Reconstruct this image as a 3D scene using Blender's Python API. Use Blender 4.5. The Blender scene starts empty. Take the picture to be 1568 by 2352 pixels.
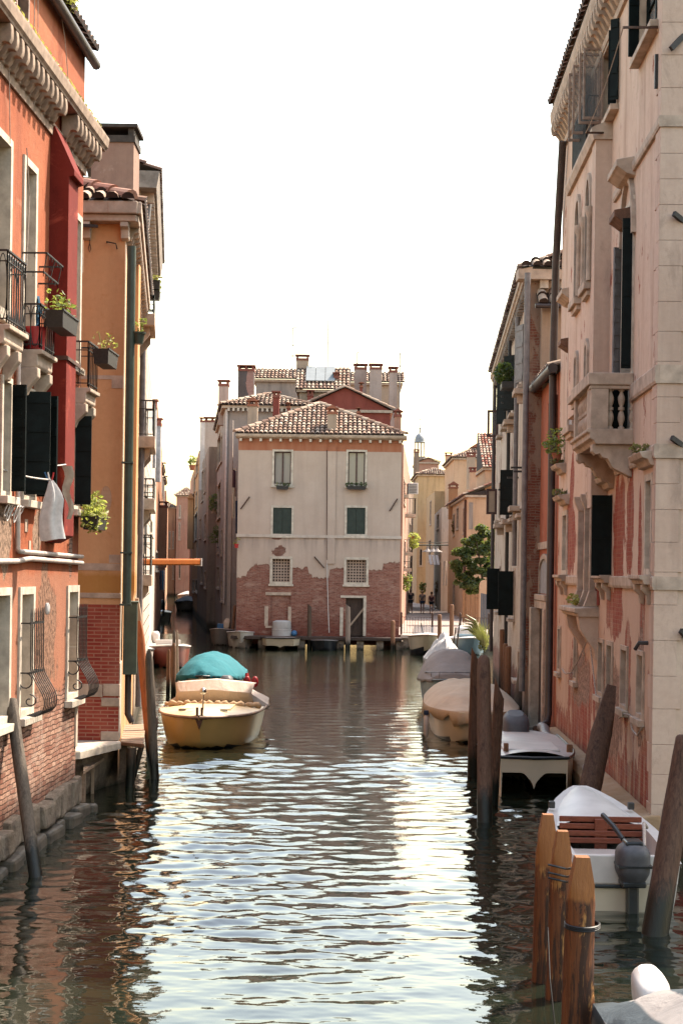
import bpy, bmesh, math, random
import numpy as np
from math import sin, cos, tan, pi, radians, hypot, sqrt, atan2, exp
from mathutils import Vector, Matrix
SC = bpy.context.scene
COL = SC.collection
# ---------------------------------------------------------------- camera
F = 3600.0; RO = radians(.8); CZ = 3.8            # focal length in photo units, roll, eye height over the water
cam = bpy.data.cameras.new('camera'); cam_o = bpy.data.objects.new('camera', cam); COL.objects.link(cam_o)
cam.sensor_fit = 'VERTICAL'; cam.sensor_height = 36; cam.sensor_width = 24; cam.lens = 36*F/2352
cam.shift_y = 141/2352; cam.clip_start = .3; cam.clip_end = 3000
cam_o.matrix_world = Matrix.Translation((0, 0, CZ)) @ Matrix.Rotation(pi/2, 4, 'X') @ Matrix.Rotation(RO, 4, 'Z')
SC.camera = cam_o
# ---------------------------------------------------------------- sky and sun
SUN_EL = radians(52); SUN_AZ = atan2(.80, .60)    # azimuth from +Y towards +X
wd = bpy.data.worlds.new('World'); SC.world = wd; wd.use_nodes = True
wt = wd.node_tree; wt.nodes.clear()
sky = wt.nodes.new('ShaderNodeTexSky'); sky.sky_type = 'NISHITA'; sky.sun_disc = False
sky.sun_elevation = SUN_EL; sky.sun_rotation = SUN_AZ; sky.air_density = 2.0; sky.dust_density = 2.2; sky.ozone_density = .2
bg = wt.nodes.new('ShaderNodeBackground'); bg.inputs[1].default_value = .15
wo = wt.nodes.new('ShaderNodeOutputWorld'); sky_tint = wt.nodes.new('ShaderNodeMix'); sky_tint.data_type = 'RGBA'; sky_tint.blend_type = 'MULTIPLY'; sky_tint.inputs[0].default_value = 1; sky_tint.inputs[7].default_value = (1.05, .97, .925, 1)   # warm tint multiplied into the sky colour for a warmer colour balance
wt.links.new(sky.outputs[0], sky_tint.inputs[6]); wt.links.new(sky_tint.outputs[2], bg.inputs[0]); wt.links.new(bg.outputs[0], wo.inputs[0])
sl = bpy.data.lights.new('sun', 'SUN'); sun = bpy.data.objects.new('sun', sl); COL.objects.link(sun)
sl.energy = 3.9; sl.angle = radians(.55); sl.color = (1, .88, .73)
SV = Vector((cos(SUN_EL)*sin(SUN_AZ), cos(SUN_EL)*cos(SUN_AZ), sin(SUN_EL)))
sun.rotation_euler = SV.to_track_quat('Z', 'Y').to_euler(); sun.location = (30, 20, 60)
vs = SC.view_settings; vs.view_transform = 'Standard'; vs.look = 'None'; vs.gamma = 1; vs.exposure = 1.85
SC.cycles.max_bounces = 7; SC.cycles.diffuse_bounces = 4; SC.cycles.glossy_bounces = 4; SC.cycles.transparent_max_bounces = 6
SC.cycles.caustics_reflective = False; SC.cycles.caustics_refractive = False
rng = random.Random(7)
# ---------------------------------------------------------------- projection helpers: photo point + depth -> world
def uv(x, y):
    dx, dy = x-784, y-1317
    return (dx*cos(RO)+dy*sin(RO))/F, (dx*sin(RO)-dy*cos(RO))/F
def at(x, y, Y):
    u, v = uv(x, y); return (u*Y, Y, CZ+v*Y)
def on_z(x, y, z=0.):
    u, v = uv(x, y); return at(x, y, (z-CZ)/v)
class Wall:
    def __init__(s, p0, p1, side):
        s.p0 = p0; L = hypot(p1[0]-p0[0], p1[1]-p0[1]); s.L = L
        s.d = ((p1[0]-p0[0])/L, (p1[1]-p0[1])/L); s.n = (s.d[1]*side, -s.d[0]*side); s.side = side
    def px(s, x, y, o=0.):
        u, v = uv(x, y); nx, ny = s.n
        t = (s.p0[0]*nx+s.p0[1]*ny+o)/(u*nx+ny)
        X, Y, Z = u*t, t, CZ+v*t
        return ((X-s.p0[0])*s.d[0]+(Y-s.p0[1])*s.d[1], Z)
    def pt(s, a, z, o=0.):
        return (s.p0[0]+s.d[0]*a+s.n[0]*o, s.p0[1]+s.d[1]*a+s.n[1]*o, z)
    def tex(s, a, z):
        p = s.pt(a, z); return (-s.n[1]*p[0]+s.n[0]*p[1], z)
    def tpx(s, x, y):
        return s.tex(*s.px(x, y))
# ---------------------------------------------------------------- mesh helper
WL = {}                                            # world position of every parent object
def V3(p): return Vector(p)
class MB:
    def __init__(s): s.V = []; s.F = []; s.M = []; s.T = []
    def face(s, pts, m=0, t=.5):
        i = len(s.V); s.V += [tuple(p) for p in pts]; s.F.append(tuple(range(i, i+len(pts)))); s.M.append(m); s.T.append(t)
    def mesh(s, vs, fs, m=0, t=.5):
        i = len(s.V); s.V += [tuple(p) for p in vs]
        for f in fs: s.F.append(tuple(i+k for k in f)); s.M.append(m); s.T.append(t)
        return s
    def hexa(s, p, m=0, t=.5):
        return s.mesh(p, [(3, 2, 1, 0), (4, 5, 6, 7), (0, 1, 5, 4), (1, 2, 6, 5), (2, 3, 7, 6), (3, 0, 4, 7)], m, t)
    def box(s, x0, x1, y0, y1, z0, z1, m=0, t=.5):
        return s.hexa([(x0, y0, z0), (x1, y0, z0), (x1, y1, z0), (x0, y1, z0), (x0, y0, z1), (x1, y0, z1), (x1, y1, z1), (x0, y1, z1)], m, t)
    def wbox(s, W, a0, a1, z0, z1, o0, o1, m=0, t=.5):
        q = [W.pt(a, z, o) for z in (z0, z1) for a, o in ((a0, o0), (a1, o0), (a1, o1), (a0, o1))]
        return s.hexa(q, m, t)
    def bar(s, p, q, w, h=None, up=(0, 0, 1), m=0, t=.5):
        h = h or w; p, q = V3(p), V3(q); d = (q-p).normalized(); u = V3(up)
        if abs(d.dot(u)) > .98: u = V3((0, 1, 0))
        r = d.cross(u).normalized()*w/2; u = r.cross(d).normalized()*h/2
        return s.hexa([p-r-u, p+r-u, p+r+u, p-r+u, q-r-u, q+r-u, q+r+u, q-r+u], m, t)
    def tube(s, pts, r, n=8, m=0, t=.5, caps=True, sq=1.):
        pts = [V3(p) for p in pts]; k = len(pts); rr = r if isinstance(r, (list, tuple)) else [r]*k
        ref = None; rings = []
        for i, p in enumerate(pts):
            d = (pts[min(i+1, k-1)]-pts[max(i-1, 0)]).normalized()
            if ref is None:
                ref = V3((0, 0, 1)) if abs(d.z) < .9 else V3((1, 0, 0))
            a = (ref-d*ref.dot(d)).normalized(); b = d.cross(a); ref = a
            rings.append([p+(a*cos(2*pi*j/n)+b*sin(2*pi*j/n)*sq)*rr[i] for j in range(n)])
        vs = [v for g in rings for v in g]; fs = []
        for i in range(k-1):
            for j in range(n):
                fs.append((i*n+j, i*n+(j+1) % n, (i+1)*n+(j+1) % n, (i+1)*n+j))
        if caps: fs += [tuple(reversed(range(n))), tuple((k-1)*n+j for j in range(n))]
        return s.mesh(vs, fs, m, t)
    def lathe(s, c, prof, n=12, m=0, t=.5):
        vs = []; fs = []
        for r, z in prof: vs += [(c[0]+r*cos(2*pi*j/n), c[1]+r*sin(2*pi*j/n), c[2]+z) for j in range(n)]
        for i in range(len(prof)-1):
            for j in range(n): fs.append((i*n+j, i*n+(j+1) % n, (i+1)*n+(j+1) % n, (i+1)*n+j))
        fs += [tuple(reversed(range(n))), tuple((len(prof)-1)*n+j for j in range(n))]
        return s.mesh(vs, fs, m, t)
    def prism(s, pts, vec, m=0, t=.5):
        n = len(pts); v = V3(vec); vs = [V3(p) for p in pts]+[V3(p)+v for p in pts]
        fs = [tuple(range(n)), tuple(reversed(range(n, 2*n)))]+[(i, i+n, (i+1) % n+n, (i+1) % n) for i in range(n)]
        return s.mesh(vs, fs, m, t)
    def grid(s, rows, m=0, t=.5, closed=False):
        nr, nc = len(rows), len(rows[0]); vs = [p for r in rows for p in r]; fs = []
        for i in range(nr-1):
            for j in range(nc if closed else nc-1):
                k = (j+1) % nc; fs.append((i*nc+j, i*nc+k, (i+1)*nc+k, (i+1)*nc+j))
        return s.mesh(vs, fs, m, t)
    def ball(s, c, r, n=10, m=0, t=.5):
        c = V3(c); r = r if isinstance(r, (tuple, list)) else (r, r, r)
        rows = [[c+V3((r[0]*sin(pi*i/n)*cos(2*pi*j/n), r[1]*sin(pi*i/n)*sin(2*pi*j/n), r[2]*cos(pi*i/n))) for j in range(n)] for i in range(n+1)]
        return s.grid(rows, m, t, True)
    def build(s, name, mats, parent=None, origin=None, fix=True, smooth=None, bevel=0, weld=False):
        mats = mats if isinstance(mats, (list, tuple)) else [mats]
        vv = np.array(s.V, dtype=float)
        if parent is not None and parent.name in WL: org = np.array(WL[parent.name])
        elif origin is not None: org = np.array(origin, dtype=float)
        else:
            lo, hi = vv.min(0), vv.max(0); org = np.array([(lo[0]+hi[0])/2, (lo[1]+hi[1])/2, lo[2]])
        me = bpy.data.meshes.new(name); me.from_pydata((vv-org).tolist(), [], s.F)
        for m_ in mats: me.materials.append(M[m_] if isinstance(m_, str) else m_)
        nf = len(me.polygons)
        me.polygons.foreach_set('material_index', s.M)
        at_ = me.attributes.new('tint', 'FLOAT', 'FACE'); at_.data.foreach_set('value', s.T)
        if fix or weld:
            bm = bmesh.new(); bm.from_mesh(me)
            if weld: bmesh.ops.remove_doubles(bm, verts=bm.verts, dist=1e-4)
            if fix: bmesh.ops.recalc_face_normals(bm, faces=bm.faces)
            bm.to_mesh(me); bm.free(); nf = len(me.polygons)
        me.update()
        nor = np.zeros(nf*3); me.polygons.foreach_get('normal', nor); nor = nor.reshape(-1, 3)
        tot = np.zeros(nf, dtype=int); me.polygons.foreach_get('loop_total', tot)
        li = np.zeros(len(me.loops), dtype=int); me.loops.foreach_get('vertex_index', li)
        co = np.zeros(len(me.vertices)*3); me.vertices.foreach_get('co', co); co = co.reshape(-1, 3)+org
        n_ = np.repeat(nor, tot, axis=0); p = co[li]
        h = np.hypot(n_[:, 0], n_[:, 1]); wl = h > .35; hs = np.where(h > 1e-6, h, 1)
        U = np.where(wl, (-n_[:, 1]*p[:, 0]+n_[:, 0]*p[:, 1])/hs, p[:, 0]); W_ = np.where(wl, p[:, 2], p[:, 1])
        uvl = me.uv_layers.new(name='UVMap'); uvl.data.foreach_set('uv', np.stack([U, W_], 1).ravel())
        if smooth is not None:
            me.polygons.foreach_set('use_smooth', [True]*nf)
            if smooth < 180: me.set_sharp_from_angle(angle=radians(smooth))
        o = bpy.data.objects.new(name, me); COL.objects.link(o)
        if parent is not None:
            o.parent = parent; WL[o.name] = tuple(org)
        else:
            o.location = org; WL[o.name] = tuple(org)
        if bevel:
            b = o.modifiers.new('bevel', 'BEVEL'); b.width = bevel; b.segments = 2; b.limit_method = 'ANGLE'
        return o
def tag(o, label=None, cat=None, group=None, kind=None):
    if label: o['label'] = label
    if cat: o['category'] = cat
    if group: o['group'] = group
    if kind: o['kind'] = kind
    return o
def thing(name, label, cat, loc, group=None):
    o = bpy.data.objects.new(name, None); COL.objects.link(o); o.location = loc; o.empty_display_size = .3
    WL[o.name] = tuple(loc); return tag(o, label, cat, group)
# ---------------------------------------------------------------- materials
M = {}
ALB = .63                                          # overall reflectance of the weathered surfaces
class N:
    def __init__(s, name, rough=.8, spec=.3):
        m = bpy.data.materials.new(name); m.use_nodes = True; s.m = m; s.t = m.node_tree; s.b = s.t.nodes['Principled BSDF']
        s.b.inputs['Roughness'].default_value = rough; s.b.inputs['Specular IOR Level'].default_value = spec; M[name] = m
        s._uv = None
    def n(s, ty, ins=(), **kw):
        nd = s.t.nodes.new('ShaderNode'+ty)
        for k, v in kw.items(): setattr(nd, k, v)
        for k, v in dict(ins).items(): s.put(nd.inputs[k], v)
        return nd
    def put(s, sock, v):
        if isinstance(v, bpy.types.NodeSocket): s.t.links.new(v, sock)
        elif isinstance(v, (tuple, list)) and sock.type == 'RGBA' and len(v) == 3: sock.default_value = (*v, 1)
        else: sock.default_value = v
    @property
    def uv(s):
        if s._uv is None: s._uv = s.n('TexCoord').outputs['UV']
        return s._uv
    def obj(s): return s.n('NewGeometry').outputs['Position']
    def mth(s, op, a, b=0., c=0., cl=False):
        nd = s.n('Math', {0: a, 1: b, 2: c}, operation=op); nd.use_clamp = cl; return nd.outputs[0]
    def vm(s, op, a, b=(0, 0, 0)):
        nd = s.n('VectorMath', {0: a, 1: b}, operation=op); return nd.outputs['Value'] if op in ('LENGTH', 'DOT_PRODUCT') else nd.outputs[0]
    def mix(s, f, a, b, bl='MIX'):
        nd = s.n('Mix', data_type='RGBA', blend_type=bl); s.put(nd.inputs[0], f); s.put(nd.inputs[6], a); s.put(nd.inputs[7], b); return nd.outputs[2]
    def noise(s, vec, sc, det=4, ro=.6, dist=0., w=None):
        nd = s.n('TexNoise', {'Vector': vec, 'Scale': sc, 'Detail': det, 'Roughness': ro, 'Distortion': dist}); return nd.outputs[0]
    def rng(s, v, a, b, c=0., d=1.):
        return s.n('MapRange', {0: v, 1: a, 2: b, 3: c, 4: d}).outputs[0]
    def scale(s, vec, sc): return s.vm('MULTIPLY', vec, sc)
    def bump(s, h, st=.3, di=.02):
        s.put(s.b.inputs['Normal'], s.n('Bump', {'Strength': st, 'Distance': di, 'Height': h}).outputs[0])
    def col(s, c):
        if 'water' not in s.m.name: c = s.mix(1., c, (ALB, ALB, ALB), 'MULTIPLY')
        s.put(s.b.inputs['Base Color'], c)
    def sep(s, v):
        nd = s.n('SeparateXYZ', {0: v}); return nd.outputs
    def brick(s, vec, ca, cb, mo, bw=.25, bh=.068, ms=.012, sm=.15, bias=0.):
        nd = s.n('TexBrick', {'Vector': vec, 'Color1': ca, 'Color2': cb, 'Mortar': mo, 'Scale': 1., 'Mortar Size': ms, 'Mortar Smooth': sm, 'Bias': bias, 'Brick Width': bw, 'Row Height': bh})
        return nd.outputs['Color'], nd.outputs['Fac']
    def tint(s): return s.n('Attribute', attribute_name='tint').outputs['Fac']
def plain(name, c, rough=.6, var=.18, sc=6., bump=.1, metal=0., spec=.4, bsc=40):
    a = N(name, rough, spec); p = a.obj(); f = a.noise(p, sc, 4)
    c2 = tuple(x*(1-var) for x in c); c1 = tuple(min(1, x*(1+var)) for x in c)
    a.col(a.mix(a.rng(f, .35, .65), c2, c1)); a.b.inputs['Metallic'].default_value = metal
    if bump: a.bump(a.noise(p, bsc, 3), bump, .01)
    return a
def stucco(name, c1, c2, dirt=(.12, .09, .07), streak=.5, mott=1., bump=.25, ell=(), ellk=.5, under=None, low=None, peel=None, band=(), c3=None, rough=.9, grime=.5, rubble=(), bdist=.03):
    """plaster: c1/c2 mottling, vertical dirt streaks; 'ell' = peeled patches (u, v, ru, rv) in metres on the wall; low = (z, spread): bricks bare below z"""
    a = N(name, rough, .15); u = a.uv
    f1 = a.noise(u, .55*mott, 6, .62); f2 = a.noise(a.scale(u, (2.6, .22, 1)), 1., 5, .6); f3 = a.noise(u, 9, 5, .7)
    c = a.mix(a.rng(f1, .36, .66), c1, c2)
    c = a.mix(a.mth('MULTIPLY', a.rng(f2, .5, .72), streak), c, dirt)
    c = a.mix(a.rng(f3, .3, .75, 0, .30), c, tuple(x*.60 for x in c1))
    c = a.mix(a.rng(a.noise(a.scale(u, (1.4, .6, 1)), 2.1, 9, .74, .5), .55, .72, 0, grime), c, tuple(x*.42 for x in c1))
    if c3: c = a.mix(a.rng(a.noise(u, 1.3, 7, .7, .6), .58, .7, 0, .8), c, c3)
    h = a.mth('ADD', a.mth('MULTIPLY', f3, .5), a.mth('MULTIPLY', a.noise(u, 55, 3), .25))
    z = a.sep(u)[1]
    for (z0, z1, bc, k) in band:
        e = a.mth('ADD', z, a.mth('MULTIPLY', a.mth('SUBTRACT', a.noise(u, 3, 5), .5), .25))
        mk = a.mth('MULTIPLY', a.rng(e, z0-.06, z0+.06), a.rng(e, z1-.06, z1+.06, 1, 0)); c = a.mix(a.mth('MULTIPLY', mk, k), c, bc)
    if under:
        wob = a.mth('MULTIPLY', a.mth('SUBTRACT', a.noise(a.scale(u, (1, .45, 1)), 2.2, 8, .68), .5), ellk*4)
        fld = None
        if peel is not None: fld = a.rng(a.noise(a.scale(u, (1, .5, 1)), peel[1], 8, .66), peel[0]-.5, peel[0]+.5, 1.5, .5)
        for (eu, ev, ru, rv) in ell:
            d = a.vm('LENGTH', a.vm('MULTIPLY', a.vm('SUBTRACT', u, (eu, ev, 0)), (1/ru, 1/rv, 0)))
            fld = d if fld is None else a.mth('MINIMUM', fld, d)
        if low:
            d = a.mth('ADD', a.mth('DIVIDE', a.mth('SUBTRACT', z, low[0]), low[1]), 1.)
            fld = d if fld is None else a.mth('MINIMUM', fld, d)
        fld = a.mth('ADD', fld, wob); mask = a.rng(fld, .985, 1.015, 1, 0); edge = a.rng(fld, .9, 1.0, 0, 1)
        uc, uh = under(a, u)
        uc = a.mix(a.mth('MULTIPLY', edge, .25), uc, tuple(x*.5 for x in c1))
        c = a.mix(mask, c, uc); h = a.mth('ADD', a.mth('MULTIPLY', a.mth('SUBTRACT', 1., mask), a.mth('ADD', h, 1.2)), a.mth('MULTIPLY', mask, uh))
    for (eu, ev, ru, rv, rc) in rubble:           # coarse bare render with pits
        d = a.mth('ADD', a.vm('LENGTH', a.vm('MULTIPLY', a.vm('SUBTRACT', u, (eu, ev, 0)), (1/ru, 1/rv, 0))), a.mth('MULTIPLY', a.mth('SUBTRACT', a.noise(a.scale(u, (1.5, .5, 1)), 2.4, 8, .7), .5), 2.2)); mk = a.rng(d, .97, 1.03, 1, 0)
        pit = a.noise(a.scale(u, (1, .75, 1)), 17, 5, .7, .4); rcol = a.mix(a.rng(pit, .40, .62), rc, tuple(x*.30 for x in rc)); c = a.mix(mk, c, rcol); h = a.mth('SUBTRACT', h, a.mth('MULTIPLY', mk, a.mth('ADD', .3, pit)))
    # tide line and green damp just above the water, where the wall itself is stained
    zz = a.mth('ADD', z, a.mth('MULTIPLY', a.mth('SUBTRACT', a.noise(u, 2.5, 4), .5), .5))
    c = a.mix(a.rng(zz, .25, .6, .85, 0), c, (.035, .035, .022))
    a.col(c); a.bump(h, bump, bdist); return a
def br_old(ca=(.30, .10, .065), cb=(.46, .25, .17), mo=(.42, .33, .26), salt=(.50, .38, .31), k=.6):
    def f(a, u):
        w = a.vm('ADD', u, a.scale(a.n('TexNoise', {'Vector': u, 'Scale': 4., 'Detail': 5.}).outputs['Color'], (.075, .075, 0)))
        c, fc = a.brick(w, ca, cb, mo, ms=.011, sm=.35)
        n1 = a.noise(u, 1.4, 8, .7, .4); c = a.mix(a.mth('MULTIPLY', a.rng(n1, .5, .66), k), c, salt)
        n2 = a.noise(u, 14, 5, .75); c = a.mix(a.rng(n2, .52, .7, 0, .6), c, (.13, .06, .04))
        return c, a.mth('ADD', a.mth('MULTIPLY', a.mth('SUBTRACT', 1., fc), .8), a.mth('MULTIPLY', n2, .9))
    return f
def paint_under(c, d):
    def f(a, u):
        n2 = a.noise(u, 7, 7, .7); k, fc = a.brick(u, c, d, tuple(x*.8 for x in c), ms=.006)
        return a.mix(a.rng(n2, .35, .7), k, d), a.mth('MULTIPLY', n2, .5)
    return f
def wood(name, c1, c2, sc=(14, 14, 1.), rough=.75, knots=True, dark=(.02, .012, .008), dk=.5, wet=None):
    a = N(name, rough, .25); p = a.n('TexCoord').outputs['Object']
    g = a.noise(a.scale(p, sc), 2.2, 6, .65, .8); g2 = a.noise(a.scale(p, (sc[0]*3, sc[1]*3, sc[2]*.8)), 2., 4, .6)
    c = a.mix(a.rng(g, .3, .7), c1, c2); c = a.mix(a.rng(g2, .55, .72, 0, dk), c, dark)
    if knots: c = a.mix(a.rng(a.noise(a.scale(p, (5, 5, 1.6)), 1.6, 5, .7, .6), .56, .64, 0, dk), c, dark)
    if wet:
        z = a.sep(a.obj())[2]; zz = a.mth('ADD', z, a.mth('MULTIPLY', a.mth('SUBTRACT', g, .5), .5))
        c = a.mix(a.rng(zz, wet, wet+.25, 1, 0), c, (.012, .014, .011)); a.put(a.b.inputs['Roughness'], a.rng(zz, wet, wet+.25, .35, rough))
    a.col(c); a.bump(a.mth('ADD', g, a.mth('MULTIPLY', g2, .6)), .4, .015); return a
def tiles_mat(name, stops, moss=.25):
    a = N(name, .85, .15); t = a.tint(); r = a.n('ValToRGB', {0: t}); r.color_ramp.interpolation = 'LINEAR'
    e = r.color_ramp.elements
    for i, c in enumerate(stops):
        el = e[i] if i < 2 else e.new(.5); el.position = i/(len(stops)-1); el.color = (*c, 1)
    c = a.mix(a.rng(a.noise(a.obj(), 1.6, 6, .7), .5, .7, 0, moss), r.outputs[0], (.07, .06, .05))
    c = a.mix(a.rng(a.noise(a.obj(), 14, 4, .7), .45, .7, 0, .35), c, (.10, .06, .045))
    a.col(c); return a
def leaf_mat(name, c1, c2, tr=.35):
    a = N(name, .5, .4); c = a.mix(a.tint(), c1, c2); a.col(c)
    tn = a.n('BsdfTranslucent', {0: a.mix(.5, c, (.5, .6, .1))}); mx = a.n('MixShader', {0: tr, 1: a.b.outputs[0], 2: tn.outputs[0]})
    a.t.links.new(mx.outputs[0], a.t.nodes['Material Output'].inputs[0]); return a
def canvas(name, c, rough=.85, wr=.35):
    a = N(name, rough, .2); p = a.obj(); f = a.noise(p, 1.5, 5, .6); a.col(a.mix(a.rng(f, .35, .68), tuple(x*.82 for x in c), c))
    a.bump(a.mth('ADD', a.noise(a.scale(p, (1, 1, .4)), 3.5, 4, .55, .5), a.mth('MULTIPLY', a.noise(p, 120, 2), .06)), wr, .12); return a
def glass(name, c=(.02, .025, .03), rough=.06):
    a = N(name, rough, .9); a.col(c); a.bump(a.noise(a.obj(), 2.5, 2), .04, .05); return a
plain('iron', (.030, .026, .024), .55, .3, 20, .1)
plain('rust_iron', (.09, .045, .03), .8, .4, 14, .15)
plain('white_stone', (.68, .58, .47), .85, .2, 5, .25, spec=.2)
plain('pale_stone', (.58, .45, .35), .85, .22, 4, .3, spec=.2)
plain('grey_stone', (.30, .25, .21), .9, .3, 4, .4, spec=.2)
plain('dark_shutter', (.005, .010, .010), .6, .35, 5, .12, spec=.12)
plain('green_shutter', (.020, .034, .024), .6, .25, 5, .12)
plain('grey_shutter', (.23, .22, .22), .6, .2, 6, .1)
plain('grey_board', (.36, .35, .36), .7, .2, 6, .1)
plain('white_pipe', (.66, .56, .50), .5, .15, 6, .05)
plain('green_metal', (.050, .070, .048), .5, .25, 4, .08)
plain('brown_metal', (.055, .040, .038), .5, .25, 4, .08)
plain('grey_metal', (.20, .18, .18), .5, .25, 5, .08)
plain('rope', (.48, .40, .34), .9, .25, 30, .3)
plain('rope_white', (.70, .64, .60), .9, .2, 30, .3)
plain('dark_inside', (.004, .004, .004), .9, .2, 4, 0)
plain('window_wood', (.075, .028, .024), .5, .3, 9, .1)
plain('casement_wood', (.34, .22, .16), .6, .25, 9, .1)
plain('white_paint', (.74, .68, .64), .4, .1, 5, .04)
plain('ochre_wall', (.66, .34, .075), .8, .3, 5, .1)
plain('black_rubber', (.015, .016, .017), .5, .2, 8, .05)
plain('engine_grey', (.085, .085, .095), .55, .2, 8, .08)
plain('engine_dark', (.02, .024, .028), .35, .2, 8, .03)
plain('chrome', (.6, .6, .6), .2, .1, 5, 0, metal=1.)
plain('red_plastic', (.55, .03, .035), .4, .15, 8, .05)
plain('blue_plastic', (.05, .17, .36), .5, .15, 8, .05)
plain('skin', (.48, .28, .20), .6, .1, 10, 0)
plain('hair_fair', (.34, .21, .11), .7, .2, 30, .1)
plain('hair_dark', (.045, .028, .02), .7, .2, 30, .1)
plain('cloth_black', (.018, .02, .026), .9, .2, 20, .1)
plain('cloth_taupe', (.25, .20, .17), .9, .2, 20, .1)
plain('cloth_wine', (.09, .035, .045), .9, .2, 20, .1)
plain('cloth_white', (.70, .66, .63), .9, .12, 12, .15)
plain('cloth_beige', (.52, .42, .32), .9, .15, 12, .2)
plain('cloth_blue', (.03, .14, .26), .9, .15, 12, .2)
plain('cloth_navy', (.02, .035, .07), .9, .15, 12, .2)
plain('terracotta', (.36, .13, .07), .8, .2, 8, .1)
plain('soil', (.05, .035, .025), .95, .3, 20, .3)
plain('lead', (.30, .31, .33), .55, .25, 3, .1)
glass('glass'); glass('pale_glass', (.30, .29, .28), .12)
def _sheer(name, c, fac, rough=.05):
    a = N(name, rough, .8); a.col(c); tr = a.n('BsdfTransparent', {0: (.93, .93, .93, 1)}); mx = a.n('MixShader', {0: fac, 1: a.b.outputs[0], 2: tr.outputs[0]})
    a.t.links.new(mx.outputs[0], a.t.nodes['Material Output'].inputs[0])
_sheer('clear_glass', (.40, .40, .40), .86); _sheer('smoked_glass', (.10, .10, .10), .5)
wood('jetty_wood', (.33, .22, .15), (.44, .32, .22), (4, 4, 4), knots=False, dk=.35)
wood('pile_dark', (.075, .050, .036), (.155, .105, .072), (16, 16, .9), wet=.35)
wood('pile_grey', (.10, .078, .06), (.19, .15, .115), (16, 16, .9), wet=.30, dk=.4)
def fresh_wood():
    a = N('pile_new', .55, .3); p = a.n('TexCoord').outputs['Object']; z = a.sep(p)[2]
    g = a.noise(a.scale(p, (22, 22, .9)), 1.6, 6, .65, .6); c = a.mix(a.rng(g, .32, .68), (.10, .030, .011), (.225, .072, .022))
    b1 = a.noise(a.scale(p, (6, 6, .9)), 1.5, 6, .7, .9); c = a.mix(a.rng(b1, .485, .53, 0, .93), c, (.035, .014, .008)); b2 = a.noise(a.scale(p, (9, 9, 1.4)), 1.3, 5, .7, .5); c = a.mix(a.rng(b2, .60, .66, 0, .7), c, (.62, .30, .09))
    top = a.mth('ADD', z, a.mth('MULTIPLY', a.mth('SUBTRACT', b1, .5), .22)); c = a.mix(a.rng(top, 1.07, 1.11), c, a.mix(a.rng(g, .3, .7), (.26, .092, .024), (.35, .135, .036)))
    a.col(c); a.bump(a.mth('ADD', g, a.mth('MULTIPLY', b1, 1.2)), .5, .02)
fresh_wood()
wood('pile_red', (.22, .10, .055), (.34, .17, .09), (16, 16, .9), wet=.3, dk=.4)
wood('pile_pale', (.40, .28, .20), (.50, .38, .28), (16, 16, .9), knots=False, wet=.3, dk=.3)
wood('mahogany', (.17, .040, .022), (.26, .070, .035), (3, 14, 14), .35, knots=False, dk=.3)
wood('fence_wood', (.36, .17, .08), (.50, .27, .14), (12, 12, .8), dk=.4)
wood('blue_fence', (.10, .11, .13), (.17, .18, .20), (12, 12, .8), dk=.3)
wood('old_door', (.055, .036, .028), (.10, .065, .05), (12, 12, .8), dk=.5)
canvas('orange_canvas', (.56, .145, .02), .7, .1)
plain('solar_glass', (.30, .32, .33), .9, .06, 3, 0, spec=.05)
sb = N('stone_blocks', .85, .2); cc_, ff_ = sb.brick(sb.uv, (.54, .46, .39), (.64, .56, .48), (.20, .16, .13), bw=.9, bh=.42, ms=.035, sm=.6); cc_ = sb.mix(sb.rng(sb.noise(sb.uv, 2, 6), .45, .7, 0, .4), cc_, (.45, .37, .30)); sb.col(cc_); sb.bump(sb.mth('SUBTRACT', 1., ff_), .8, .05)
plain('pale_board', (.55, .50, .44), .7, .1, 5, .05); plain('wood_hood', (.20, .10, .06), .85, .35, 9, .3); leaf_mat('weed_brown', (.10, .075, .04), (.25, .20, .11))
pb = N('plinth_stone', .85, .2); pc = pb.mix(pb.rng(pb.noise(pb.obj(), 1.6, 7, .7), .35, .65), (.42, .25, .12), (.54, .37, .24)); pz = pb.sep(pb.obj())[2]; pc = pb.mix(pb.rng(pb.mth('ADD', pz, pb.mth('MULTIPLY', pb.noise(pb.obj(), 3, 5), .3)), .22, .42, 1, 0), pc, (.02, .02, .014)); pb.col(pc); pb.bump(pb.noise(pb.obj(), 8, 7, .7), .5, .04)
leaf_mat('leaf_wine', (.10, .02, .03), (.22, .05, .07)); leaf_mat('leaf_tree', (.015, .036, .012), (.10, .135, .04), .25); leaf_mat('leaf_grass', (.10, .10, .03), (.36, .29, .12), .3)
plain('hull_yellow', (.66, .44, .17), .3, .08, 1.2, .02, spec=.5); plain('hull_cream', (.66, .56, .42), .3, .08, 1.2, .02, spec=.5); plain('hull_white', (.68, .62, .56), .3, .1, 1.2, .02, spec=.5); plain('hull_grey', (.36, .30, .27), .4, .15, 1.5, .03, spec=.4); plain('hull_red', (.24, .055, .035), .35, .2, 1.5, .03, spec=.5); plain('hull_blue', (.20, .30, .36), .35, .2, 1.5, .03); plain('hull_black', (.02, .022, .025), .35, .2, 2, .03)
plain('deck_white', (.72, .66, .61), .4, .1, 2.5, .03); plain('deck_cream', (.76, .60, .34), .4, .1, 2.5, .03); plain('bench_white', (.58, .48, .42), .5, .1, 2.5, .03)
for n_, c_ in (('canvas_teal', (.028, .20, .24)), ('canvas_cream', (.74, .62, .52)), ('canvas_beige', (.78, .59, .42)), ('canvas_grey', (.40, .335, .30)), ('canvas_slate', (.26, .27, .29)), ('canvas_silver', (.55, .52, .50)), ('canvas_tan', (.60, .42, .26))): canvas(n_, c_)
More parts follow.
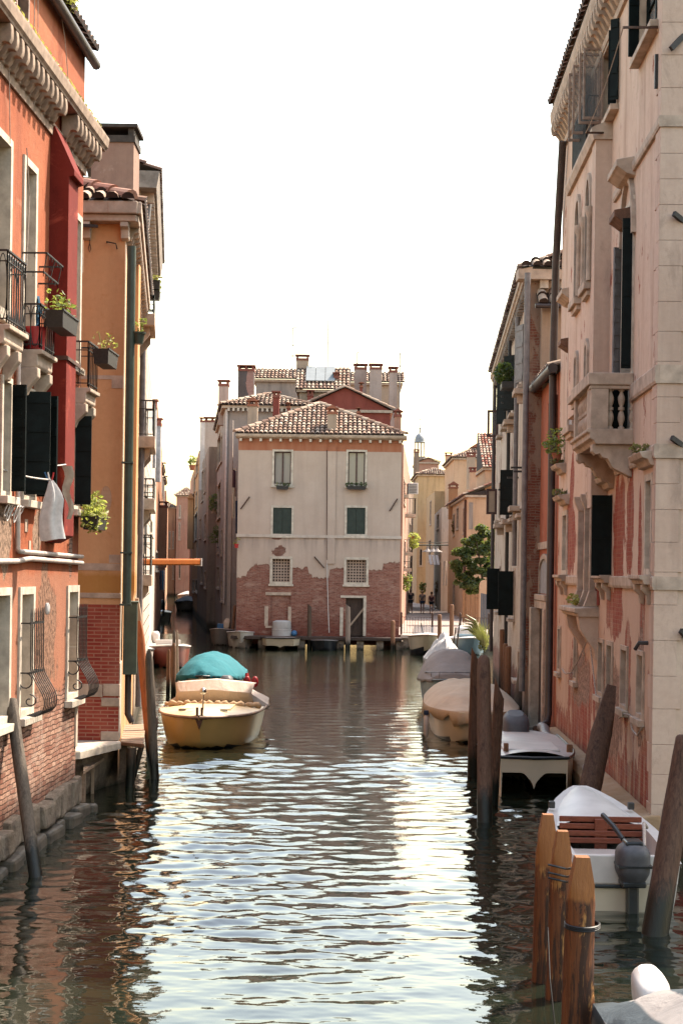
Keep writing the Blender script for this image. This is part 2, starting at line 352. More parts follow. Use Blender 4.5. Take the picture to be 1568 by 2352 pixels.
wood('pile_brown', (.065, .034, .023), (.17, .092, .060), (16, 16, .9), wet=.35); wood('pile_orange', (.36, .11, .04), (.48, .17, .07), (16, 16, .9), wet=.3, dk=.3); wood('pile_pale2', (.27, .20, .16), (.38, .29, .23), (16, 16, .9), wet=.3, dk=.4)
cs = canvas('canvas_sun_stripes', (.30, .29, .29)); cp = cs.obj(); cw = cs.n('TexWave', {0: cp, 'Scale': .55, 'Distortion': 1.5, 'Detail': 2.}); cs.col(cs.mix(cs.rng(cw.outputs[1], .45, .6), (.07, .09, .105), (.36, .335, .32)))  # bands of sunlight and shadow put into the canvas colour
plain('cap_dark', (.07, .055, .045), .9, .3, 8, .2)
plain('shaded_cornice_stone', (.42, .31, .235), .9, .3, 5, .35, spec=.15)  # pale stone made darker: the cornice's shade is in its colour
wood('pile_worn', (.10, .050, .033), (.21, .115, .075), (16, 16, .9), wet=.35)
bd_ = plain('base_dark', (.085, .068, .048), .7, .5, 4, .8, bsc=9)
# ---------------------------------------------------------------- architectural builders
def facade(mb, W, a0, a1, z0, z1, ops=(), m=0, o=0., depth=.0):
    A = sorted({a0, a1, *[min(max(v, a0), a1) for q in ops for v in q[:2]]}); Z = sorted({z0, z1, *[min(max(v, z0), z1) for q in ops for v in q[2:4]]})
    def quad(x0, x1, y0, y1):
        if W.side < 0: x0, x1 = x1, x0
        mb.face([W.pt(x0, y0, o), W.pt(x1, y0, o), W.pt(x1, y1, o), W.pt(x0, y1, o)], m)
    for j in range(len(Z)-1):
        zm = (Z[j]+Z[j+1])/2; run = None
        for i in range(len(A)-1):
            am = (A[i]+A[i+1])/2
            hole = any(q[0] < am < q[1] and q[2] < zm < q[3] for q in ops)
            if not hole and run is None: run = A[i]
            if hole and run is not None: quad(run, A[i], Z[j], Z[j+1]); run = None
        if run is not None: quad(run, A[-1], Z[j], Z[j+1])
    return mb
def cap(mb, pts, z, m=0):
    mb.face([(p[0], p[1], z) for p in pts], m)
def vol(mb, W, a0, a1, depth, z0, z1, ops=(), m=0, mr=None, endops=None):
    """a block behind wall line W: front with openings, two ends, back and flat top"""
    facade(mb, W, a0, a1, z0, z1, ops, m)
    P = [W.pt(a0, 0)[:2], W.pt(a1, 0)[:2], W.pt(a1, 0, -depth)[:2], W.pt(a0, 0, -depth)[:2]]
    if W.side > 0: E = [(P[1], P[2]), (P[2], P[3]), (P[3], P[0])]
    else: E = [(P[0], P[3]), (P[3], P[2]), (P[2], P[1])]
    for k, (p, q) in enumerate(E):
        w = Wall(p, q, 1); facade(mb, w, 0, w.L, z0, z1, (endops or {}).get(k, ()), m)
    cap(mb, P if W.side > 0 else P[::-1], z1, m if mr is None else mr)
    return mb
def leaf(mb, W, ah, sg, ang, z0, z1, w, th=.035, o=.03, m=0, rails=4, slats=False):
    """one shutter leaf hinged at ah, swinging out by ang degrees; sg: direction it lies in when closed"""
    c, s_ = cos(radians(ang)), sin(radians(ang)); h = V3(W.pt(ah, 0, o))
    d = V3((W.d[0]*sg*c+W.n[0]*s_, W.d[1]*sg*c+W.n[1]*s_, 0)); n = V3((-d.y, d.x, 0))
    def bx(u0, u1, y0, y1, t0, t1):
        mb.hexa([h+d*u+n*t+V3((0, 0, z)) for z in (y0, y1) for u, t in ((u0, t0), (u1, t0), (u1, t1), (u0, t1))], m)
    bx(0, w, z0, z1, -th/2, th/2)
    for k in range(rails):
        zz = z0+.05+(z1-z0-.2)*k/max(1, rails-1); bx(.01, w-.01, zz, zz+.1, -th/2-.014, th/2+.014)
    if slats:
        k = int((z1-z0)/.06)
        for i in range(k): bx(.05, w-.05, z0+.03+i*.06, z0+.055+i*.06, -th/2-.010, th/2+.010)
def win(b, W, a0, a1, z0, z1, ops, sur=.09, mat='white_stone', rec=.16, pane='glass', frame='window_wood', mull=(1, 1), sill=.1, shut=(), smat='dark_shutter', proud=.03, slats=False, name='window', closed=None, lint=0., label=None):
    a0, a1 = min(a0, a1), max(a0, a1)
    ops.append((a0+.012, a1-.012, z0+.012, z1-.012))
    mb = MB(); i0, i1, y0, y1 = a0+sur, a1-sur, z0+sur*.9, z1-sur
    mb.wbox(W, a0, i0, z0, z1, -rec, proud); mb.wbox(W, i1, a1, z0, z1, -rec, proud)
    mb.wbox(W, i0, i1, y1, z1, -rec, proud+.002); mb.wbox(W, i0, i1, z0, y0, -rec, proud+.002)
    if lint: mb.wbox(W, a0-.05, a1+.05, z1+.001, z1+lint, .002, proud+.08)
    w = mb.build(name, mat, b)
    if label: w['label'] = label
    if sill:
        s = MB(); s.wbox(W, a0-.06, a1+.06, z0-.10, z0-.001, .002, proud+sill); s.build('sill', mat, w, bevel=.008)
    if closed:
        s = MB(); md = (i0+i1)/2
        for k, (p, q) in enumerate(((i0+.004, md-.006), (md+.006, i1-.004))):
            s.wbox(W, p, q, y0+.004, y1-.004, -rec*.55, -rec*.55+.04)
            for zz in (y0+.12, (y0+y1)/2, y1-.2): s.wbox(W, p+.01, q-.01, zz, zz+.09, -rec*.55+.041, -rec*.55+.055)
        s.build('shutter', closed, w)
    else:
        g = MB(); g.wbox(W, i0+.002, i1-.002, y0+.002, y1-.002, -rec*.95, -rec*.9); g.build('pane', pane, w)
        if frame:
            f = MB(); t = .055; o0, o1 = -rec*.89, -rec*.55
            f.wbox(W, i0+.003, i0+t, y0+.003, y1-.003, o0, o1); f.wbox(W, i1-t, i1-.003, y0+.003, y1-.003, o0, o1)
            f.wbox(W, i0+t, i1-t, y1-t, y1-.003, o0, o1); f.wbox(W, i0+t, i1-t, y0+.003, y0+t, o0, o1)
            for k in range(1, mull[0]+1):
                c = i0+(i1-i0)*k/(mull[0]+1); f.wbox(W, c-t*.7, c+t*.7, y0+t, y1-t, o0, o1-.003)
            for k in range(1, mull[1]+1):
                c = y0+(y1-y0)*k/(mull[1]+1); f.wbox(W, i0+t, i1-t, c-.015, c+.015, o0, o1-.02)
            f.build('frame', frame, w)
    for (side, ang) in shut:
        s = MB(); wd_ = (i1-i0)/2
        leaf(s, W, i0 if side == 'a' else i1, 1 if side == 'a' else -1, ang, y0+.01, y1-.01, wd_, o=proud+.02, slats=slats)
        s.build('shutter', smat, w)
    return w
def clip_col(poly, u):
    vs = []
    for i in range(len(poly)):
        (u0, v0), (u1, v1) = poly[i], poly[(i+1) % len(poly)]
        if (u0 <= u < u1) or (u1 <= u < u0): vs.append(v0+(v1-v0)*(u-u0)/(u1-u0))
    return (min(vs), max(vs)) if len(vs) > 1 else None
def tiles(mb, O, U, Vd, poly, pitch=.21, tl=.40, r=.088, m=0, mu=1, seg=5, rr=None):
    """barrel-tile slope: O origin, U along the eave, Vd up the slope, poly in (u, v) metres"""
    rr = rr or rng; O, U, Vd = V3(O), V3(U).normalized(), V3(Vd).normalized(); Nn = U.cross(Vd)
    if Nn.z < 0: Nn = -Nn
    mb.face([O+U*u+Vd*v+Nn*.004 for u, v in poly], mu, .1)
    us = [p[0] for p in poly]; u = min(us)+pitch/2
    while u < max(us):
        iv = clip_col(poly, u)
        if iv:
            v = iv[0]-.05
            while v < iv[1]-.08:
                e = min(v+tl*1.12, iv[1]); t = rr.random(); j = rr.uniform(-.012, .012); lo = .045+rr.uniform(0, .015)
                A = [O+U*(u+j+r*1.08*cos(pi*k/seg))+Vd*v+Nn*(r*1.05*sin(pi*k/seg)+lo) for k in range(seg+1)]
                B = [O+U*(u+j+r*.86*cos(pi*k/seg))+Vd*e+Nn*(r*.86*sin(pi*k/seg)+.012) for k in range(seg+1)]
                mb.mesh(A+B, [(k, k+1, seg+2+k, seg+1+k) for k in range(seg)], m, t); mb.face(A, mu, .1)
                v += tl
        u += pitch
    return mb
def ridge(mb, p, q, r=.11, step=.38, m=0, rr=None):
    rr = rr or rng; p, q = V3(p), V3(q); L = (q-p).length; d = (q-p)/L; k = max(1, int(L/step)); sd = d.cross(V3((0, 0, 1))).normalized(); up = sd.cross(d)
    for i in range(k):
        a, b = p+d*(L*i/k-.03), p+d*(L*(i+1)/k+.03); t = rr.random()
        A = [a+sd*r*1.1*cos(pi*j/6)+up*(r*1.1*sin(pi*j/6)+.02) for j in range(7)]; B = [b+sd*r*.9*cos(pi*j/6)+up*(r*.9*sin(pi*j/6)) for j in range(7)]
        mb.mesh(A+B, [(j, j+1, 8+j, 7+j) for j in range(6)], m, t); mb.face(A, m, t)
def cornice(mb, W, a0, a1, z, prof, m=0):
    """moulding run along W: prof = [(offset, dz)...]"""
    mb.prism([W.pt(a0, z+dz, o) for o, dz in prof], tuple(V3(W.pt(a1, 0))-V3(W.pt(a0, 0))), m)
def leaves(mb, cs, n, size, rr, squash=.8, m=0, flat=0.):
    """n small leaf blades through clumps cs = [(center, (rx, ry, rz))...]"""
    for i in range(n):
        c, r = cs[rr.randrange(len(cs))]; r = r if isinstance(r, (tuple, list)) else (r, r, r*squash)
        while True:
            p = V3((rr.uniform(-1, 1), rr.uniform(-1, 1), rr.uniform(-1, 1)))
            if .25 < p.length < 1: break
        if p.length < .7 and rr.random() < .55: p = p.normalized()*rr.uniform(.72, 1.)
        c = V3((c[0]+p.x*r[0], c[1]+p.y*r[1], c[2]+p.z*r[2])); s = size*rr.uniform(.6, 1.3)
        a = V3((rr.gauss(0, 1), rr.gauss(0, 1), rr.gauss(0, .6)-flat)).normalized(); b = a.cross(V3((rr.gauss(0, 1), rr.gauss(0, 1), rr.gauss(0, 1)))).normalized()
        k = a.cross(b)*s*.15; mb.face([c-a*s*.55, c+b*s*.30+k, c+a*s*.55, c-b*s*.30+k], m, rr.random())
def planter(name, label, p, L, wd_, h, d=(1, 0), mat='green_metal', nleaf=90, size=.07, spread=.18, lm='leaf_pot', group=None, cat='planter', trail=.0, base=None):
    """window box with soil and plant; p = centre of its bottom; d = long direction"""
    e = thing(name, label, cat, p, group); d = V3((d[0], d[1], 0)).normalized(); n = V3((-d.y, d.x, 0)); c = V3(p); z = V3((0, 0, 1))
    mb = MB(); b = [c+d*x*L/2*k+n*y*wd_/2*k+z*zz for zz, k in ((0, .88), (h, 1)) for x, y in ((-1, -1), (1, -1), (1, 1), (-1, 1))]
    mb.hexa(b); mb.bar(c+d*L/2+n*wd_/2+z*h, c-d*L/2+n*wd_/2+z*h, .025); mb.bar(c+d*L/2-n*wd_/2+z*h, c-d*L/2-n*wd_/2+z*h, .025)
    mb.build('trough', mat, e)
    lb = MB(); cs = [(c+d*L*(k/4-.5)*.9+n*rng.uniform(-.03, .03)+z*(h+spread*.7-trail*abs(k-2)*.3), (spread*.75, spread*.75, spread)) for k in range(5)]
    leaves(lb, cs, nleaf, size, rng)
    for k in range(10):
        q = c+d*rng.uniform(-.4, .4)*L+z*h; lb.tube([q, q+V3((rng.uniform(-.1, .1), rng.uniform(-.1, .1), spread*rng.uniform(.8, 1.6)))], .004, 4)
    lb.build('foliage', lm, e, fix=False); return e
def pot(label, p, r=.13, h=.22, n=90, size=.08, spread=.22, lm='leaf_pot', group=None, mat='terracotta', name='flower_pot'):
    e = thing(name, label, 'flower pot', p, group); mb = MB()
    mb.lathe(p, [(r*.68, 0), (r*.95, h*.85), (r*1.08, h*.86), (r*1.1, h), (r*.9, h), (r*.88, h*.9)], 12); mb.build('pot', mat, e, smooth=40)
    lb = MB(); c = V3(p)+V3((0, 0, h+spread*.8)); leaves(lb, [(c, (spread, spread, spread*1.1)), (c+V3((.08, 0, .12)), spread*.7), (c+V3((-.1, .03, -.08)), spread*.7)], n, size, rng)
    lb.tube([V3(p)+V3((0, 0, h*.8)), c], .012, 5); lb.build('foliage', lm, e, fix=False); return e
def iron_rail(mb, pts, z0, z1, gap=.11, r=.008, top=.016, mid=None, scroll=False):
    """bars between two rails along a ground path"""
    for (p, q) in zip(pts[:-1], pts[1:]):
        p, q = V3((*p[:2], 0)), V3((*q[:2], 0)); L = (q-p).length; k = max(1, round(L/gap))
        for i in range(k+1):
            c = p+(q-p)*i/k; mb.bar(c+V3((0, 0, z0)), c+V3((0, 0, z1)), r*2)
        for zz, tt in ((z0+.05, top), (z1, top*1.6))+(((mid, top),) if mid else ()): mb.bar(p+V3((0, 0, zz)), q+V3((0, 0, zz)), tt*1.6, tt)
        if scroll:
            for i in range(k):
                c = p+(q-p)*(i+.5)/k; ww = (q-p)/k*.5; zc = (z0+z1)/2; hh = (z1-z0)/2*.92
                mb.tube([c-ww*cos(t_)+V3((0, 0, zc+hh*sin(t_))) for t_ in [pi*j/10-pi/2 for j in range(11)]], r*.9, 4)
                mb.tube([c+ww*cos(t_)+V3((0, 0, zc+hh*sin(t_))) for t_ in [pi*j/10-pi/2 for j in range(11)]], r*.9, 4)
def wire(name, label, pts, r=.008, mat='rope', cat=None, group=None, sag=0., n=4, parent=None):
    if sag and len(pts) == 2:
        p, q = V3(pts[0]), V3(pts[1]); pts = [p.lerp(q, i/14)-V3((0, 0, sag*4*(i/14)*(1-i/14))) for i in range(15)]
    mb = MB(); mb.tube(pts, r, n)
    o = mb.build(name, mat, parent); return tag(o, label, cat, group) if not parent else o
def pile(label, base, top, r, mat, cut=1, group=None, n=14, cham=.5, rr=None, name='mooring_pile', z0=-1.2):
    """wooden mooring post from below the water to its top; cut: 1 chamfered four-sided head, 2 one sloping cut, 0 flat/rounded"""
    rr = rr or rng; b, t = V3(base), V3(top); d = (t-b).normalized(); L = (t-b).length; b0 = b+d*((z0-b.z)/d.z if abs(d.z) > .1 else 0)
    ref = V3((1, 0, 0)); a = (ref-d*ref.dot(d)).normalized(); c = d.cross(a); k = 14
    ph = [rr.uniform(0, 6.3) for _ in range(4)]; rows = []
    S = [(b0, 1.04)]+[(b+(t-b)*i/k*(1-cham/L), 1-.10*i/k) for i in range(k+1)]
    for i, (p, s) in enumerate(S):
        rows.append([p+(a*cos(2*pi*j/n)+c*sin(2*pi*j/n))*r*s*(1+.035*sin(2*(2*pi*j/n)+ph[0]+i*.15)+.03*sin(3*(2*pi*j/n)+ph[1]-i*.3)+.02*sin(5*2*pi*j/n+ph[2])+.015*sin(i*1.7+ph[3])) for j in range(n)])
    if cut == 1:
        for f, q in ((.45, .80), (1., .48)): rows.append([t-d*cham*(1-f)+(a*max(-.8, min(.8, cos(2*pi*j/n)*1.2))+c*max(-.8, min(.8, sin(2*pi*j/n)*1.2)))*r*q*1.1 for j in range(n)])
    elif cut == 2:
        rows.append([t-d*cham*.5*(1+cos(2*pi*j/n))+(a*cos(2*pi*j/n)+c*sin(2*pi*j/n))*r*.84 for j in range(n)])
        rows.append([t-d*cham*.5*(1+cos(2*pi*j/n)*.6)+(a*cos(2*pi*j/n)+c*sin(2*pi*j/n))*r*.55 for j in range(n)])
    else:
        for f, q in ((.6, .88), (.9, .74), (1., .45)): rows.append([t-d*cham*(1-f)+(a*cos(2*pi*j/n)+c*sin(2*pi*j/n))*r*q for j in range(n)])
    mb = MB(); mb.grid(rows, closed=True); mb.face(rows[-1]); mb.face(rows[0][::-1])
    o = mb.build(name, mat, None, origin=(b.x, b.y, 0), smooth=35); return tag(o, label, 'mooring pile', group)
def chimney(parent, x, y, z0, z1, w, d, mat='plaster_pink', style='flat', cap_mat='brick_plain', name='chimney'):
    mb = MB(); mb.box(x-w/2, x+w/2, y-d/2, y+d/2, z0, z1); c = mb.build(name, mat, parent)
    k = MB()
    if style == 'flat':
        k.box(x-w/2-.03, x+w/2+.03, y-d/2-.03, y+d/2+.03, z1+.001, z1+.14)
        for sx in (-1, 0, 1) if w > .9 else (-1, 1): k.box(x+sx*(w/2-.06)-.06, x+sx*(w/2-.06)+.06, y-d/2, y+d/2, z1+.141, z1+.30)
        k.box(x-w/2-.08, x+w/2+.08, y-d/2-.08, y+d/2+.08, z1+.301, z1+.37)
    else:
        k.box(x-w/2-.04, x+w/2+.04, y-d/2-.04, y+d/2+.04, z1+.001, z1+.12)
        for sx in (-1, 1): k.box(x+sx*(w/2-.06)-.05, x+sx*(w/2-.06)+.05, y-d/2, y+d/2, z1+.121, z1+.27)
        k.prism([(x-w/2-.10, y-d/2-.1, z1+.271), (x+w/2+.10, y-d/2-.1, z1+.271), (x, y-d/2-.1, z1+.27+w*.42)], (0, d+.2, 0))
    k.build('chimney_cap', cap_mat, c); return c
def antenna(label, x, y, z0, z1, arms, group=None):
    e = thing('tv_antenna', label, 'antenna', (x, y, z0), group); mb = MB(); mb.tube([(x, y, z0), (x, y, z1)], .035, 5); mb.build('mast', 'grey_metal', e)
    for (z, x0, x1) in arms:
        a = MB(); a.tube([(x+x0, y, z), (x+x1, y, z)], .022, 4)
        for i in range(6):
            xx = x+x0+(x1-x0)*i/5; a.tube([(xx, y-.25, z), (xx, y+.25, z)], .008, 4)
        a.build('aerial', 'grey_metal', e)
    return e
# ---------------------------------------------------------------- water and ground
def make_water():
    a = N('canal_water', .02, .5); a.b.inputs['IOR'].default_value = 1.55; p = a.obj()
    a.col(a.mix(a.rng(a.noise(p, .25, 3), .35, .65), (.006, .009, .006), (.012, .014, .008)))
    h = a.mth('ADD', a.noise(a.scale(p, (.45, 1.5, 1)), 4., 3, .5, .3), a.mth('MULTIPLY', a.noise(p, 16, 2), .25)); a.bump(h, .055, .05); bn = [q for q in a.t.nodes if q.bl_idname == 'ShaderNodeBump'][0]; a.put(bn.inputs['Strength'], a.rng(a.sep(p)[1], 14, 40, .03, .20))
    r = np.random.RandomState(3); nr, nc = 1100, 460
    # depth rows spaced so that each is about the same height in a picture taken from the bridge
    t = np.linspace(0, 1, nr); Y = 1/(1/8.5+(1/95-1/8.5)*t)
    c = np.linspace(-1, 1, nc); half = np.minimum(np.maximum(4.5, Y*.235), 12); X = -.4+c[None, :]*half[:, None]; Yg = np.repeat(Y[:, None], nc, 1)
    Z = np.zeros_like(X)
    dy = np.gradient(Y)[:, None]; dx = (2*half/nc)[:, None]; cell = np.maximum(dy, dx)
    for i in range(130):
        lam = .10*(10 ** r.rand()); k = 2*pi/lam; th = pi/2+r.normal(0, .42) if r.rand() < .70 else r.rand()*2*pi; kx, ky = k*cos(th), k*sin(th)
        amp = .0026*lam*(.6+.8*r.rand())*(1.3 if .25 < lam < .9 else .85)
        fade = np.clip((lam/cell-2.2)/3., 0, 1)
        Z += fade*amp*np.sin(kx*X+ky*Yg+r.rand()*6.283+.7*np.sin(.9*X+.35*Yg+r.rand()*6.28))
    # calmer and livelier patches drift over the canal
    Z *= .80+.55*np.sin(.31*Yg+.8*X)*np.sin(.17*Yg-.5*X+1.)+.25*np.sin(1.1*X+.23*Yg)*np.sin(.71*Yg-.9*X)
    Z *= np.clip(.36+(Yg-15)/24., .36, 1.0)*np.clip(1.30-Yg/70, .22, 1)
    vs = np.stack([X, Yg, Z], 2).reshape(-1, 3)
    i = np.arange(nr-1)[:, None]*nc+np.arange(nc-1)[None, :]; fs = np.stack([i, i+1, i+nc+1, i+nc], 2).reshape(-1, 4)
    me = bpy.data.meshes.new('canal_water'); me.vertices.add(len(vs)); me.vertices.foreach_set('co', vs.ravel().astype(np.float32))
    me.loops.add(fs.size); me.loops.foreach_set('vertex_index', fs.ravel().astype(np.int32)); me.polygons.add(len(fs))
    me.polygons.foreach_set('loop_start', (np.arange(len(fs))*4).astype(np.int32)); me.polygons.foreach_set('loop_total', np.full(len(fs), 4, np.int32))
    me.update(); me.validate(); me.polygons.foreach_set('use_smooth', [True]*len(fs)); me.materials.append(M['canal_water'])
    o = bpy.data.objects.new('canal_water', me); COL.objects.link(o); tag(o, 'rippled green canal water between the houses', kind='structure')
    a2 = N('far_water', .05, .5); a2.b.inputs['IOR'].default_value = 1.6; a2.col((.018, .024, .014)); a2.bump(a2.noise(a2.scale(a2.obj(), (1, .35, 1)), 1.6, 4, .6, .4), .16, .12)
    w = MB(); Z0 = -.015
    for (x0, x1, y0, y1, zz) in ((-60, 30, 2, 94.9, -.14), (-60, 30, 94.9, 300, Z0)): w.face([(x0, y0, zz), (x1, y0, zz), (x1, y1, zz), (x0, y1, zz)])
    tag(w.build('side_canal_water', 'far_water', fix=False), 'still dark water of the side canal', kind='structure')
    g = MB(); plain('canal_mud', (.03, .03, .02), .9, .2, 1, .1); g.face([(-900, -300, -2.), (900, -300, -2.), (900, 1800, -2.), (-900, 1800, -2.)])
    tag(g.build('ground', 'canal_mud', fix=False), 'muddy ground far below and around the canal', kind='structure')
make_water()
# ================================================================ LEFT BANK
a_ = on_z(102, 1919); WR_ = Wall((a_[0], a_[1]), (a_[0]+.0456, a_[1]+1), 1)          # red house front
b_ = on_z(272, 1702, .85); WY = Wall((b_[0], b_[1]), (b_[0]-.107, b_[1]+1), 1)        # the bank beyond, turning left
WE = Wall((b_[0]-7, b_[1]), (b_[0], b_[1]), 1)                                        # yellow house, end facing the bridge
sy = lambda x, y: WR_.px(x, y)[0]
T = WR_.tpx
stucco('red_plaster', (.41, .112, .050), (.51, .18, .088), dirt=(.20, .05, .03), streak=.75, bump=.4, c3=(.46, .225, .14), grime=.75, band=[(1.2, 3.75, (.41, .185, .115), .75)], bdist=.06, rubble=[(T(105, 1500)[0], 2.75, .62, 1.05, (.40, .215, .14)), (T(86, 1215)[0], 4.3, .26, .36, (.46, .30, .21)), (T(12, 1210)[0], 4.2, .35, .5, (.46, .30, .21))], under=br_old((.30, .125, .085), (.52, .31, .22), (.13, .07, .05), (.52, .38, .30), .7),
       ell=[(T(66, 840)[0], 6.6, .16, .5), (T(163, 1235)[0], 4.15, .14, .45)], ellk=.40, low=(2.05, .5))
stucco('breast_plaster', (.20, .024, .017), (.26, .038, .024), dirt=(.25, .035, .03), streak=.3, bump=.2, c3=(.52, .10, .06))  # darker than the red wall: the breast's deep shade put into the colour
stucco('ochre_plaster', (.80, .435, .215), (.86, .50, .26), dirt=(.50, .26, .13), grime=.22, streak=.3, bump=.2, c3=(.60, .27, .10), under=paint_under((.62, .40, .25), (.66, .46, .32)),
       ell=[(WE.tpx(244, 1146)[0], WE.tpx(244, 1146)[1], .10, .22)], ellk=.2, band=[(3.35, 3.75, (.52, .24, .045), .75)])
stucco('purple_plaster', (.34, .20, .155), (.42, .27, .20), dirt=(.16, .10, .09), streak=.35, c3=(.50, .36, .29), bump=.2)
plain('brick_plain', (.26, .085, .06), .9, .35, 12, .3)
nb = N('neat_brick', .8, .2); c_, f_ = nb.brick(nb.uv, (.31, .048, .034), (.40, .075, .046), (.46, .21, .14), bw=.25, bh=.0655, ms=.010); c_ = nb.mix(nb.rng(nb.noise(nb.uv, 2.2, 6), .45, .7, 0, .35), c_, (.56, .22, .15))
nb.col(c_); nb.bump(nb.mth('SUBTRACT', 1., f_), .4, .012)
st = N('base_blocks', .9, .2); c_ = st.mix(st.rng(st.noise(st.uv, 2.5, 7, .7), .35, .65), (.14, .105, .078), (.38, .30, .225)); z_ = st.sep(st.obj())[2]
c_ = st.mix(st.rng(st.mth('ADD', z_, st.mth('MULTIPLY', st.noise(st.uv, 3, 5), .5)), .22, .42, 1, 0), c_, (.020, .022, .013)); st.col(c_); st.bump(st.noise(st.uv, 7, 8, .7), .9, .06)
tiles_mat('roof_tile', [(.17, .10, .075), (.33, .20, .14), (.47, .33, .235), (.58, .46, .35)]); tiles_mat('red_tile', [(.30, .09, .06), (.38, .13, .08), (.42, .20, .13), (.62, .50, .38)], .12)
plain('under_tile', (.05, .032, .026), .95, .3, 8, .2); leaf_mat('leaf_pot', (.06, .11, .025), (.26, .30, .06)); leaf_mat('leaf_dark', (.012, .030, .012), (.035, .065, .022)); leaf_mat('leaf_dry', (.22, .17, .05), (.42, .38, .12)); leaf_mat('leaf_lime', (.22, .26, .05), (.48, .46, .13), .45)
# ---------------------------------------------------------------- red house
red = thing('red_house', 'worn red plastered house with iron balconies and carved stone cornice', 'house', WR_.pt(0, 0))
S0, S1 = -13., 2.02
ops = []
zt = 3.56
for a0, a1, z0, z1 in ((sy(41, 1500), sy(76, 1500), 1.82, zt), (sy(152, 1450), sy(178, 1450), 1.82, zt), (-3.15, -2.08, 1.82, zt)):
    w = win(red, WR_, a0, a1, z0, z1, ops, sur=.10, rec=.20, pane='pale_stone' if a0 > -3 else 'dark_inside', frame=None, mull=(0, 0), sill=.10)
    if a0 > -3:                                   # wrought-iron grille with a bulging foot
        gp = (a0+.02+.36, a1+.30); k = 8
        g = MB()
        for i in range(k):
            a = a0+.06+(a1-a0-.12)*i/(k-1)
            prof = [(.16, 3.20), (.16, 2.55), (.165, 2.47), (.185, 2.39), (.225, 2.31), (.275, 2.23), (.32, 2.15), (.35, 2.07), (.355, 1.99), (.335, 1.92), (.29, 1.87), (.23, 1.845), (.12, 1.86)]
            g.tube([WR_.pt(a, z, o) for o, z in prof], .008, 5); g.tube([WR_.pt(a, 3.20, .16), WR_.pt(a, 3.28, .16)], [.009, .002], 4)
        for z in (3.08, 2.42): g.bar(WR_.pt(a0+.03, z, .155), WR_.pt(a1-.03, z, .155), .014, .03)
        for z in (3.08, 2.42):
            for aa in (a0+.05, a1-.05): g.bar(WR_.pt(aa, z, .155), WR_.pt(aa, z, -.05), .014, .02)
        for aa in (a0+.05,):
            g.tube([WR_.pt(aa, 2.42-.10+.10*cos(t), .10+.09*sin(t)) for t in [i*.5 for i in range(10)]], .010, 5)
            g.tube([WR_.pt(aa, 2.05+.09*cos(t)*(1-t/9), .16+.10*sin(t)*(1-t/9)) for t in [i*.5 for i in range(14)]], .010, 5)
        g.build('grille', 'iron', w)
for a0, a1, z0, z1, sh, sl_ in ((sy(0, 1000), sy(24, 1000), 4.72, 6.24, [('b', 78)], True), (sy(50, 1000), sy(82, 1000), 4.72, 6.24, [('a', 82), ('b', 70)], False), (sy(164, 1050), sy(184, 1050), 4.72, 6.22, [('a', 84), ('b', 172)], False)):
    win(red, WR_, a0, a1, z0, z1, ops, sur=.07, rec=.2, pane='dark_inside', frame='window_wood', sill=.10, shut=sh, slats=sl_, lint=.0)
for a0, a1, z0, z1 in ((-3.2, sy(25, 450), 6.98, 9.26), (sy(51, 500), sy(83, 500), 6.92, 9.26), (sy(165, 600), sy(185, 600), 6.9, 9.24)):
    win(red, WR_, a0, a1, z0, z1, ops, sur=.10, rec=.26, pane='glass', frame='casement_wood', sill=.06)
win(red, WR_, sy(38, 20)-.1, sy(64, 20), 10.95, 11.75, ops, sur=.06, pane='glass', sill=.04, mat='casement_wood')
win(red, WR_, -5.2, -4.3, 1.9, zt, ops, pane='dark_inside', frame=None); win(red, WR_, -5.2, -4.3, 4.72, 6.24, ops, shut=[('a', 80)], pane='dark_inside')
mb = MB(); vol(mb, WR_, S0, S1, 8, .2, 12.3, ops, 0); mb.build('wall', 'red_plaster', red, fix=False)
# quoin strip at the far corner, white patches of bare stone
mb = MB()
for z0, z1 in ((1.05, 1.9), (1.93, 2.6), (2.62, 3.1)): mb.wbox(WR_, S1-.10, S1+.03, z0, z1, -.1, .025)
mb.build('quoin', 'pale_stone', red, bevel=.01)
mb = MB()
for x, y, w_, h_ in ((60, 1207, .14, .17), (94, 840, .2, .24), (96, 1205, .08, .30), (68, 1252, .1, .12), (191, 590, .06, .5)):
    s, z = WR_.px(x, y); mb = MB(); mb.wbox(WR_, s-w_/2, min(s+w_/2, S1-.01), z-h_/2, z+h_/2, .0, .012); mb.build('bare_stone', 'pale_stone', red)
# chimney breast
bs0, bs1 = sy(110, 760), sy(110, 760)+.62; mb = MB(); zb = 4.18; zc = 9.35
prof = [(0, zb), (.10, zb), (.285, zb+.10), (.285, zc), (.36, zc+.02), (.36, zc+.10), (.06, zc+.75), (0, zc+.75)]
mb.prism([WR_.pt(bs0, z, o-.01) for o, z in prof], tuple(V3(WR_.pt(bs1, 0))-V3(WR_.pt(bs0, 0)))); mb.build('chimney_breast', 'breast_plaster', red, bevel=.01)
mb = MB(); z = WR_.px(150, 846)[1]
mb.bar(WR_.pt(bs0-.012, z, .02), WR_.pt(bs0-.012, z, .29), .025, .06); mb.bar(WR_.pt(bs0-.01, z, .292), WR_.pt(bs1+.2, z-.02, .292), .02, .05); mb.build('iron_strap', 'rust_iron', red)
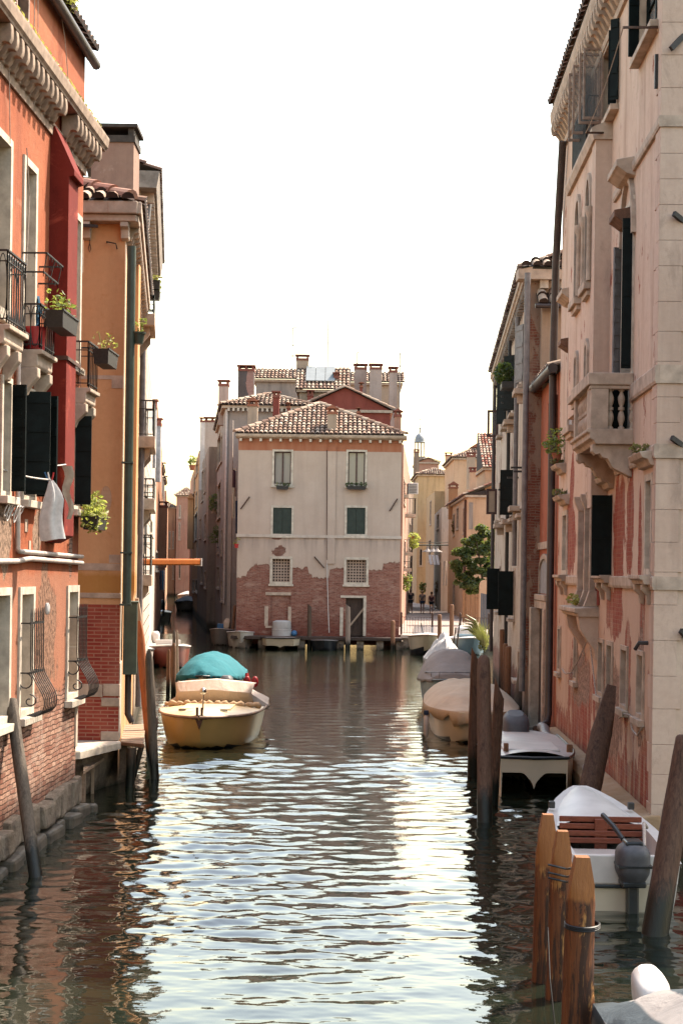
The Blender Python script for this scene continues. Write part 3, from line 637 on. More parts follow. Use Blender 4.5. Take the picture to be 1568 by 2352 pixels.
# cornice: frieze, modillions, slab
mb = MB(); cornice(mb, WR_, S0, S1+.05, 0, [(-.02, 9.94), (.035, 9.94), (.04, 10.05), (.06, 10.07), (.06, 10.10), (-.02, 10.10)])
cornice(mb, WR_, S0, S1+.34, 0, [(-.02, 10.395), (.27, 10.395), (.28, 10.42), (.31, 10.45), (.33, 10.56), (.33, 10.60), (-.02, 10.66)]); mb.build('cornice', 'shaded_cornice_stone', red)
k = 0; a = S1-.02
while a > -3.6:
    if not (bs0-.08 < a < bs0+.36):
        mb = MB(); pr = [(.0, 10.06), (.06, 10.05), (.10, 10.10), (.13, 10.16), (.17, 10.165), (.215, 10.15), (.245, 10.21), (.25, 10.29), (.24, 10.39), (.0, 10.39)]
        mb.prism([WR_.pt(a-.06, z, o+.03) for o, z in pr], tuple(V3(WR_.pt(a+.06, 0))-V3(WR_.pt(a-.06, 0)))); mb.build('modillion', 'shaded_cornice_stone', red, smooth=40, bevel=.012)
    a -= .27
mb = MB(); z = 11.72                                                                 # eaves gutter of the attic
mb.tube([WR_.pt(S0, z+.1, .13), WR_.pt(S1+.22, z, .13)], .075, 10); mb.wbox(WR_, S0, S1+.18, z+.06, z+.14, 0, .1); mb.build('gutter', 'brown_metal', red, smooth=40)
mb = MB(); tiles(mb, WR_.pt(S0, 11.86, .12), (*WR_.d, 0), (-.9*WR_.n[0], -.9*WR_.n[1], .35), [(0, 0), (S1-S0+.15, 0), (S1-S0+.15, 3), (0, 3)]); mb.build('roof', ['roof_tile', 'under_tile'], red, fix=False)
# base of stone blocks in two courses
rr = random.Random(5)
for (z0, z1, o, e, c0) in ((.17, .56, .13, S1+.02, .46), (-.6, .15, .24, S1+.45, .62)):
    mb = MB(); a = S0+.2
    while a < e-.1:
        w_ = min(c0*rr.uniform(.7, 1.5), e-a); j = rr.uniform(-.05, .06)
        mb.wbox(WR_, a+.012, a+w_-.012, z0, z1+rr.uniform(-.07, .03), -.25, o+j*.9); a += w_
    mb.V = [(x+rr.uniform(-.03, .03), y+rr.uniform(-.015, .015), z+rr.uniform(-.03, .03)) for x, y, z in mb.V]
    ob = mb.build('plinth', 'base_blocks' if z0 > 0 else 'base_dark', red, bevel=.05)
mb = MB()
for (x0, y0, x1, y1) in ((31, 0, 31, 1),): pass
zz = [WR_.px(0, 1293)[1], WR_.px(190, 1293)[1], WR_.px(190, 1279)[1]]
mb.tube([WR_.pt(-6, 3.86, .05), WR_.pt(sy(30, 1290), 3.90, .05), WR_.pt(sy(62, 1287), 3.94, .05), WR_.pt(S1+.05, zz[1], .05)], .036, 8)
mb.tube([WR_.pt(sy(33, 900), 6.9, .05), WR_.pt(sy(33, 1100), 5.0, .05), WR_.pt(sy(33, 1270), 4.06, .05), WR_.pt(sy(36, 1275), 4.03, .05), WR_.pt(S1+.05, zz[2], .05)], .032, 8); mb.build('drain_pipe', 'white_pipe', red, smooth=50)
# balconies with shallow stone slabs
def balcony(b, W, a0, a1, z, dep, zr, scroll, mat='pale_stone', corb=(.2, .8)):
    sl_ = MB(); cornice(sl_, W, a0, a1, 0, [(-.02, z-.24), (dep-.05, z-.24), (dep-.02, z-.20), (dep-.02, z-.07), (dep+.05, z-.06), (dep+.05, z), (-.02, z)])
    o = sl_.build('balcony', mat, b, bevel=.012)
    for f in corb:
        a = a0+(a1-a0)*f; c = MB(); pr = [(.0, z-.62), (.07, z-.60), (.11, z-.50), (dep*.75, z-.42), (dep*.95, z-.36), (dep*.95, z-.241), (0, z-.241)]
        c.prism([W.pt(a-.08, q, p) for p, q in pr], tuple(V3(W.pt(a+.08, 0))-V3(W.pt(a-.08, 0)))); c.build('corbel', mat, o, smooth=40, bevel=.012)
    r = MB(); iron_rail(r, [W.pt(a0+.02, 0, .0), W.pt(a0+.02, 0, dep), W.pt(a1-.02, 0, dep), W.pt(a1-.02, 0, 0)], z+.02, zr, .11, .007, .014, mid=zr-.13, scroll=scroll); r.build('railing', 'iron', o); return o
zs = [WR_.px(40, 703)[1], WR_.px(110, 735)[1], WR_.px(205, 806)[1]]
balcony(red, WR_, -3.3, sy(20, 700), 6.78, .22, 7.68, True)
balcony(red, WR_, sy(51, 720)-.02, sy(86, 740), 6.70, .24, 7.30, True, corb=(.08, .9))
balcony(red, WR_, sy(164, 790)-.02, sy(186, 800)+.02, 6.55, .26, 7.25, False, corb=(.1, .9))
for px_, y, lab, lm, nl in ((96, 690, 'dark iron planter of red stems and green leaves on middle red house balcony', 'leaf_pot', 120), (196, 775, 'empty dark planter rack with dry stalks on the balcony nearest the ochre house', 'leaf_dry', 26)):
    s = (sy(51, 720)+.42) if px_ < 100 else sy(175, 800)+.1
    planter('planter_box', lab, WR_.pt(s, 7.0 if px_ < 100 else 6.93, .44), .95 if px_ < 100 else .8, .24, .22, WR_.d, 'iron', nl, .075, .17, lm)
planter('planter_box', 'overflowing lime green plant in dark box beside the white laundry bag', WR_.pt(sy(172, 1170)+.25, 4.42, .26), .75, .24, .2, WR_.d, 'iron', 520, .075, .24, 'leaf_lime', trail=.3)
s0 = sy(26, 500); pk = MB(); e = thing('wire_basket', 'empty wire flower basket hooked on the top balcony rail', 'basket', WR_.pt(s0, 7.7, .3)); 
for z, d in ((7.55, .0), (7.78, .05)): iron_rail(pk, [WR_.pt(s0-.3-d, 0, .24), WR_.pt(s0-.3-d, 0, .5+d), WR_.pt(s0+.5+d, 0, .5+d), WR_.pt(s0+.5+d, 0, .24)], z-.06, z, .16, .004, .008)
for a in (-.3, .1, .5): pk.bar(WR_.pt(s0+a, 7.55, .5), WR_.pt(s0+a, 7.78, .55), .01)
pk.build('wire_frame', 'iron', e)
tag(MB().tube([WR_.pt(sy(60, 700), 6.72, .13), WR_.pt(sy(60, 700), 7.02, .13)], [.13, .15], 14).build('bucket', 'red_plastic', smooth=40), 'red plastic bucket standing on the red house balcony', 'bucket')
cl = MB(); s = sy(62, 640); cl.grid([[WR_.pt(s+.05*j+.02*sin(i*1.7+j), 7.45-.075*i, .14+.03*sin(j*2.1+i*.7)) for j in range(4)] for i in range(8)]); tag(cl.build('towel', 'cloth_blue', smooth=180), 'blue towel hung over the balcony rail of the red house', 'towel')
# clothes lines, laundry bag and pegs
e0 = WR_.pt(sy(140, 1067)-.02, WR_.px(140, 1067)[1], .33); s_, z_ = WR_.px(152, 1067, .30); pB = V3(WR_.pt(s_, z_, .30))
mb = MB(); mb.bar(pB, V3(WR_.pt(s_, z_, .0)), .03, .03); mb.build('iron_bracket', 'rust_iron', red)
pA = V3(at(-60, 1030, 19.6)); pC = V3(at(-60, 1048, 19.6)); s_, z_ = WR_.px(117, 1102, .38); pD = V3(WR_.pt(s_, z_, .38))
wire('clothes_line', 'upper white clothes line running to an iron bracket on the red house', [pA, pB], .011, 'rope_white', 'clothes line', sag=.10)
wire('clothes_line', 'lower white clothes line carrying the laundry bag', [pC, pD], .011, 'rope_white', 'clothes line', sag=.06)
e = thing('laundry_bag', 'long white cloth bag pegged on the lower clothes line', 'laundry', (pD.x, pD.y, pD.z-.80))
rows = []
for i in range(13):
    f = i/12; r = .02+.085*min(1, f*3.2) ** .8+.028*f; rows.append([(pD.x+.02*f+r*(1+.26*sin(3*t+1+f*1.2)+.14*sin(5*t+2)+.06*sin(11*t))*cos(t)+.02*sin(f*7), pD.y+r*.6*(1+.12*sin(4*t+f))*sin(t), pD.z-.80*f+.02*f*cos(t)) for t in [2*pi*j/26 for j in range(26)]])
mb = MB(); mb.grid(rows, closed=True); mb.face(rows[-1]); mb.build('bag', 'cloth_white', e, smooth=60)
for dx, m_ in ((-.04, 'blue_plastic'), (-.02, 'cloth_white'), (.02, 'red_plastic')): MB().bar(pD+V3((dx*.6, 0, -.03)), pD+V3((dx*2, 0, .10)), .016).build('clothes_peg', m_, e)
mb = MB(); mb.grid([[(pB.x-.06+.03*sin(i)+.05*j-.012*i*j/4+.01*i, pB.y-.02+.015*sin(j*2+i), pB.z-.02-.075*i) for j in range(4)] for i in range(11)]); tag(mb.build('cloth_strip', 'cloth_beige', smooth=180), 'beige strip of cloth hanging from the clothes line bracket', 'cloth')
mb = MB(); s = sy(5, 1180)
for k in range(7):
    a = s+.12*k; mb.tube([WR_.pt(a+.06*sin(t)*1.2, 4.62-.11*(1-cos(t))*(.7+.3*sin(k*2)), .06+.03*cos(t)) for t in [i*.6 for i in range(-5, 6)]], .010, 5)
tag(mb.build('rope_coil', 'rope_white', smooth=60), 'loops of white rope hung under the dark window shutters', 'rope')
e = thing('ballet_slippers', 'pair of pale slippers hung on the wall between two grilles', 'slippers', WR_.pt(sy(105, 1400), 3.0, .03))
for d in (-.042, .042):
    mb = MB(); a = sy(101, 1400); mb.ball(WR_.pt(a+d+.0, WR_.px(101, 1398)[1], .05), (.030, .025, .085), 10); mb.build('slipper', 'cloth_white', e, smooth=60)
for (pts, r) in (([(20, -60), (22, 150), (24, 330)], .006), ([(80, -40), (79, 240)], .006), ([(88, -40), (88, 235)], .006), ([(136, 0), (150, 90), (166, 300), (166, 470)], .006), ([(62, 340), (69, 450), (61, 640)], .007)):
    mb = MB(); mb.tube([WR_.pt(*WR_.px(x, y), .05 if y > 400 else .58 if y < 300 else .2) if False else WR_.pt(*WR_.px(x, y, .05), .05) for x, y in pts], r, 4); mb.build('cable', 'rope', red)
lb = MB(); leaves(lb, [(WR_.pt(-.4+.18*k, 11.98, .15), (.12, .12, .12)) for k in range(5)], 240, .09, rng); tag(lb.build('roof_grass', 'leaf_dry', fix=False), 'dry grass tuft growing over the gutter of the red house', 'grass')
lb = MB()
for k in range(26): lb.mesh([WR_.pt(-3.4+.21*k+rng.uniform(-.08, .08), 10.61, .29)]+[WR_.pt(-3.4+.21*k+dx, 10.61+dz, .29+do) for dx, dz, do in ((.03, .05, .02), (.0, .08+rng.uniform(0, .05), -.02), (-.03, .04, .03))], [(0, 1, 2), (0, 2, 3)], 0, rng.random())
lb.build('weeds', 'leaf_dry', red, fix=False)['kind'] = 'stuff'
# ---------------------------------------------------------------- ochre house
och = thing('ochre_house', 'ochre plastered house with a neat red brick foot and green downpipe', 'house', (b_[0], b_[1], .85))
wx = lambda x, y: WE.px(x, y)[0]; wz = lambda x, y: WE.px(x, y)[1]
zB = wz(230, 1388); zE = 9.78
mb = MB(); WE1 = Wall(WE.pt(5.0, 0)[:2], WE.pt(7, 0)[:2], 1)
facade(mb, WE, 3.4, 7, zB, zE); WYe = 9.6
facade(mb, WY, 0, WYe, .2, zE, ()); P = [WE.pt(3.4, 0), WE.pt(7, 0), WY.pt(WYe, 0), WY.pt(WYe, 0, -4)]; cap(mb, P, zE)
wk = Wall(WY.pt(WYe, 0)[:2], WY.pt(WYe, 0, -4)[:2], 1); facade(mb, wk, 0, 4, .2, zE); mb.build('wall', 'ochre_plaster', och, fix=False)
mb = MB(); facade(mb, WE, 3.4, 7, .86, zB); mb.build('brick_wall', 'neat_brick', och, fix=False)
mb = MB(); cz = wz(230, 1362), wz(230, 1374); mb.wbox(WE, 3.4, 7.015, cz[1], cz[0], -.05, .02)
za, zb_ = wz(230, 1572), wz(230, 1601); mb.wbox(WE, 3.4, 6.72, zb_, za, -.05, .018); mb.wbox(WE, 6.73, 7.015, zb_+.02, za+.01, -.05, .02); mb.wbox(WE, 6.70, 7.012, wz(250, 1622), zb_-.01, -.05, .022)
mb.wbox(WE, 6.7, 7.014, .86, wz(250, 1680), -.05, .02); mb.build('stone_band', 'pale_stone', och, bevel=.008)
mb = MB(); z1, z2 = wz(225, 862), wz(225, 871); mb.wbox(WE, 3.4, 7.0, z2, z1, 0, .008); mb.wbox(WE, wx(257, 885), 7.0, wz(270, 892), z1, 0, .010); mb.build('plaster_band', 'pale_stone', och); mb = MB(); mb.wbox(WE, wx(251, 1285), 7.0, wz(260, 1293), wz(260, 1274), 0, .01); mb.wbox(WE, 3.4, 7.0, wz(230, 1310), wz(230, 1294), 0, .008); mb.build('plaster_band', 'pale_stone', och)
# stone corner of the sunlit side, white plaster lesene
mb = MB(); mb.wbox(WY, .02, .75, .87, 2.2, -.1, .02); mb.wbox(WY, .05, .32, 2.2, zE-.3, -.1, .015); mb.build('pilaster', 'white_stone', och, bevel=.01)
# eaves
mb = MB(); mb.wbox(WE, 3.2, 7.22, zE, zE+.12, -.3, .24); mb.wbox(WE, 3.2, 7.24, zE+.121, zE+.34, -.3, .30); mb.wbox(WY, -.2, WYe+.1, zE+.001, zE+.119, -.3, .235); mb.wbox(WY, -.28, WYe+.1, zE+.125, zE+.335, -.3, .28); mb.build('eaves', 'pale_stone', och, bevel=.02)
for x in (201, 289):
    mb = MB(); a = wx(x, 540); pr = [(0, zE-.30), (.10, zE-.26), (.13, zE-.12), (.22, zE-.08), (.22, zE-.001), (0, zE-.001)]; mb.prism([WE.pt(a-.07, z, o) for o, z in pr], (.14, 0, 0)); mb.build('bracket', 'white_stone', och, bevel=.01)
for k in range(22):
    mb = MB(); a = .35+.42*k; pr = [(0, zE-.22), (.10, zE-.2), (.14, zE-.1), (.22, zE-.07), (.22, zE-.001), (0, zE-.001)]; mb.prism([WY.pt(a-.06, z, o) for o, z in pr], tuple(V3((*WY.d, 0))*.12)); mb.build('bracket', 'pale_stone', och)
zr = zE+.34; mb = MB(); O = V3(WE.pt(3.2, zr, .28)); tiles(mb, O, (1, 0, 0), (0, .9, .40), [(0, 0), (3.95, 0), (2.2, 1.9), (0, 1.9)], pitch=.25, r=.105, tl=.42)
tiles(mb, V3(WY.pt(-.2, zr, .26)), (*WY.d, 0), (-.9*WY.n[0], -.9*WY.n[1], .40), [(0, 0), (9.8, 0), (9.8, 1.9), (1.7, 1.9)], pitch=.25, r=.105); mb.build('roof', ['roof_tile', 'under_tile'], och, fix=False)
mb = MB(); ridge(mb, O+V3((3.9, .05, .05)), O+V3((2.15, 1.75, .86)), .13, .5); mb.build('ridge_tiles', 'red_tile', och, fix=False)
c = at(259, 400, 32.6); chim = chimney(och, c[0], 33., 9.6, at(259, 328, 32.6)[2], .88, .9, 'purple_plaster', 'flat', 'cap_dark'); chim['label'] = 'broad purple grey rendered chimney'
# green pipe, cupboard, wall hooks
ps = WY.px(297, 700, .09)[0]; ps2 = ps
mb = MB(); mb.tube([WY.pt(ps, 9.35, .12), WY.pt(ps, wz(290, 1384)-.05, .12)], .075, 10)
for y in (1065, 1270, 1388): mb.bar(WY.pt(ps, wz(287, y), .0), WY.pt(ps, wz(287, y), .2), .2, .03)
mb.build('downpipe', 'green_metal', och, smooth=50)
zc_ = (at(295, 1384, 28.5)[2], at(295, 1546, 28.5)[2]); mb = MB(); mb.wbox(WY, .95, 1.55, zc_[1], zc_[0], .03, .27); mb.wbox(WY, .93, 1.57, zc_[0]+.001, zc_[0]+.03, .0, .29); mb.build('meter_cupboard', 'green_metal', och, bevel=.008)
mb = MB(); mb.tube([WY.pt(1.3, zc_[1], .12), WY.pt(1.3, 1.2, .12), WY.pt(1.3, 1.05, .2)], .06, 8); mb.build('lower_pipe', 'brown_metal', och, smooth=50)
mb = MB(); X0, X1, X2, Y0, Y1 = -4.4, -3.965, -4.13, b_[1]+3., b_[1]+3.3; mb.box(X0, X1, Y0, Y1, 3.4, zE-.1); mb.mesh([(X0, Y0, 2.2), (X2, Y0, 2.2), (X2, Y1, 2.2), (X0, Y1, 2.2), (X0, Y0, 3.4), (X1, Y0, 3.4), (X1, Y1, 3.4), (X0, Y1, 3.4)], [(0, 1, 5, 4), (1, 2, 6, 5), (2, 3, 7, 6), (3, 0, 4, 7), (3, 2, 1, 0)])
mb.build('flue', 'ochre_plaster', och)
mb = MB(); s, z = WE.px(247, 558); mb.tube([WE.pt(s, z, .02), WE.pt(s, z, .1), WE.pt(s+.16, z-.03, .1), WE.pt(s+.18, z-.12, .06)], .012, 5); mb.tube([WE.pt(*WE.px(208, 520), .03), WE.pt(*WE.px(207, 560), .03), WE.pt(*WE.px(204, 572), .03), WE.pt(*WE.px(207, 580), .03), WE.pt(*WE.px(210, 572), .03), WE.pt(*WE.px(207, 560), .03)], .006, 4)
mb.bar(WE.pt(*WE.px(197, 526), .28), WE.pt(*WE.px(231, 528), .28), .05, .05); mb.build('iron_hook', 'iron', och)
pot('little green plant pot clamped to the green downpipe', tuple(V3(WY.pt(ps+.05, 0, .25))+V3((0, 0, at(301, 836, 29.5)[2]-.0))), .12, .2, 70, .06, .10, mat='green_metal')
# landing stone, its timber shelf and little jetty
land = thing('stone_landing', 'sunlit stone landing slab with a low timber shelf by the ochre house', 'landing', (b_[0]-.5, b_[1]-1.5, 0))
mb = MB(); X0, X1, Y0, Y1 = -5.2, b_[0]+.06, 25.6, b_[1]-.01
mb.mesh([(X0, 25.0, .72), (X1-.45, 25.5, .72), (X1, Y1, .72), (X0, Y1, .72), (X0, 25.0, .86), (X1-.45, 25.5, .86), (X1, Y1, .855), (X0, Y1, .86)], [(4, 5, 6, 7), (0, 1, 5, 4), (1, 2, 6, 5), (2, 3, 7, 6), (3, 0, 4, 7)]); mb.build('slab', 'white_stone', land, bevel=.03)
mb = MB(); mb.mesh([(X0, 26.0, -1), (X1-.75, 26.2, -1), (X1-.06, Y1+1.2, -1), (X0, Y1+1.2, -1), (X0, 26.0, .715), (X1-.5, 26.1, .715), (X1-.06, Y1+1.2, .715), (X0, Y1+1.2, .715)], [(4, 5, 6, 7), (0, 1, 5, 4), (1, 2, 6, 5), (2, 3, 7, 6), (3, 0, 4, 7)]); mb.build('footing', 'base_blocks', land)
mb = MB(); q = [on_z(*p, .55) for p in ((192, 1772), (253, 1731), (237, 1722), (192, 1742))]; mb.prism(q, (0, 0, -.05)); q2 = on_z(193, 1772, .5); mb.bar(q2, (q2[0], q2[1], -.1), .06); q3 = on_z(214, 1755, .5); mb.bar(q3, (q3[0], q3[1], -.1), .05); mb.build('timber_shelf', 'jetty_wood', land) if 'jetty_wood' in M else None
# ================================================================ FAR END: the pale house facing the bridge and everything behind it
YH = 79.
xl, xr = at(545, 1230, YH)[0], at(919, 1230, YH)[0]
WC = Wall((xl, YH), (xr, YH), 1)
hs = lambda x, y: WC.px(514.4+.2812*x, 992+.2812*y)               # enlarged-crop coordinates -> (s, z)
def fwin(b, W, x0, y0, x1, y1, ops, **k):
    a, c = W.px(x0, (y0+y1)/2)[0], W.px(x1, (y0+y1)/2)[0]; m = (x0+x1)/2
    return win(b, W, a, c, W.px(m, y1)[1], W.px(m, y0)[1], ops, **k)
def prof_curve(a, u, pts):
    """height of the bare-brick edge along the wall as a float curve"""
    lo, hi = pts[0][0], pts[-1][0]; zl, zh = min(p[1] for p in pts), max(p[1] for p in pts)
    t = a.rng(a.sep(u)[0], lo, hi); nd = a.n('FloatCurve', {1: t}); cv = nd.mapping.curves[0]
    for i, (x, z) in enumerate(pts):
        xx, yy = (x-lo)/(hi-lo), (z-zl)/(zh-zl)
        if i == 0: cv.points[0].location = (0, yy)
        elif i == len(pts)-1: cv.points[-1].location = (1, yy)
        else: cv.points.new(xx, yy)
    for p in cv.points: p.handle_type = 'VECTOR'
    nd.mapping.update(); return a.rng(nd.outputs[0], 0, 1, zl, zh)
def pale_house_mat():
    a = N('pale_plaster', .9, .12); u = a.uv; x, z = a.sep(u)[0], a.sep(u)[1]
    P = [(100, 1185), (180, 1190), (190, 1150), (230, 1100), (260, 1080), (365, 1080), (370, 1100), (560, 1105), (640, 1112), (685, 1108), (690, 1160), (715, 1165), (722, 1195), (855, 1195), (862, 1120), (975, 1105), (985, 1125), (1180, 1125), (1290, 1128), (1300, 1075), (1390, 1062), (1430, 1066)]
    pts = [(WC.tex(*hs(px_, py))[0], hs(px_, py)[1]) for px_, py in P]
    e = prof_curve(a, u, pts); nz = a.mth('MULTIPLY', a.mth('SUBTRACT', a.noise(u, 2.6, 8, .7), .5), .55)
    fld = a.mth('ADD', a.mth('SUBTRACT', z, e), nz); mask = a.rng(fld, -.012, .012, 1, 0)
    for (px_, py, w, h) in ((455, 975, .32, .26), (430, 868, .30, .07)):
        s, zz = hs(px_, py); d = a.vm('LENGTH', a.vm('MULTIPLY', a.vm('SUBTRACT', u, (WC.tex(s, zz)[0], zz, 0)), (1/w, 1/h, 0))); mask = a.mth('MAXIMUM', mask, a.rng(a.mth('ADD', d, a.mth('MULTIPLY', nz, 5.)), .98, 1.02, 1, 0))
    f1 = a.noise(u, .5, 7, .65); f2 = a.noise(a.scale(u, (2.4, .2, 1)), 1., 5, .6); f3 = a.noise(u, 8, 5, .7)
    c = a.mix(a.rng(f1, .34, .66), (.59, .45, .36), (.68, .53, .43)); c = a.mix(a.rng(f2, .48, .74, 0, .35), c, (.38, .295, .245)); c = a.mix(a.rng(f3, .4, .75, 0, .2), c, (.34, .26, .21))
    zt = hs(700, 158)[1]; zc = hs(700, 860)[1]
    c = a.mix(a.mth('MULTIPLY', a.rng(z, zc-.9, zc, 0, 1), a.mth('MULTIPLY', a.rng(z, zc, zc+.01, 1, 0), a.rng(f2, .42, .62, 0, .6))), c, (.24, .19, .18))
    n2 = a.mth('ADD', z, a.mth('MULTIPLY', a.mth('SUBTRACT', f3, .5), .02)); c = a.mix(a.rng(n2, zt, zt+.02), c, a.mix(a.rng(f2, .35, .65), (.42, .15, .08), (.50, .22, .13)))
    uc, uh = br_old((.29, .095, .068), (.40, .165, .115), (.34, .24, .19), (.46, .30, .24), .5)(a, u)
    uc = a.mix(a.rng(a.mth('ADD', z, a.mth('MULTIPLY', a.mth('SUBTRACT', f1, .5), 1.5)), .9, 1.9, .7, 0), uc, (.20, .055, .04))
    uc = a.mix(a.rng(a.noise(a.scale(u, (1, 3, 1)), 3.2, 7, .75), .50, .64, 0, .8), uc, (.13, .045, .032)); uc = a.mix(a.rng(a.noise(a.scale(u, (.7, 2.4, 1)), 1.7, 8, .75, .4), .55, .68, 0, .75), uc, (.52, .36, .28))
    edge = a.mth('MULTIPLY', a.rng(fld, -.10, 0, 0, .45), mask); uc = a.mix(edge, uc, (.14, .07, .05))
    c = a.mix(mask, c, uc); a.col(c); a.bump(a.mth('ADD', a.mth('MULTIPLY', a.mth('SUBTRACT', 1., mask), a.mth('ADD', 1.3, a.mth('MULTIPLY', f3, .4))), a.mth('MULTIPLY', mask, uh)), .35, .04)
pale_house_mat()
stucco('plaster_pink', (.56, .42, .36), (.62, .48, .42), streak=.35, bump=.15); stucco('plaster_grey', (.40, .325, .28), (.50, .415, .36), dirt=(.12, .10, .10), streak=.5, c3=(.46, .34, .29), bump=.2)
stucco('plaster_red', (.30, .075, .055), (.36, .10, .075), dirt=(.16, .05, .04), streak=.5, bump=.2); stucco('plaster_beige', (.50, .37, .27), (.58, .44, .33), streak=.4, bump=.2); stucco('plaster_peach', (.74, .46, .285), (.80, .53, .35), streak=.3, bump=.15)
stucco('plaster_rose', (.52, .27, .19), (.60, .34, .25), streak=.4, bump=.2); stucco('plaster_orange', (.60, .30, .14), (.66, .36, .19), streak=.45, dirt=(.25, .12, .06), bump=.2); stucco('plaster_brown', (.33, .24, .18), (.42, .31, .24), streak=.5, dirt=(.07, .055, .05), bump=.25); stucco('plaster_cream', (.66, .54, .45), (.72, .61, .52), streak=.4, bump=.15)
stucco('plaster_wood_red', (.50, .24, .14), (.58, .31, .19), streak=.6, dirt=(.16, .08, .06), bump=.25)
ph = thing('pale_house', 'pale plastered house with bare brick foot, four rows of openings and hipped tile roof', 'house', (xl, YH, 0))
ops = []; zE = hs(700, 35)[1]
HW = lambda x0, y0, x1, y1, **k: (lambda A, B: win(ph, WC, A[0], B[0], B[1], A[1], ops, **k))(hs(x0, y0), hs(x1, y1))
w1 = HW(396, 143, 562, 440, sur=.10, rec=.22, pane='pale_glass', mull=(1, 0), sill=.05); w2 = HW(998, 145, 1165, 445, sur=.10, rec=.22, pane='pale_glass', mull=(1, 0), sill=.05)
for r in ((385, 601, 567, 850), (987, 601, 1168, 852)): HW(*r, sur=.105, rec=.12, closed='green_shutter', sill=.05, frame=None)
lat = N('lattice', .9, .1); u_ = lat.uv; wv = lat.vm('FRACTION', lat.scale(u_, (1/.145, 1/.145, 0))); d_ = lat.vm('LENGTH', lat.vm('MULTIPLY', lat.vm('SUBTRACT', wv, (.5, .5, 0)), (1, 1, 0))); mk = lat.rng(d_, .30, .34, 1, 0)
lat.col(lat.mix(mk, (.50, .37, .29), (.05, .035, .03))); lat.bump(lat.mth('SUBTRACT', 1., mk), .6, .05)
for r in ((376, 1015, 558, 1245), (980, 1023, 1178, 1250)): HW(*r, sur=.125, rec=.18, pane='lattice', frame=None, sill=.04, name='lattice_window')
# doorways: bricked up on one side, an old plank door with a brace on the other
A, B = hs(995, 1345), hs(1155, 1665); ops.append((A[0], B[0], .6, A[1])); mb = MB(); mb.wbox(WC, A[0], B[0], .66, A[1], -.24, -.18)
for k in range(5): mb.wbox(WC, A[0]+.005+k*(B[0]-A[0])/5, A[0]+(k+1)*(B[0]-A[0])/5-.012, .66, A[1]-.01, -.179, -.16)
dr = mb.build('door', 'old_door', ph) if 'old_door' in M else None
mb = MB(); mb.bar(V3(WC.pt(hs(1030, 1580)[0], hs(1030, 1580)[1], -.10)), V3(WC.pt(hs(1150, 1430)[0], hs(1150, 1430)[1], -.10)), .09, .09); mb.build('brace', 'pile_pale', dr)
mb = MB(); mb.wbox(WC, hs(970, 0)[0], hs(1180, 0)[0], hs(0, 1341)[1], hs(0, 1322)[1], -.1, .03); mb.wbox(WC, hs(1157, 0)[0], hs(1180, 0)[0], .66, hs(0, 1342)[1], -.15, .025); mb.wbox(WC, hs(967, 0)[0], hs(993, 0)[0], .66, hs(0, 1420)[1], -.15, .026); mb.build('door_surround', 'white_stone', dr)
mb = MB(); A, B = hs(383, 1330), hs(543, 1580); ops.append((A[0], B[0], B[1], A[1])); mb.wbox(WC, A[0], B[0], B[1], A[1], -.2, -.07); bd = mb.build('blocked_doorway', 'pale_plaster', ph)
mb = MB(); mb.wbox(WC, hs(358, 0)[0], hs(566, 0)[0], hs(0, 1328)[1], hs(0, 1304)[1], -.1, .03)
for x0, x1 in ((352, 382), (544, 570)): mb.wbox(WC, hs(x0, 0)[0], hs(x1, 0)[0], hs(0, 1578)[1], hs(0, 1420)[1], -.1, .026)
mb.wbox(WC, hs(360, 0)[0], hs(568, 0)[0], hs(0, 1596)[1], hs(0, 1579)[1], -.1, .03); mb.build('door_surround', 'pale_stone', bd)
mb = MB(); vol(mb, WC, 0, xr-xl, 9, .2, zE-.1, ops); mb.build('wall', 'pale_plaster', ph, fix=False)
mb = MB(); mb.wbox(WC, hs(848, 0)[0], hs(918, 0)[0], hs(0, 1065)[1], zE-.5, 0, .06); mb.build('flue', 'pale_plaster', ph)
mb = MB(); mb.wbox(WC, -.05, xr-xl+.05, hs(0, 856)[1], hs(0, 832)[1], .001, .07); mb.build('string_course', 'plaster_cream', ph)
mb = MB(); cornice(mb, WC, -.12, xr-xl+.25, 0, [(-.1, zE-.16), (.10, zE-.16), (.30, zE-.08), (.34, zE), (.34, zE+.06), (-.1, zE+.06)]); mb.build('eaves', 'pale_stone', ph)
for k in range(17):
    a = .12+k*(xr-xl-.2)/16; mb = MB(); mb.wbox(WC, a-.06, a+.06, zE-.30, zE-.161, .001, .22); mb.build('bracket', 'white_stone', ph)
zR = zE+.06; apx = at(734, 929, YH+3.9); U0 = xl-.15; L = xr-xl+.35; rise = apx[2]-zR; sl_ = hypot(4.2, rise); ax = apx[0]-U0
mb = MB(); tiles(mb, (U0, YH-.3, zR), (1, 0, 0), (0, 4.2/sl_, rise/sl_), [(0, 0), (L, 0), (ax, sl_)], pitch=.235, r=.10, tl=.40)
for q in ([(U0, YH-.3, zR), apx, (apx[0], YH+12, apx[2]), (U0, YH+12, zR)], [(U0+L, YH-.3, zR), (U0+L, YH+12, zR), (apx[0], YH+12, apx[2]), apx]): mb.face(q, 1)
ridge(mb, (U0, YH-.3, zR+.06), (apx[0], YH+3.9, apx[2]+.05), .13, .45); ridge(mb, (U0+L, YH-.3, zR+.06), (apx[0], YH+3.9, apx[2]+.05), .13, .45); ridge(mb, (apx[0], YH+3.9, apx[2]+.05), (apx[0], YH+11.9, apx[2]+.05), .13, .45)
mb.build('roof', ['roof_tile', 'under_tile'], ph, fix=False)
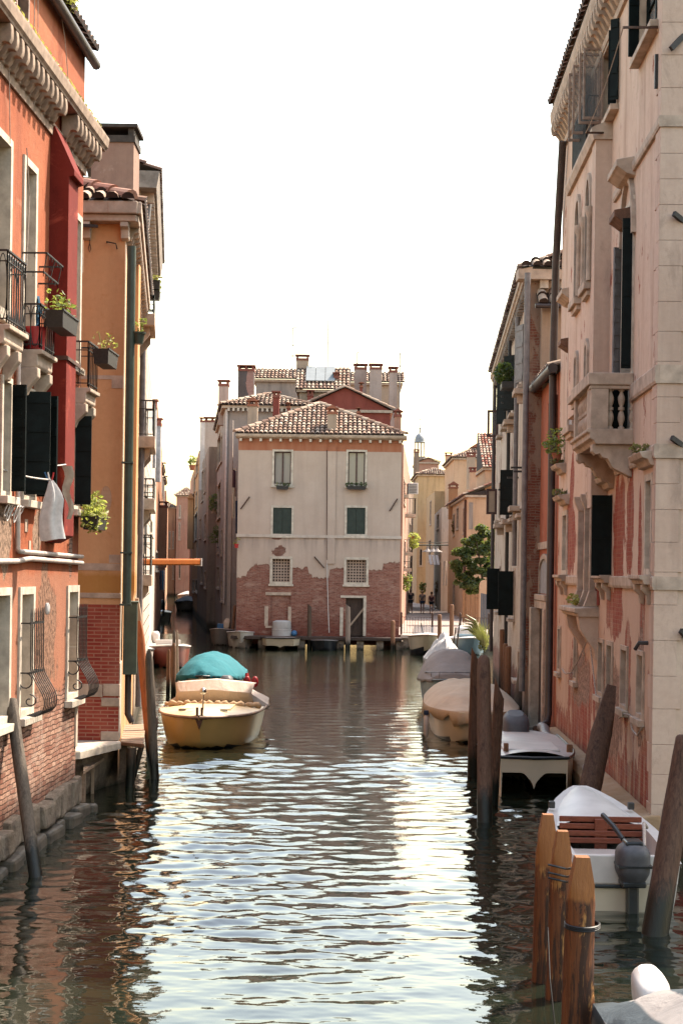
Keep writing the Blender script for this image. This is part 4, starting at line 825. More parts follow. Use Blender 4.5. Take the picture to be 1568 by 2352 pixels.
def rch(par, x0, x1, yt, yb, Y, mat, style, dy=0, capm='brick_plain', d=.6):
    """chimney given by enlarged-roof-crop edges"""
    X = lambda x: 514.4+.2812*x; Yy = lambda y: 716.4+.2812*y
    p, q = at(X(x0), Yy(yt), Y), at(X(x1), Yy(yt), Y); return chimney(par, (p[0]+q[0])/2, Y, at(X(x0), Yy(yb), Y)[2]-1.2, p[2], q[0]-p[0], d, mat, style, capm)
rch(ph, 845, 922, 838, 1000, YH+.55, 'plaster_beige', 'gable', capm='terracotta'); rch(ph, 197, 275, 775, 950, YH+4.6, 'plaster_beige', 'gable', capm='terracotta'); rch(ph, 402, 452, 705, 880, YH+6, 'plaster_red', 'flat', d=.5); rch(ph, 1390, 1445, 860, 1000, YH+1.4, 'plaster_rose', 'gable')
rch(ph, 1088, 1108, 830, 870, YH+4, 'plaster_red', 'gable', d=.25, capm='terracotta'); rch(ph, 515, 538, 790, 840, YH+5, 'plaster_red', 'gable', d=.25, capm='terracotta')
for p, q in (((137, 630), (210, 530)), ((738, 1020), (818, 1112)), ((1350, 648), (1415, 546))):
    a, b = hs(*p), hs(*q); MB().bar(WC.pt(a[0], a[1], .03), WC.pt(b[0], b[1], .09), .055, .055).build('iron_tie', 'rust_iron', ph)
a = hs(843, 150); b = hs(840, 1045); c = hs(858, 1640); MB().tube([WC.pt(*a, .04), WC.pt(*b, .04)], .028, 6).build('downpipe', 'rust_iron', ph); MB().tube([WC.pt(*b, .04), WC.pt(hs(843, 1200)[0], hs(843, 1200)[1], .05), WC.pt(hs(850, 1450)[0], hs(850, 1450)[1], .06), WC.pt(*c, .08)], .022, 5).build('white_cable', 'rope_white', ph)
for (x, w_, n_, lab) in ((478, .62, 90, 'leafy green window box under the left top window of the pale house'), (1080, 1.0, 150, 'long dark window box under the right top window of the pale house')):
    s, z = hs(x, 470); planter('planter_box', lab, WC.pt(s, z-.02, .24), w_, .2, .16, (1, 0), 'iron', n_, .10, .13, 'leaf_dark')
# quay ledge in front of the pale house
zq = .62
lg = thing('quay_ledge', 'low dark timber and stone ledge along the foot of the pale house', 'quay', (xl, YH-.6, 0)); mb = MB(); mb.box(xl-.2, xr+.1, YH-1.0, YH-.01, zq-.16, zq); mb.build('deck', 'old_door', lg, bevel=.02)
mb = MB()
for k in range(9): mb.box(xl+.2+k*.98, xl+.55+k*.98, YH-.9, YH-.02, -1, zq-.161)
mb.build('pier', 'base_blocks', lg)
# ---------------------------------------------------------------- generic background house
def bhouse(label, mat, x0, x1, y0, y1, z1, roof=None, wf=(), wl=(), wr=(), z0=-.5, tile='roof_tile', eave=.25, name='house', pitch=.40, xi=None, wk=None, trim='pale_stone', cat='house', rd=5.):
    """block with front (towards the bridge) and two flanks; wf/wl/wr = window boxes in photo points; xi = x of the far end of the left flank"""
    b = thing(name, label, cat, ((x0+x1)/2, y0, max(0, z0))); xb0, xb1 = xi or (x0, x1)
    Wf, Wr_, Wb, Wl_ = Wall((x0, y0), (x1, y0), 1), Wall((x1, y0), (xb1, y1), 1), Wall((xb1, y1), (xb0, y1), 1), Wall((xb0, y1), (x0, y0), 1)
    mb = MB()
    for W, ws in ((Wf, wf), (Wl_, wl), (Wr_, wr), (Wb, ())):
        o = []
        for q in ws:
            k = dict(sur=.09, rec=.14, pane='dark_inside', frame=None, mat=trim, sill=.06); k.update(q[4] if len(q) > 4 else {}); k.update(wk or {}); fwin(b, W, *q[:4], o, **k)
        facade(mb, W, 0, W.L, z0, z1, o)
    cap(mb, [(x0, y0), (x1, y0), (xb1, y1), (xb0, y1)], z1); mb.build('wall', mat, b, fix=False)
    e = eave
    if roof:
        mb = MB(); mb.box(min(x0, xb0)-.0, max(x1, xb1), y0-e*.8, y1, z1-.14, z1-.002) if False else mb.prism([(x0-e*.7, y0-e*.7, z1-.16), (x1+e*.7, y0-e*.7, z1-.16), (xb1+e*.7, y1+.1, z1-.16), (xb0-e*.7, y1+.1, z1-.16)], (0, 0, .155)); mb.build('eaves', trim, b)
        X0, X1, Y0, Y1 = x0-e, x1+e, y0-e, y1+e; B0, B1 = xb0-e, xb1+e; mb = MB(); w = X1-X0; D = Y1-Y0; p = pitch; sc = 1/sqrt(1+p*p)
        if roof == 'hip':
            h = min(w, D)/2; zr = z1+h*p; s_ = h/sc; V = (0, sc, p*sc)
            A = (X0+h, Y0+h, zr); Bq = (X1-h, Y0+h, zr); C_ = (B1-h, Y1-min(h, D/2), zr); Dq = (B0+h, Y1-min(h, D/2), zr)
            tiles(mb, (X0, Y0, z1), (1, 0, 0), V, [(0, 0), (w, 0), (w-h, s_), (h, s_)], pitch=.24, r=.10)
            ld = V3((B0-X0, Y1-Y0, 0)); Ln = ld.length; ld.normalize(); vn = V3((ld.y*sc, -ld.x*sc, p*sc)); tiles(mb, (X0, Y0, z1), ld, vn, [(0, 0), (Ln, 0), (Ln-h, s_), (h, s_)], pitch=.24, r=.10)
            mb.face([(X1, Y0, z1), (B1, Y1, z1), C_, Bq], 1); mb.face([(B1, Y1, z1), (B0, Y1, z1), Dq, C_], 1)
            for q in (A, ): ridge(mb, (X0, Y0, z1+.05), q, .12, .45)
            ridge(mb, (X1, Y0, z1+.05), Bq, .12, .45)
            if w > 2*h+.1: ridge(mb, A, Bq, .12, .45)
        elif roof == 'gable':                     # ridge runs away from the bridge
            h = w/2; zr = z1+h*p; m = (X0+X1)/2; mbk = (B0+B1)/2
            mb.face([(X0, Y0, z1), (m, Y0, zr), (mbk, Y1, zr), (B0, Y1, z1)], 1); mb.face([(X1, Y0, z1), (B1, Y1, z1), (mbk, Y1, zr), (m, Y0, zr)], 1)
            ridge(mb, (X0, Y0+.1, z1+.05), (m, Y0+.1, zr), .12, .45); ridge(mb, (X1, Y0+.1, z1+.05), (m, Y0+.1, zr), .12, .45)
            gm = MB(); gm.face([(x0, y0, z1), (x1, y0, z1), ((x0+x1)/2, y0, z1+w/2*p-.02)]); gm.build('gable', mat, b, fix=False)
        elif roof == 'shed':                      # one slope rising away from the bridge
            D2 = min(D, rd); tiles(mb, (X0, Y0, z1), (1, 0, 0), (0, sc, p*sc), [(0, 0), (w, 0), (w, D2/sc), (0, D2/sc)], pitch=.24, r=.10)
            mb.face([(X0, Y0, z1), (X0, Y0+D2, z1), (X0, Y0+D2, z1+D2*p)], 1)
        elif roof == 'left':                      # one slope falling towards the left flank
            ld = V3((B0-X0, Y1-Y0, 0)); Ln = ld.length; ld.normalize(); vn = V3((ld.y*sc, -ld.x*sc, p*sc)); tiles(mb, (X0, Y0, z1), ld, vn, [(0, 0), (Ln, 0), (Ln, w*.6), (0, w*.6)], pitch=.24, r=.10); mb.face([(X0, Y0+.05, z1), (X1, Y0+.05, z1), (X1, Y0+.05, z1+w*.56*p)], 1)
        mb.build('roof', [tile, 'under_tile'], b, fix=False)
    b['W'] = 0; del b['W']; return b, Wf, Wl_, Wr_
X0_ = lambda x: 514.4+.2812*x; Y0_ = lambda y: 716.4+.2812*y
PX = lambda x, Y, y=1200: at(x, y, Y)[0]; PZ = lambda y, Y, x=800: at(x, y, Y)[2]
stucco('plaster_dark', (.10, .085, .085), (.17, .14, .135), streak=.4, under=paint_under((.45, .28, .24), (.36, .20, .17)), ell=[(PX(X0_(215), 97), PZ(Y0_(600), 97), .35, 1.0)], ellk=.3)
# grey house behind on the left, with its dark chimney
gh, Wg, Wgl, _ = bhouse('tall grey house with hipped roof behind the pale house', 'plaster_grey', PX(514, 88), PX(705, 88), 88, 104, PZ(932, 88, 600), 'hip', wf=[(530, 1075, 543, 1150, dict(pane='cloth_wine', sill=0))], wl=[(500, 1000, 507, 1070), (500, 1110, 507, 1190, dict(pane='dark_shutter')), (499, 1300, 504, 1350), (508, 1215, 511, 1275), (508, 1330, 511, 1380), (500, 1215, 503, 1270, dict(pane='green_shutter')), (508, 1000, 511, 1060)], xi=(PX(497, 104), PX(705, 104)), pitch=.36)
X = lambda x: 514.4+.2812*x; Yy = lambda y: 716.4+.2812*y
rch(gh, 120, 248, 490, 700, 97, 'plaster_dark', 'flat', d=1.); rch(gh, -40, 40, 610, 760, 92, 'plaster_pink', 'flat')
for k in range(20): MB().box(PX(520, 88)+k*.27, PX(520, 88)+k*.27+.12, 87.72, 87.99, PZ(932, 88, 600)-.34, PZ(932, 88, 600)-.17).build('bracket', 'white_stone', gh)
MB().tube([(PX(518, 88), 87.9, PZ(945, 88)), (PX(517, 88), 87.9, PZ(1390, 88))], .07, 8).build('downpipe', 'white_pipe', gh, smooth=60)
MB().box(PX(524, 84), PX(532, 84), 84, 84.5, .2, PZ(968, 84)).build('flue', 'plaster_grey', gh); 
bh2, *_ = bhouse('flat tiled attic with a pale solar panel above the grey house roof', 'plaster_beige', PX(X(600), 97), PX(X(985), 97), 97, 103, PZ(Yy(640), 97), 'shed', z0=8, pitch=.62, name='attic_house', rd=2.7)
_z = PZ(Yy(640), 97); _q = lambda x, d: (PX(X(x), 97.5), 96.75+d, _z+.62*d)
p = [_q(650, .75), _q(890, .75), _q(888, 2.55), _q(650, 2.55)]
for k in range(3):
    f0, f1 = k/3+.008, (k+1)/3-.008; q = [V3(p[0]).lerp(V3(p[1]), f0), V3(p[0]).lerp(V3(p[1]), f1), V3(p[3]).lerp(V3(p[2]), f1), V3(p[3]).lerp(V3(p[2]), f0)]; q = [v+V3((0, -.10, .17)) for v in q]
    mb = MB(); mb.prism(q, (0, .03, -.05)); mb.build('solar_panel', 'solar_glass', bh2)
rch(bh2, 592, 690, 400, 465, 99.5, 'plaster_beige', 'flat'); rch(bh2, 897, 934, 545, 660, 98.0, 'brick_plain', 'flat', d=.45); rch(bh2, 682, 727, 690, 765, 96.5, 'plaster_red', 'flat', d=.5)
bh3, *_ = bhouse('long low tiled house behind the dark chimney', 'plaster_grey', PX(X(245), 103), PX(X(592), 103), 103, 110, PZ(Yy(560), 103), 'shed', z0=8, pitch=.5, rd=1.7)
bh4, *_ = bhouse('tiled house glimpsed between white chimneys', 'plaster_beige', PX(X(960), 104), PX(X(1420), 104), 104, 110, PZ(Yy(575), 104), 'shed', z0=8, pitch=.5, rd=1.7)
rh, *_ = bhouse('dark red gabled house rising behind the pale house roof', 'plaster_red', PX(X(600), 92), PX(X(1345), 92), 92, 99, PZ(Yy(800), 92), 'gable', z0=4, pitch=.46, eave=.2)
for x0, x1, yt, yb, Y, m_ in ((1065, 1163, 475, 660, 101, 'plaster_pink'), (1190, 1287, 475, 740, 100, 'plaster_pink'), (1348, 1412, 500, 740, 100, 'plaster_pink')): rch(rh, x0, x1, yt, yb+60, Y, m_, 'flat', d=.8)
rch(rh, 1108, 1130, 620, 670, 95, 'plaster_red', 'gable', d=.3, capm='terracotta')
for lab, x, y0, y1, Y, arms in (('tall television aerial left of the solar panel', 556, 128, 520, 100, ((128, 0, 32), (272, -2, 20), (360, -6, 12))), ('tallest thin television aerial above the solar panel', 845, 72, 470, 100, ((74, 0, 40), (255, -1, 3))), ('television aerial right of the white chimneys', 1430, 335, 780, 97, ((342, -3, 26), (442, -8, 20))), ('short television aerial by the middle white chimney', 1085, 330, 460, 103, ((333, 0, 10),))):
    p = at(X(x), Yy(y1), Y); q = at(X(x), Yy(y0), Y); sc_ = .2812*Y/F; antenna(lab, p[0], Y, p[2], q[2], [(at(X(x), Yy(a[0]), Y)[2], a[1]*sc_, a[2]*sc_) for a in arms], 'television aerials on the roofs')
# ---------------------------------------------------------------- right bank of the side canal
f2, _, Wf2, _ = bhouse('brown shaded house with a blank end wall on the side canal', 'plaster_brown', PX(478, 104), PX(500, 104)+4, 104, 130, PZ(1026, 104, 480), None, wl=[(464, 1080, 468, 1150, dict(pane='green_shutter')), (462, 1300, 466, 1340), (470, 1180, 474, 1240, dict(pane='dark_shutter')), (459, 1190, 462, 1235), (470, 1310, 474, 1350, {}), (470, 1075, 473, 1130, {})], xi=(PX(455, 130), PX(455, 130)+6))
rch2 = chimney(f2, PX(512, 118), 118, 12, PZ(945, 118), .9, .8, 'plaster_pink', 'flat'); chimney(f2, PX(485, 112), 112, 11, PZ(975, 112), 1., .8, 'plaster_cream', 'flat'); chimney(f2, PX(465, 120), 120, 10, PZ(975, 120), .5, .5, 'white_paint', 'flat')
bhouse('cream cornice house on the side canal behind the brown end wall', 'plaster_cream', PX(478, 112), PX(500, 112)+4, 112, 121, PZ(1008, 112, 480), None, xi=(PX(470, 121), PX(470, 121)+5), z0=9)
f3, _, Wf3, _ = bhouse('orange house with window shutters on the side canal', 'plaster_orange', PX(455, 130), PX(455, 130)+5, 130, 160, PZ(1035, 130, 455), None, wl=[(451, 1060, 455, 1090, dict(pane='green_shutter')), (447, 1180, 453, 1240), (449, 1330, 454, 1360), (443, 1330, 446, 1360), (446, 1095, 449, 1130, dict(pane='green_shutter')), (452, 1240, 454, 1290), (450, 1130, 453, 1165)], xi=(PX(442, 160), PX(442, 160)+6))
f4, *_ = bhouse('narrow terracotta house with roof plants further up the side canal', 'plaster_rose', PX(442, 160), PX(455, 160)+3, 160, 176, PZ(1085, 160, 442), None, xi=(PX(436, 176), PX(436, 176)+6))
mb = MB(); mb.box(PX(431, 150), PX(444, 150), 150, 151.5, PZ(1290, 150)+1., PZ(1150, 150)); mb.prism([(PX(429, 150), 149.8, PZ(1150, 150)), (PX(446, 150), 149.8, PZ(1150, 150)), (PX(438, 150), 149.8, PZ(1138, 150))], (0, 2, 0)); mb.build('oriel', 'plaster_orange', f3)
pot('round bushy plant on a roof terrace up the side canal', (PX(441, 158), 158, PZ(1085, 158)), .4, .5, 160, .22, .55, 'leaf_pot'); 
bush = thing('trailing_bush', 'feathery green bush hanging over the dark side canal', 'bush', (PX(515, 98), 98, PZ(1248, 98))); mb = MB(); leaves(mb, [((PX(x, 98), 98, PZ(y, 98)), (.55, .5, .4)) for x, y in ((498, 1238), (512, 1228), (525, 1230), (507, 1222), (519, 1240))], 900, .13, rng); mb.build('foliage', 'leaf_dark', bush, fix=False); MB().tube([(PX(500, 99), 99, PZ(1262, 99)), (PX(528, 97), 97, PZ(1252, 97))], .04, 5).build('branch', 'pile_dark', bush)
bush = thing('balcony_bush', 'dark bush on a ledge of the brown canal house', 'bush', (PX(490, 102), 102, PZ(1165, 102))); mb = MB(); leaves(mb, [((PX(492, 102), 102, PZ(y, 102)), .42) for y in (1150, 1168)], 300, .15, rng); mb.build('foliage', 'leaf_dark', bush, fix=False); MB().box(PX(486, 103), PX(497, 103), 102.6, 103.3, PZ(1185, 103), PZ(1176, 103)).build('stone_ledge', 'pale_stone', bush)
def hang(label, x0, x1, y0, y1, Y, mat, cat='laundry', name='washing', grp=None):
    mb = MB(); c = [at(x0+(x1-x0)*j/4, y0+(y1-y0)*i/6+(.8*sin(j*2.1) if i == 6 else 0), Y+.08*sin(j*1.9+i*.5)) for i in range(7) for j in range(5)]; mb.grid([c[i*5:i*5+5] for i in range(7)]); return tag(mb.build(name, mat, smooth=180), label, cat, grp)
hang('cream sheet hung out at the corner of the pale house', 533, 540, 1120, 1190, 83, 'cloth_beige'); hang('long dark blue cloth hanging beside the cream sheet', 541, 546, 1150, 1225, 82, 'cloth_navy'); hang('red awning cloth on the recessed grey house', 532, 542, 1082, 1140, 86, 'cloth_wine', 'awning', 'awning')
pot('yellow flowers in a red pot at the corner ledge of the pale house', (PX(544, 78.6), 78.6, PZ(1262, 78.6)), .11, .2, 50, .09, .14, 'leaf_dry', mat='red_plastic')
# pink house closing the side canal, and the shaded row on its left
pk_, *_ = bhouse('pink house with pointed windows closing the side canal', 'plaster_rose', PX(405, 235), PX(446, 235), 235, 246, PZ(1138, 235, 420), 'hip', wf=[(411, 1160, 416, 1190, dict(pane='pale_glass', sill=.2, sur=.2)), (410, 1200, 415, 1240, dict(pane='pale_glass', sur=.2)), (411, 1290, 415, 1330, dict(pane='pale_glass', sur=.2))], pitch=.8)
bhouse('brown house beside the pink one at the head of the side canal', 'plaster_wood_red', PX(368, 238), PX(403, 238), 238, 250, PZ(1165, 238, 390), 'hip', wf=[(388, 1220, 392, 1260), (396, 1220, 400, 1260), (396, 1290, 400, 1330)], pitch=.5)
# ---------------------------------------------------------------- left bank beyond the ochre house
def lpt(Y): return b_[0]-.107*(Y-b_[1])
def lrow(label, mat, y0, y1, ztop, wl=(), roof=None, depth=6, wf=(), jut=0., **k):
    xa, xb = lpt(y0)+jut, lpt(y1)+jut; b = thing('house', label, 'house', (xa, y0, 0)); W = Wall((xa, y0), (xb, y1), 1); We = Wall((xa-depth, y0), (xa, y0), 1); Wb = Wall((xb, y1), (xb-depth, y1), 1); o = []; oe = []
    for q in wl:
        kk = dict(sur=.1, rec=.15, pane='dark_inside', frame=None, sill=.08); kk.update(q[4] if len(q) > 4 else {}); fwin(b, W, *q[:4], o, **kk)
    mb = MB(); facade(mb, W, 0, W.L, -.6, ztop, o); facade(mb, We, 0, depth, -.6, ztop, oe); facade(mb, Wb, 0, depth, -.6, ztop); cap(mb, [(xa-depth, y0), (xa, y0), (xb, y1), (xb-depth, y1)], ztop); mb.build('wall', mat, b, fix=False); return b, W, We
lw, Wlw, Wle = lrow('white stone house with stacked balconies on the sunlit left bank', 'plaster_beige', 37.5, 48.5, 13.2, wl=[(317, 1130, 325, 1270, dict(pane='dark_inside')), (318, 880, 326, 960)])
mb = MB(); mb.prism([Wlw.pt(-.3, 12.9, -.2), Wlw.pt(-.3, 12.9, .38), Wlw.pt(-.3, 13.3, .45), Wlw.pt(-.3, 13.3, -.2)], tuple(V3((*Wlw.d, 0))*11.6)); mb.build('eaves', 'grey_stone', lw); mb = MB(); tiles(mb, Wlw.pt(-.3, 13.3, .42), (*Wlw.d, 0), (-.9*Wlw.n[0], -.9*Wlw.n[1], .35), [(0, 0), (11.6, 0), (11.6, 2), (0, 2)], pitch=.24); mb.build('roof', ['roof_tile', 'under_tile'], lw, fix=False)
for k in range(24): MB().wbox(Wlw, .2+.46*k, .34+.46*k, 12.66, 12.899, 0, .32).build('bracket', 'pale_stone', lw)
MB().tube([Wlw.pt(.5, 12.8, .2), Wlw.pt(.5, 11.6, .1), Wlw.pt(.5, .5, .1)], .07, 8).build('downpipe', 'grey_metal', lw, smooth=50)
l2, Wl2, _ = lrow('house of big white stone blocks with iron balconies on the left bank', 'stone_blocks', 48.5, 61, 10.8, wl=[(331, 1130, 336, 1280, dict(pane='dark_inside'))])
l3, Wl3, _ = lrow('plastered house with a lit brick foot on the left bank', 'plaster_cream', 61, 77, 9.3, wl=[(345, 1190, 349, 1230)])
l4, Wl4, _ = lrow('dark shaded house with washing at its windows on the side canal', 'plaster_wood_red', 77, 110, 12.2, wl=[(357, 1265, 362, 1310, dict(pane='cloth_wine'))], jut=0); l5, Wl5, W5e = lrow('orange house with cornice in the middle of the side canal', 'plaster_wood_red', 110, 170, 9.4, wl=[(386, 1262, 391, 1290), (395, 1262, 398, 1290)]); l6, *_ = lrow('low rust coloured house by the bend of the side canal', 'plaster_wood_red', 170, 232, 12.5)
chimney(l4, PX(372, 95), 95, 4, PZ(1172, 95), .6, .6, 'plaster_wood_red', 'flat'); chimney(l2, PX(346, 64), 64, 8, PZ(945, 64), .35, .35, 'grey_board', 'flat'); chimney(l3, PX(360, 74), 74, 8, PZ(985, 74), .3, .4, 'grey_board', 'flat')
bhouse('grey tiled house above the dark row of the side canal', 'plaster_grey', lpt(118)-2.8, lpt(118)-.1, 118, 128, PZ(1068, 118, 375), 'hip', pitch=.3, xi=(lpt(128)-2.8, lpt(128)-.1)); bhouse('small dark house with dormer over the side canal', 'plaster_grey', lpt(150)-3, lpt(150)-.1, 150, 160, PZ(1098, 150, 390), 'hip', pitch=.4, xi=(lpt(160)-3, lpt(160)-.1))
def lbalc(b, W, x0, x1, y0, y1, o, slab='pale_stone', extra=None):
    m = (x0+x1)/2; a, c = W.px(x0, y1)[0], W.px(x1, y1)[0]; z0, z1 = W.px(m, y1)[1], W.px(m, y0)[1]
    mb = MB(); mb.wbox(W, a, c, z0-.28, z0, 0, o); s = mb.build('balcony', slab, b, bevel=.02); r = MB(); iron_rail(r, [W.pt(a+.04, 0, 0), W.pt(a+.04, 0, o-.04), W.pt(c-.04, 0, o-.04), W.pt(c-.04, 0, 0)], z0, z1, .16, .014, .02, mid=z1-.2); r.build('railing', 'iron', s)
    for f in (.15, .85):
        aa = a+(c-a)*f; k = MB(); k.prism([W.pt(aa-.1, z, q) for q, z in ((0, z0-.8), (o*.7, z0-.45), (o*.7, z0-.281), (0, z0-.281))], tuple(V3((*W.d, 0))*.2)); k.build('corbel', slab, s)
    return s
lbalc(lw, Wlw, 316, 321, 925, 1010, .42); lbalc(lw, Wlw, 316, 322, 1105, 1150, .42, 'white_stone'); lbalc(lw, Wlw, 316, 321, 1230, 1320, .36); lbalc(lw, Wlw, 316, 321, 690, 735, .40)
planter('planter_box', 'upper dark planter on a bracket high on the white house', (PX(345, 46.), 46., PZ(672, 46.)), .42, .3, .25, (1, 0), 'iron', 60, .09, .1, 'leaf_dry'); planter('planter_box', 'lower dark planter on a bracket high on the white house', (PX(345, 46.), 46., PZ(696, 46.)), .42, .3, .25, (1, 0), 'iron', 60, .09, .1, 'leaf_dry')
pot('small flower pot on the white balcony of the left bank', (PX(338, 45), 45, PZ(1188, 45)-.45+.28), .1, .18, 70, .06, .13, 'leaf_dry')
for x0, x1, m_, lab in ((367, 371, 'cloth_navy', 'dark blue washing hung under the dark house window'), (372, 375, 'cloth_blue', 'blue washing hung under the dark house window'), (376, 379, 'cloth_white', 'white washing hung under the dark house window')): hang(lab, x0, x1, 1310, 1355, 82, m_)
aw = thing('rolled_awning', 'long orange rolled awning box jutting out from the left bank', 'awning', at(313, 1300, 46)); mb = MB(); p, q = V3(at(306, 1291, 44)), V3(at(455, 1291, 46.5)); d = (q-p); mb.bar(p, q, .22, .19); mb.build('canvas', 'orange_canvas', aw, bevel=.04); e = MB(); e.bar(q+d*.0003, q+d*.012, .26, .23); e.build('end_plate', 'white_paint', aw); a2 = MB(); a2.bar(p+V3((0, 0, .14)), p+d*.3+V3((0, 0, .14)), .04); a2.build('arm', 'iron', aw)
mb = MB(); mb.tube([at(300, 1305, 88), at(392, 1305, 92)], .05, 6); mb.tube([at(425, 1322, 120), at(456, 1322, 120)], .06, 6)
tag(mb.build('iron_boom', 'iron'), 'thin dark iron boom across the side canal', 'boom') if False else None
# ================================================================ RIGHT BANK
WP = Wall((4.43, 22.6), (4.43+.0294, 23.6), -1); SE = -.57                           # canal front of the palace; s grows away from the bridge
px = lambda x, y, o=0.: WP.px(x, y, o); tp = WP.tpx
def ell_(x, y, ru, rv): u_, v_ = tp(x, y); return (u_, v_, ru, rv)
def palace_under(a, u):
    w = a.vm('ADD', u, a.scale(a.n('TexNoise', {'Vector': u, 'Scale': 3., 'Detail': 3.}).outputs['Color'], (.04, .04, 0)))
    c, fc = a.brick(w, (.36, .075, .05), (.43, .12, .075), (.40, .15, .10), ms=.010, sm=.5)
    s1 = a.noise(a.scale(u, (2.2, .35, 1)), 1.6, 8, .72, .5); z = a.mth('ADD', a.sep(u)[1], a.mth('MULTIPLY', a.noise(u, 1.2, 4), 1.2))
    c = a.mix(a.mth('MULTIPLY', a.rng(s1, .47, .60), a.rng(z, 3.2, 4.4, 1, .25)), c, (.60, .40, .28)); c = a.mix(a.rng(a.noise(a.scale(u, (1, .6, 1)), 2.8, 7, .7), .55, .68, 0, .75), c, (.40, .27, .24))
    n2 = a.noise(u, 13, 6, .75); c = a.mix(a.rng(n2, .5, .7, 0, .5), c, (.24, .10, .07))
    return c, a.mth('ADD', a.mth('MULTIPLY', a.mth('SUBTRACT', 1., fc), .35), n2)
stucco('palace_plaster', (.80, .575, .44), (.88, .67, .53), dirt=(.42, .25, .17), streak=.65, grime=.6, bump=.3, c3=(.74, .58, .46), under=palace_under,
       ell=[ell_(1420, 1240, .62, 1.25), ell_(1445, 1200, .35, .95), ell_(1468, 1215, .12, .75), ell_(1468, 1290, .16, .55), ell_(1308, 1240, 1.0, .75), ell_(1313, 1100, .35, .5), ell_(1475, 1420, .25, .6), ell_(1410, 1410, 1.0, .40), ell_(1330, 1600, 2.2, .8), ell_(1390, 1700, .9, .6), ell_(1440, 1560, .35, .9), ell_(1475, 1800, .5, .8)], ellk=.55, low=(1.0, .9), peel=(.78, 1.5), band=[(-1, 3.6, (.66, .41, .285), .5)], rubble=[ell_(1395, 1620, 1.6, .9, ) + ((.50, .30, .215),), ell_(1470, 1560, .35, .9) + ((.54, .35, .265),), ell_(1330, 1560, 1.6, .5) + ((.54, .35, .265),)])
stucco('palace_end', (.74, .53, .405), (.81, .62, .485), dirt=(.30, .20, .16), streak=.5, bump=.2, under=paint_under((.34, .05, .04), (.30, .07, .055)), low=(1.55, .5), ellk=.35)
stucco('quoin_stone', (.74, .53, .41), (.83, .63, .50), dirt=(.32, .22, .18), streak=.4, bump=.35)
stucco('red_small', (.52, .16, .085), (.60, .21, .12), dirt=(.30, .09, .06), streak=.5, c3=(.62, .30, .18), bump=.2)
stucco('long_plaster', (.74, .59, .455), (.82, .67, .53), dirt=(.30, .22, .18), streak=.5, bump=.25, under=br_old((.28, .085, .06), (.40, .20, .14), (.45, .34, .27), (.50, .37, .30), .6), low=(1.3, .9), ellk=.5, peel=(.66, .9))
stucco('pier_brick', (.36, .25, .19), (.44, .32, .24), streak=.4, bump=.3, under=br_old((.20, .065, .045), (.30, .12, .08), (.30, .21, .16), (.38, .27, .21), .6), peel=(.53, .9), ellk=.6)
pal = thing('palace', 'peeling pink plastered palace with corner quoins, stone balcony and carved cornice', 'palace', WP.pt(SE, 0))
ops = []
def pw(x0, x1, z0, z1, **k): return win(pal, WP, px(x0, k.pop('y', 1317))[0], px(x1, k.pop('y1', 1317))[0], z0, z1, ops, **k)
for a0, a1 in ((.27, .92), (1.82, 2.55), (3.46, 4.16), (4.55, 5.25), (8.3, 8.85), (11.25, 11.8)):
    win(pal, WP, a0, a1, 1.72, 2.72, ops, sur=.07, rec=.22, pane='grey_board', frame=None, sill=.07, mat='palace_trim' if 'palace_trim' in M else 'pale_stone')
# mezzanine and main-floor windows
wA = win(pal, WP, -.28, .36, 3.84, 5.3, ops, sur=.10, rec=.2, pane='grey_board', frame=None, sill=.0)
wB = win(pal, WP, 3.86, 4.9, 3.84, 5.2, ops, sur=.10, rec=.22, pane='dark_inside', frame=None, sill=.0)
mb = MB(); leaf(mb, WP, 3.84, 1, 90, 3.82, 5.18, .34, o=.0, rails=3); mb.build('shutter', 'dark_shutter', wB)
wC = win(pal, WP, 10.3, 11.2, 3.84, 5.2, ops, sur=.10, rec=.22, pane='grey_board', frame=None, sill=.0)
wD = win(pal, WP, 1.76, 2.95, 6.12, 9.75, ops, sur=.09, rec=.25, pane='dark_inside', frame=None, sill=0)
mb = MB(); leaf(mb, WP, 3.02, -1, 62, 7.06, 9.18, .14, o=.03, rails=10); mb.build('shutter', 'grey_shutter', wD)
mb = MB(); leaf(mb, WP, 1.84, 1, 88, 7.06, 9.4, .16, o=.02, rails=3); leaf(mb, WP, 2.15, 1, 90, 6.13, 6.76, .44, o=.02, rails=2); mb.build('shutter', 'dark_shutter', wD)  # the low second leaf is an added dark board, blackening the baluster gaps
wE = win(pal, WP, -.25, 1.55, 11.75, 13.2, ops, sur=.06, rec=.15, pane='pale_glass', frame='dark_shutter', mat='pale_stone', sill=.12)
mb = MB(); leaf(mb, WP, 1.5, -1, 78, 11.8, 13.1, .16, o=.03); mb.build('shutter', 'dark_shutter', wE)
wF = win(pal, WP, 3.75, 5.7, 11.75, 13.2, ops, sur=.06, rec=.2, pane='glass', frame='dark_shutter', mat='pale_stone', sill=.12)
mb = MB(); leaf(mb, WP, 3.62, 1, 60, 11.8, 13.15, .14, o=.03); leaf(mb, WP, 3.9, 1, 80, 11.8, 13.05, .13, o=.03); mb.build('shutter', 'dark_shutter', wF)
wG = win(pal, WP, 6.3, 8.1, 11.75, 13.2, ops, sur=.06, rec=.2, pane='glass', frame='dark_shutter', mat='pale_stone', sill=.12)
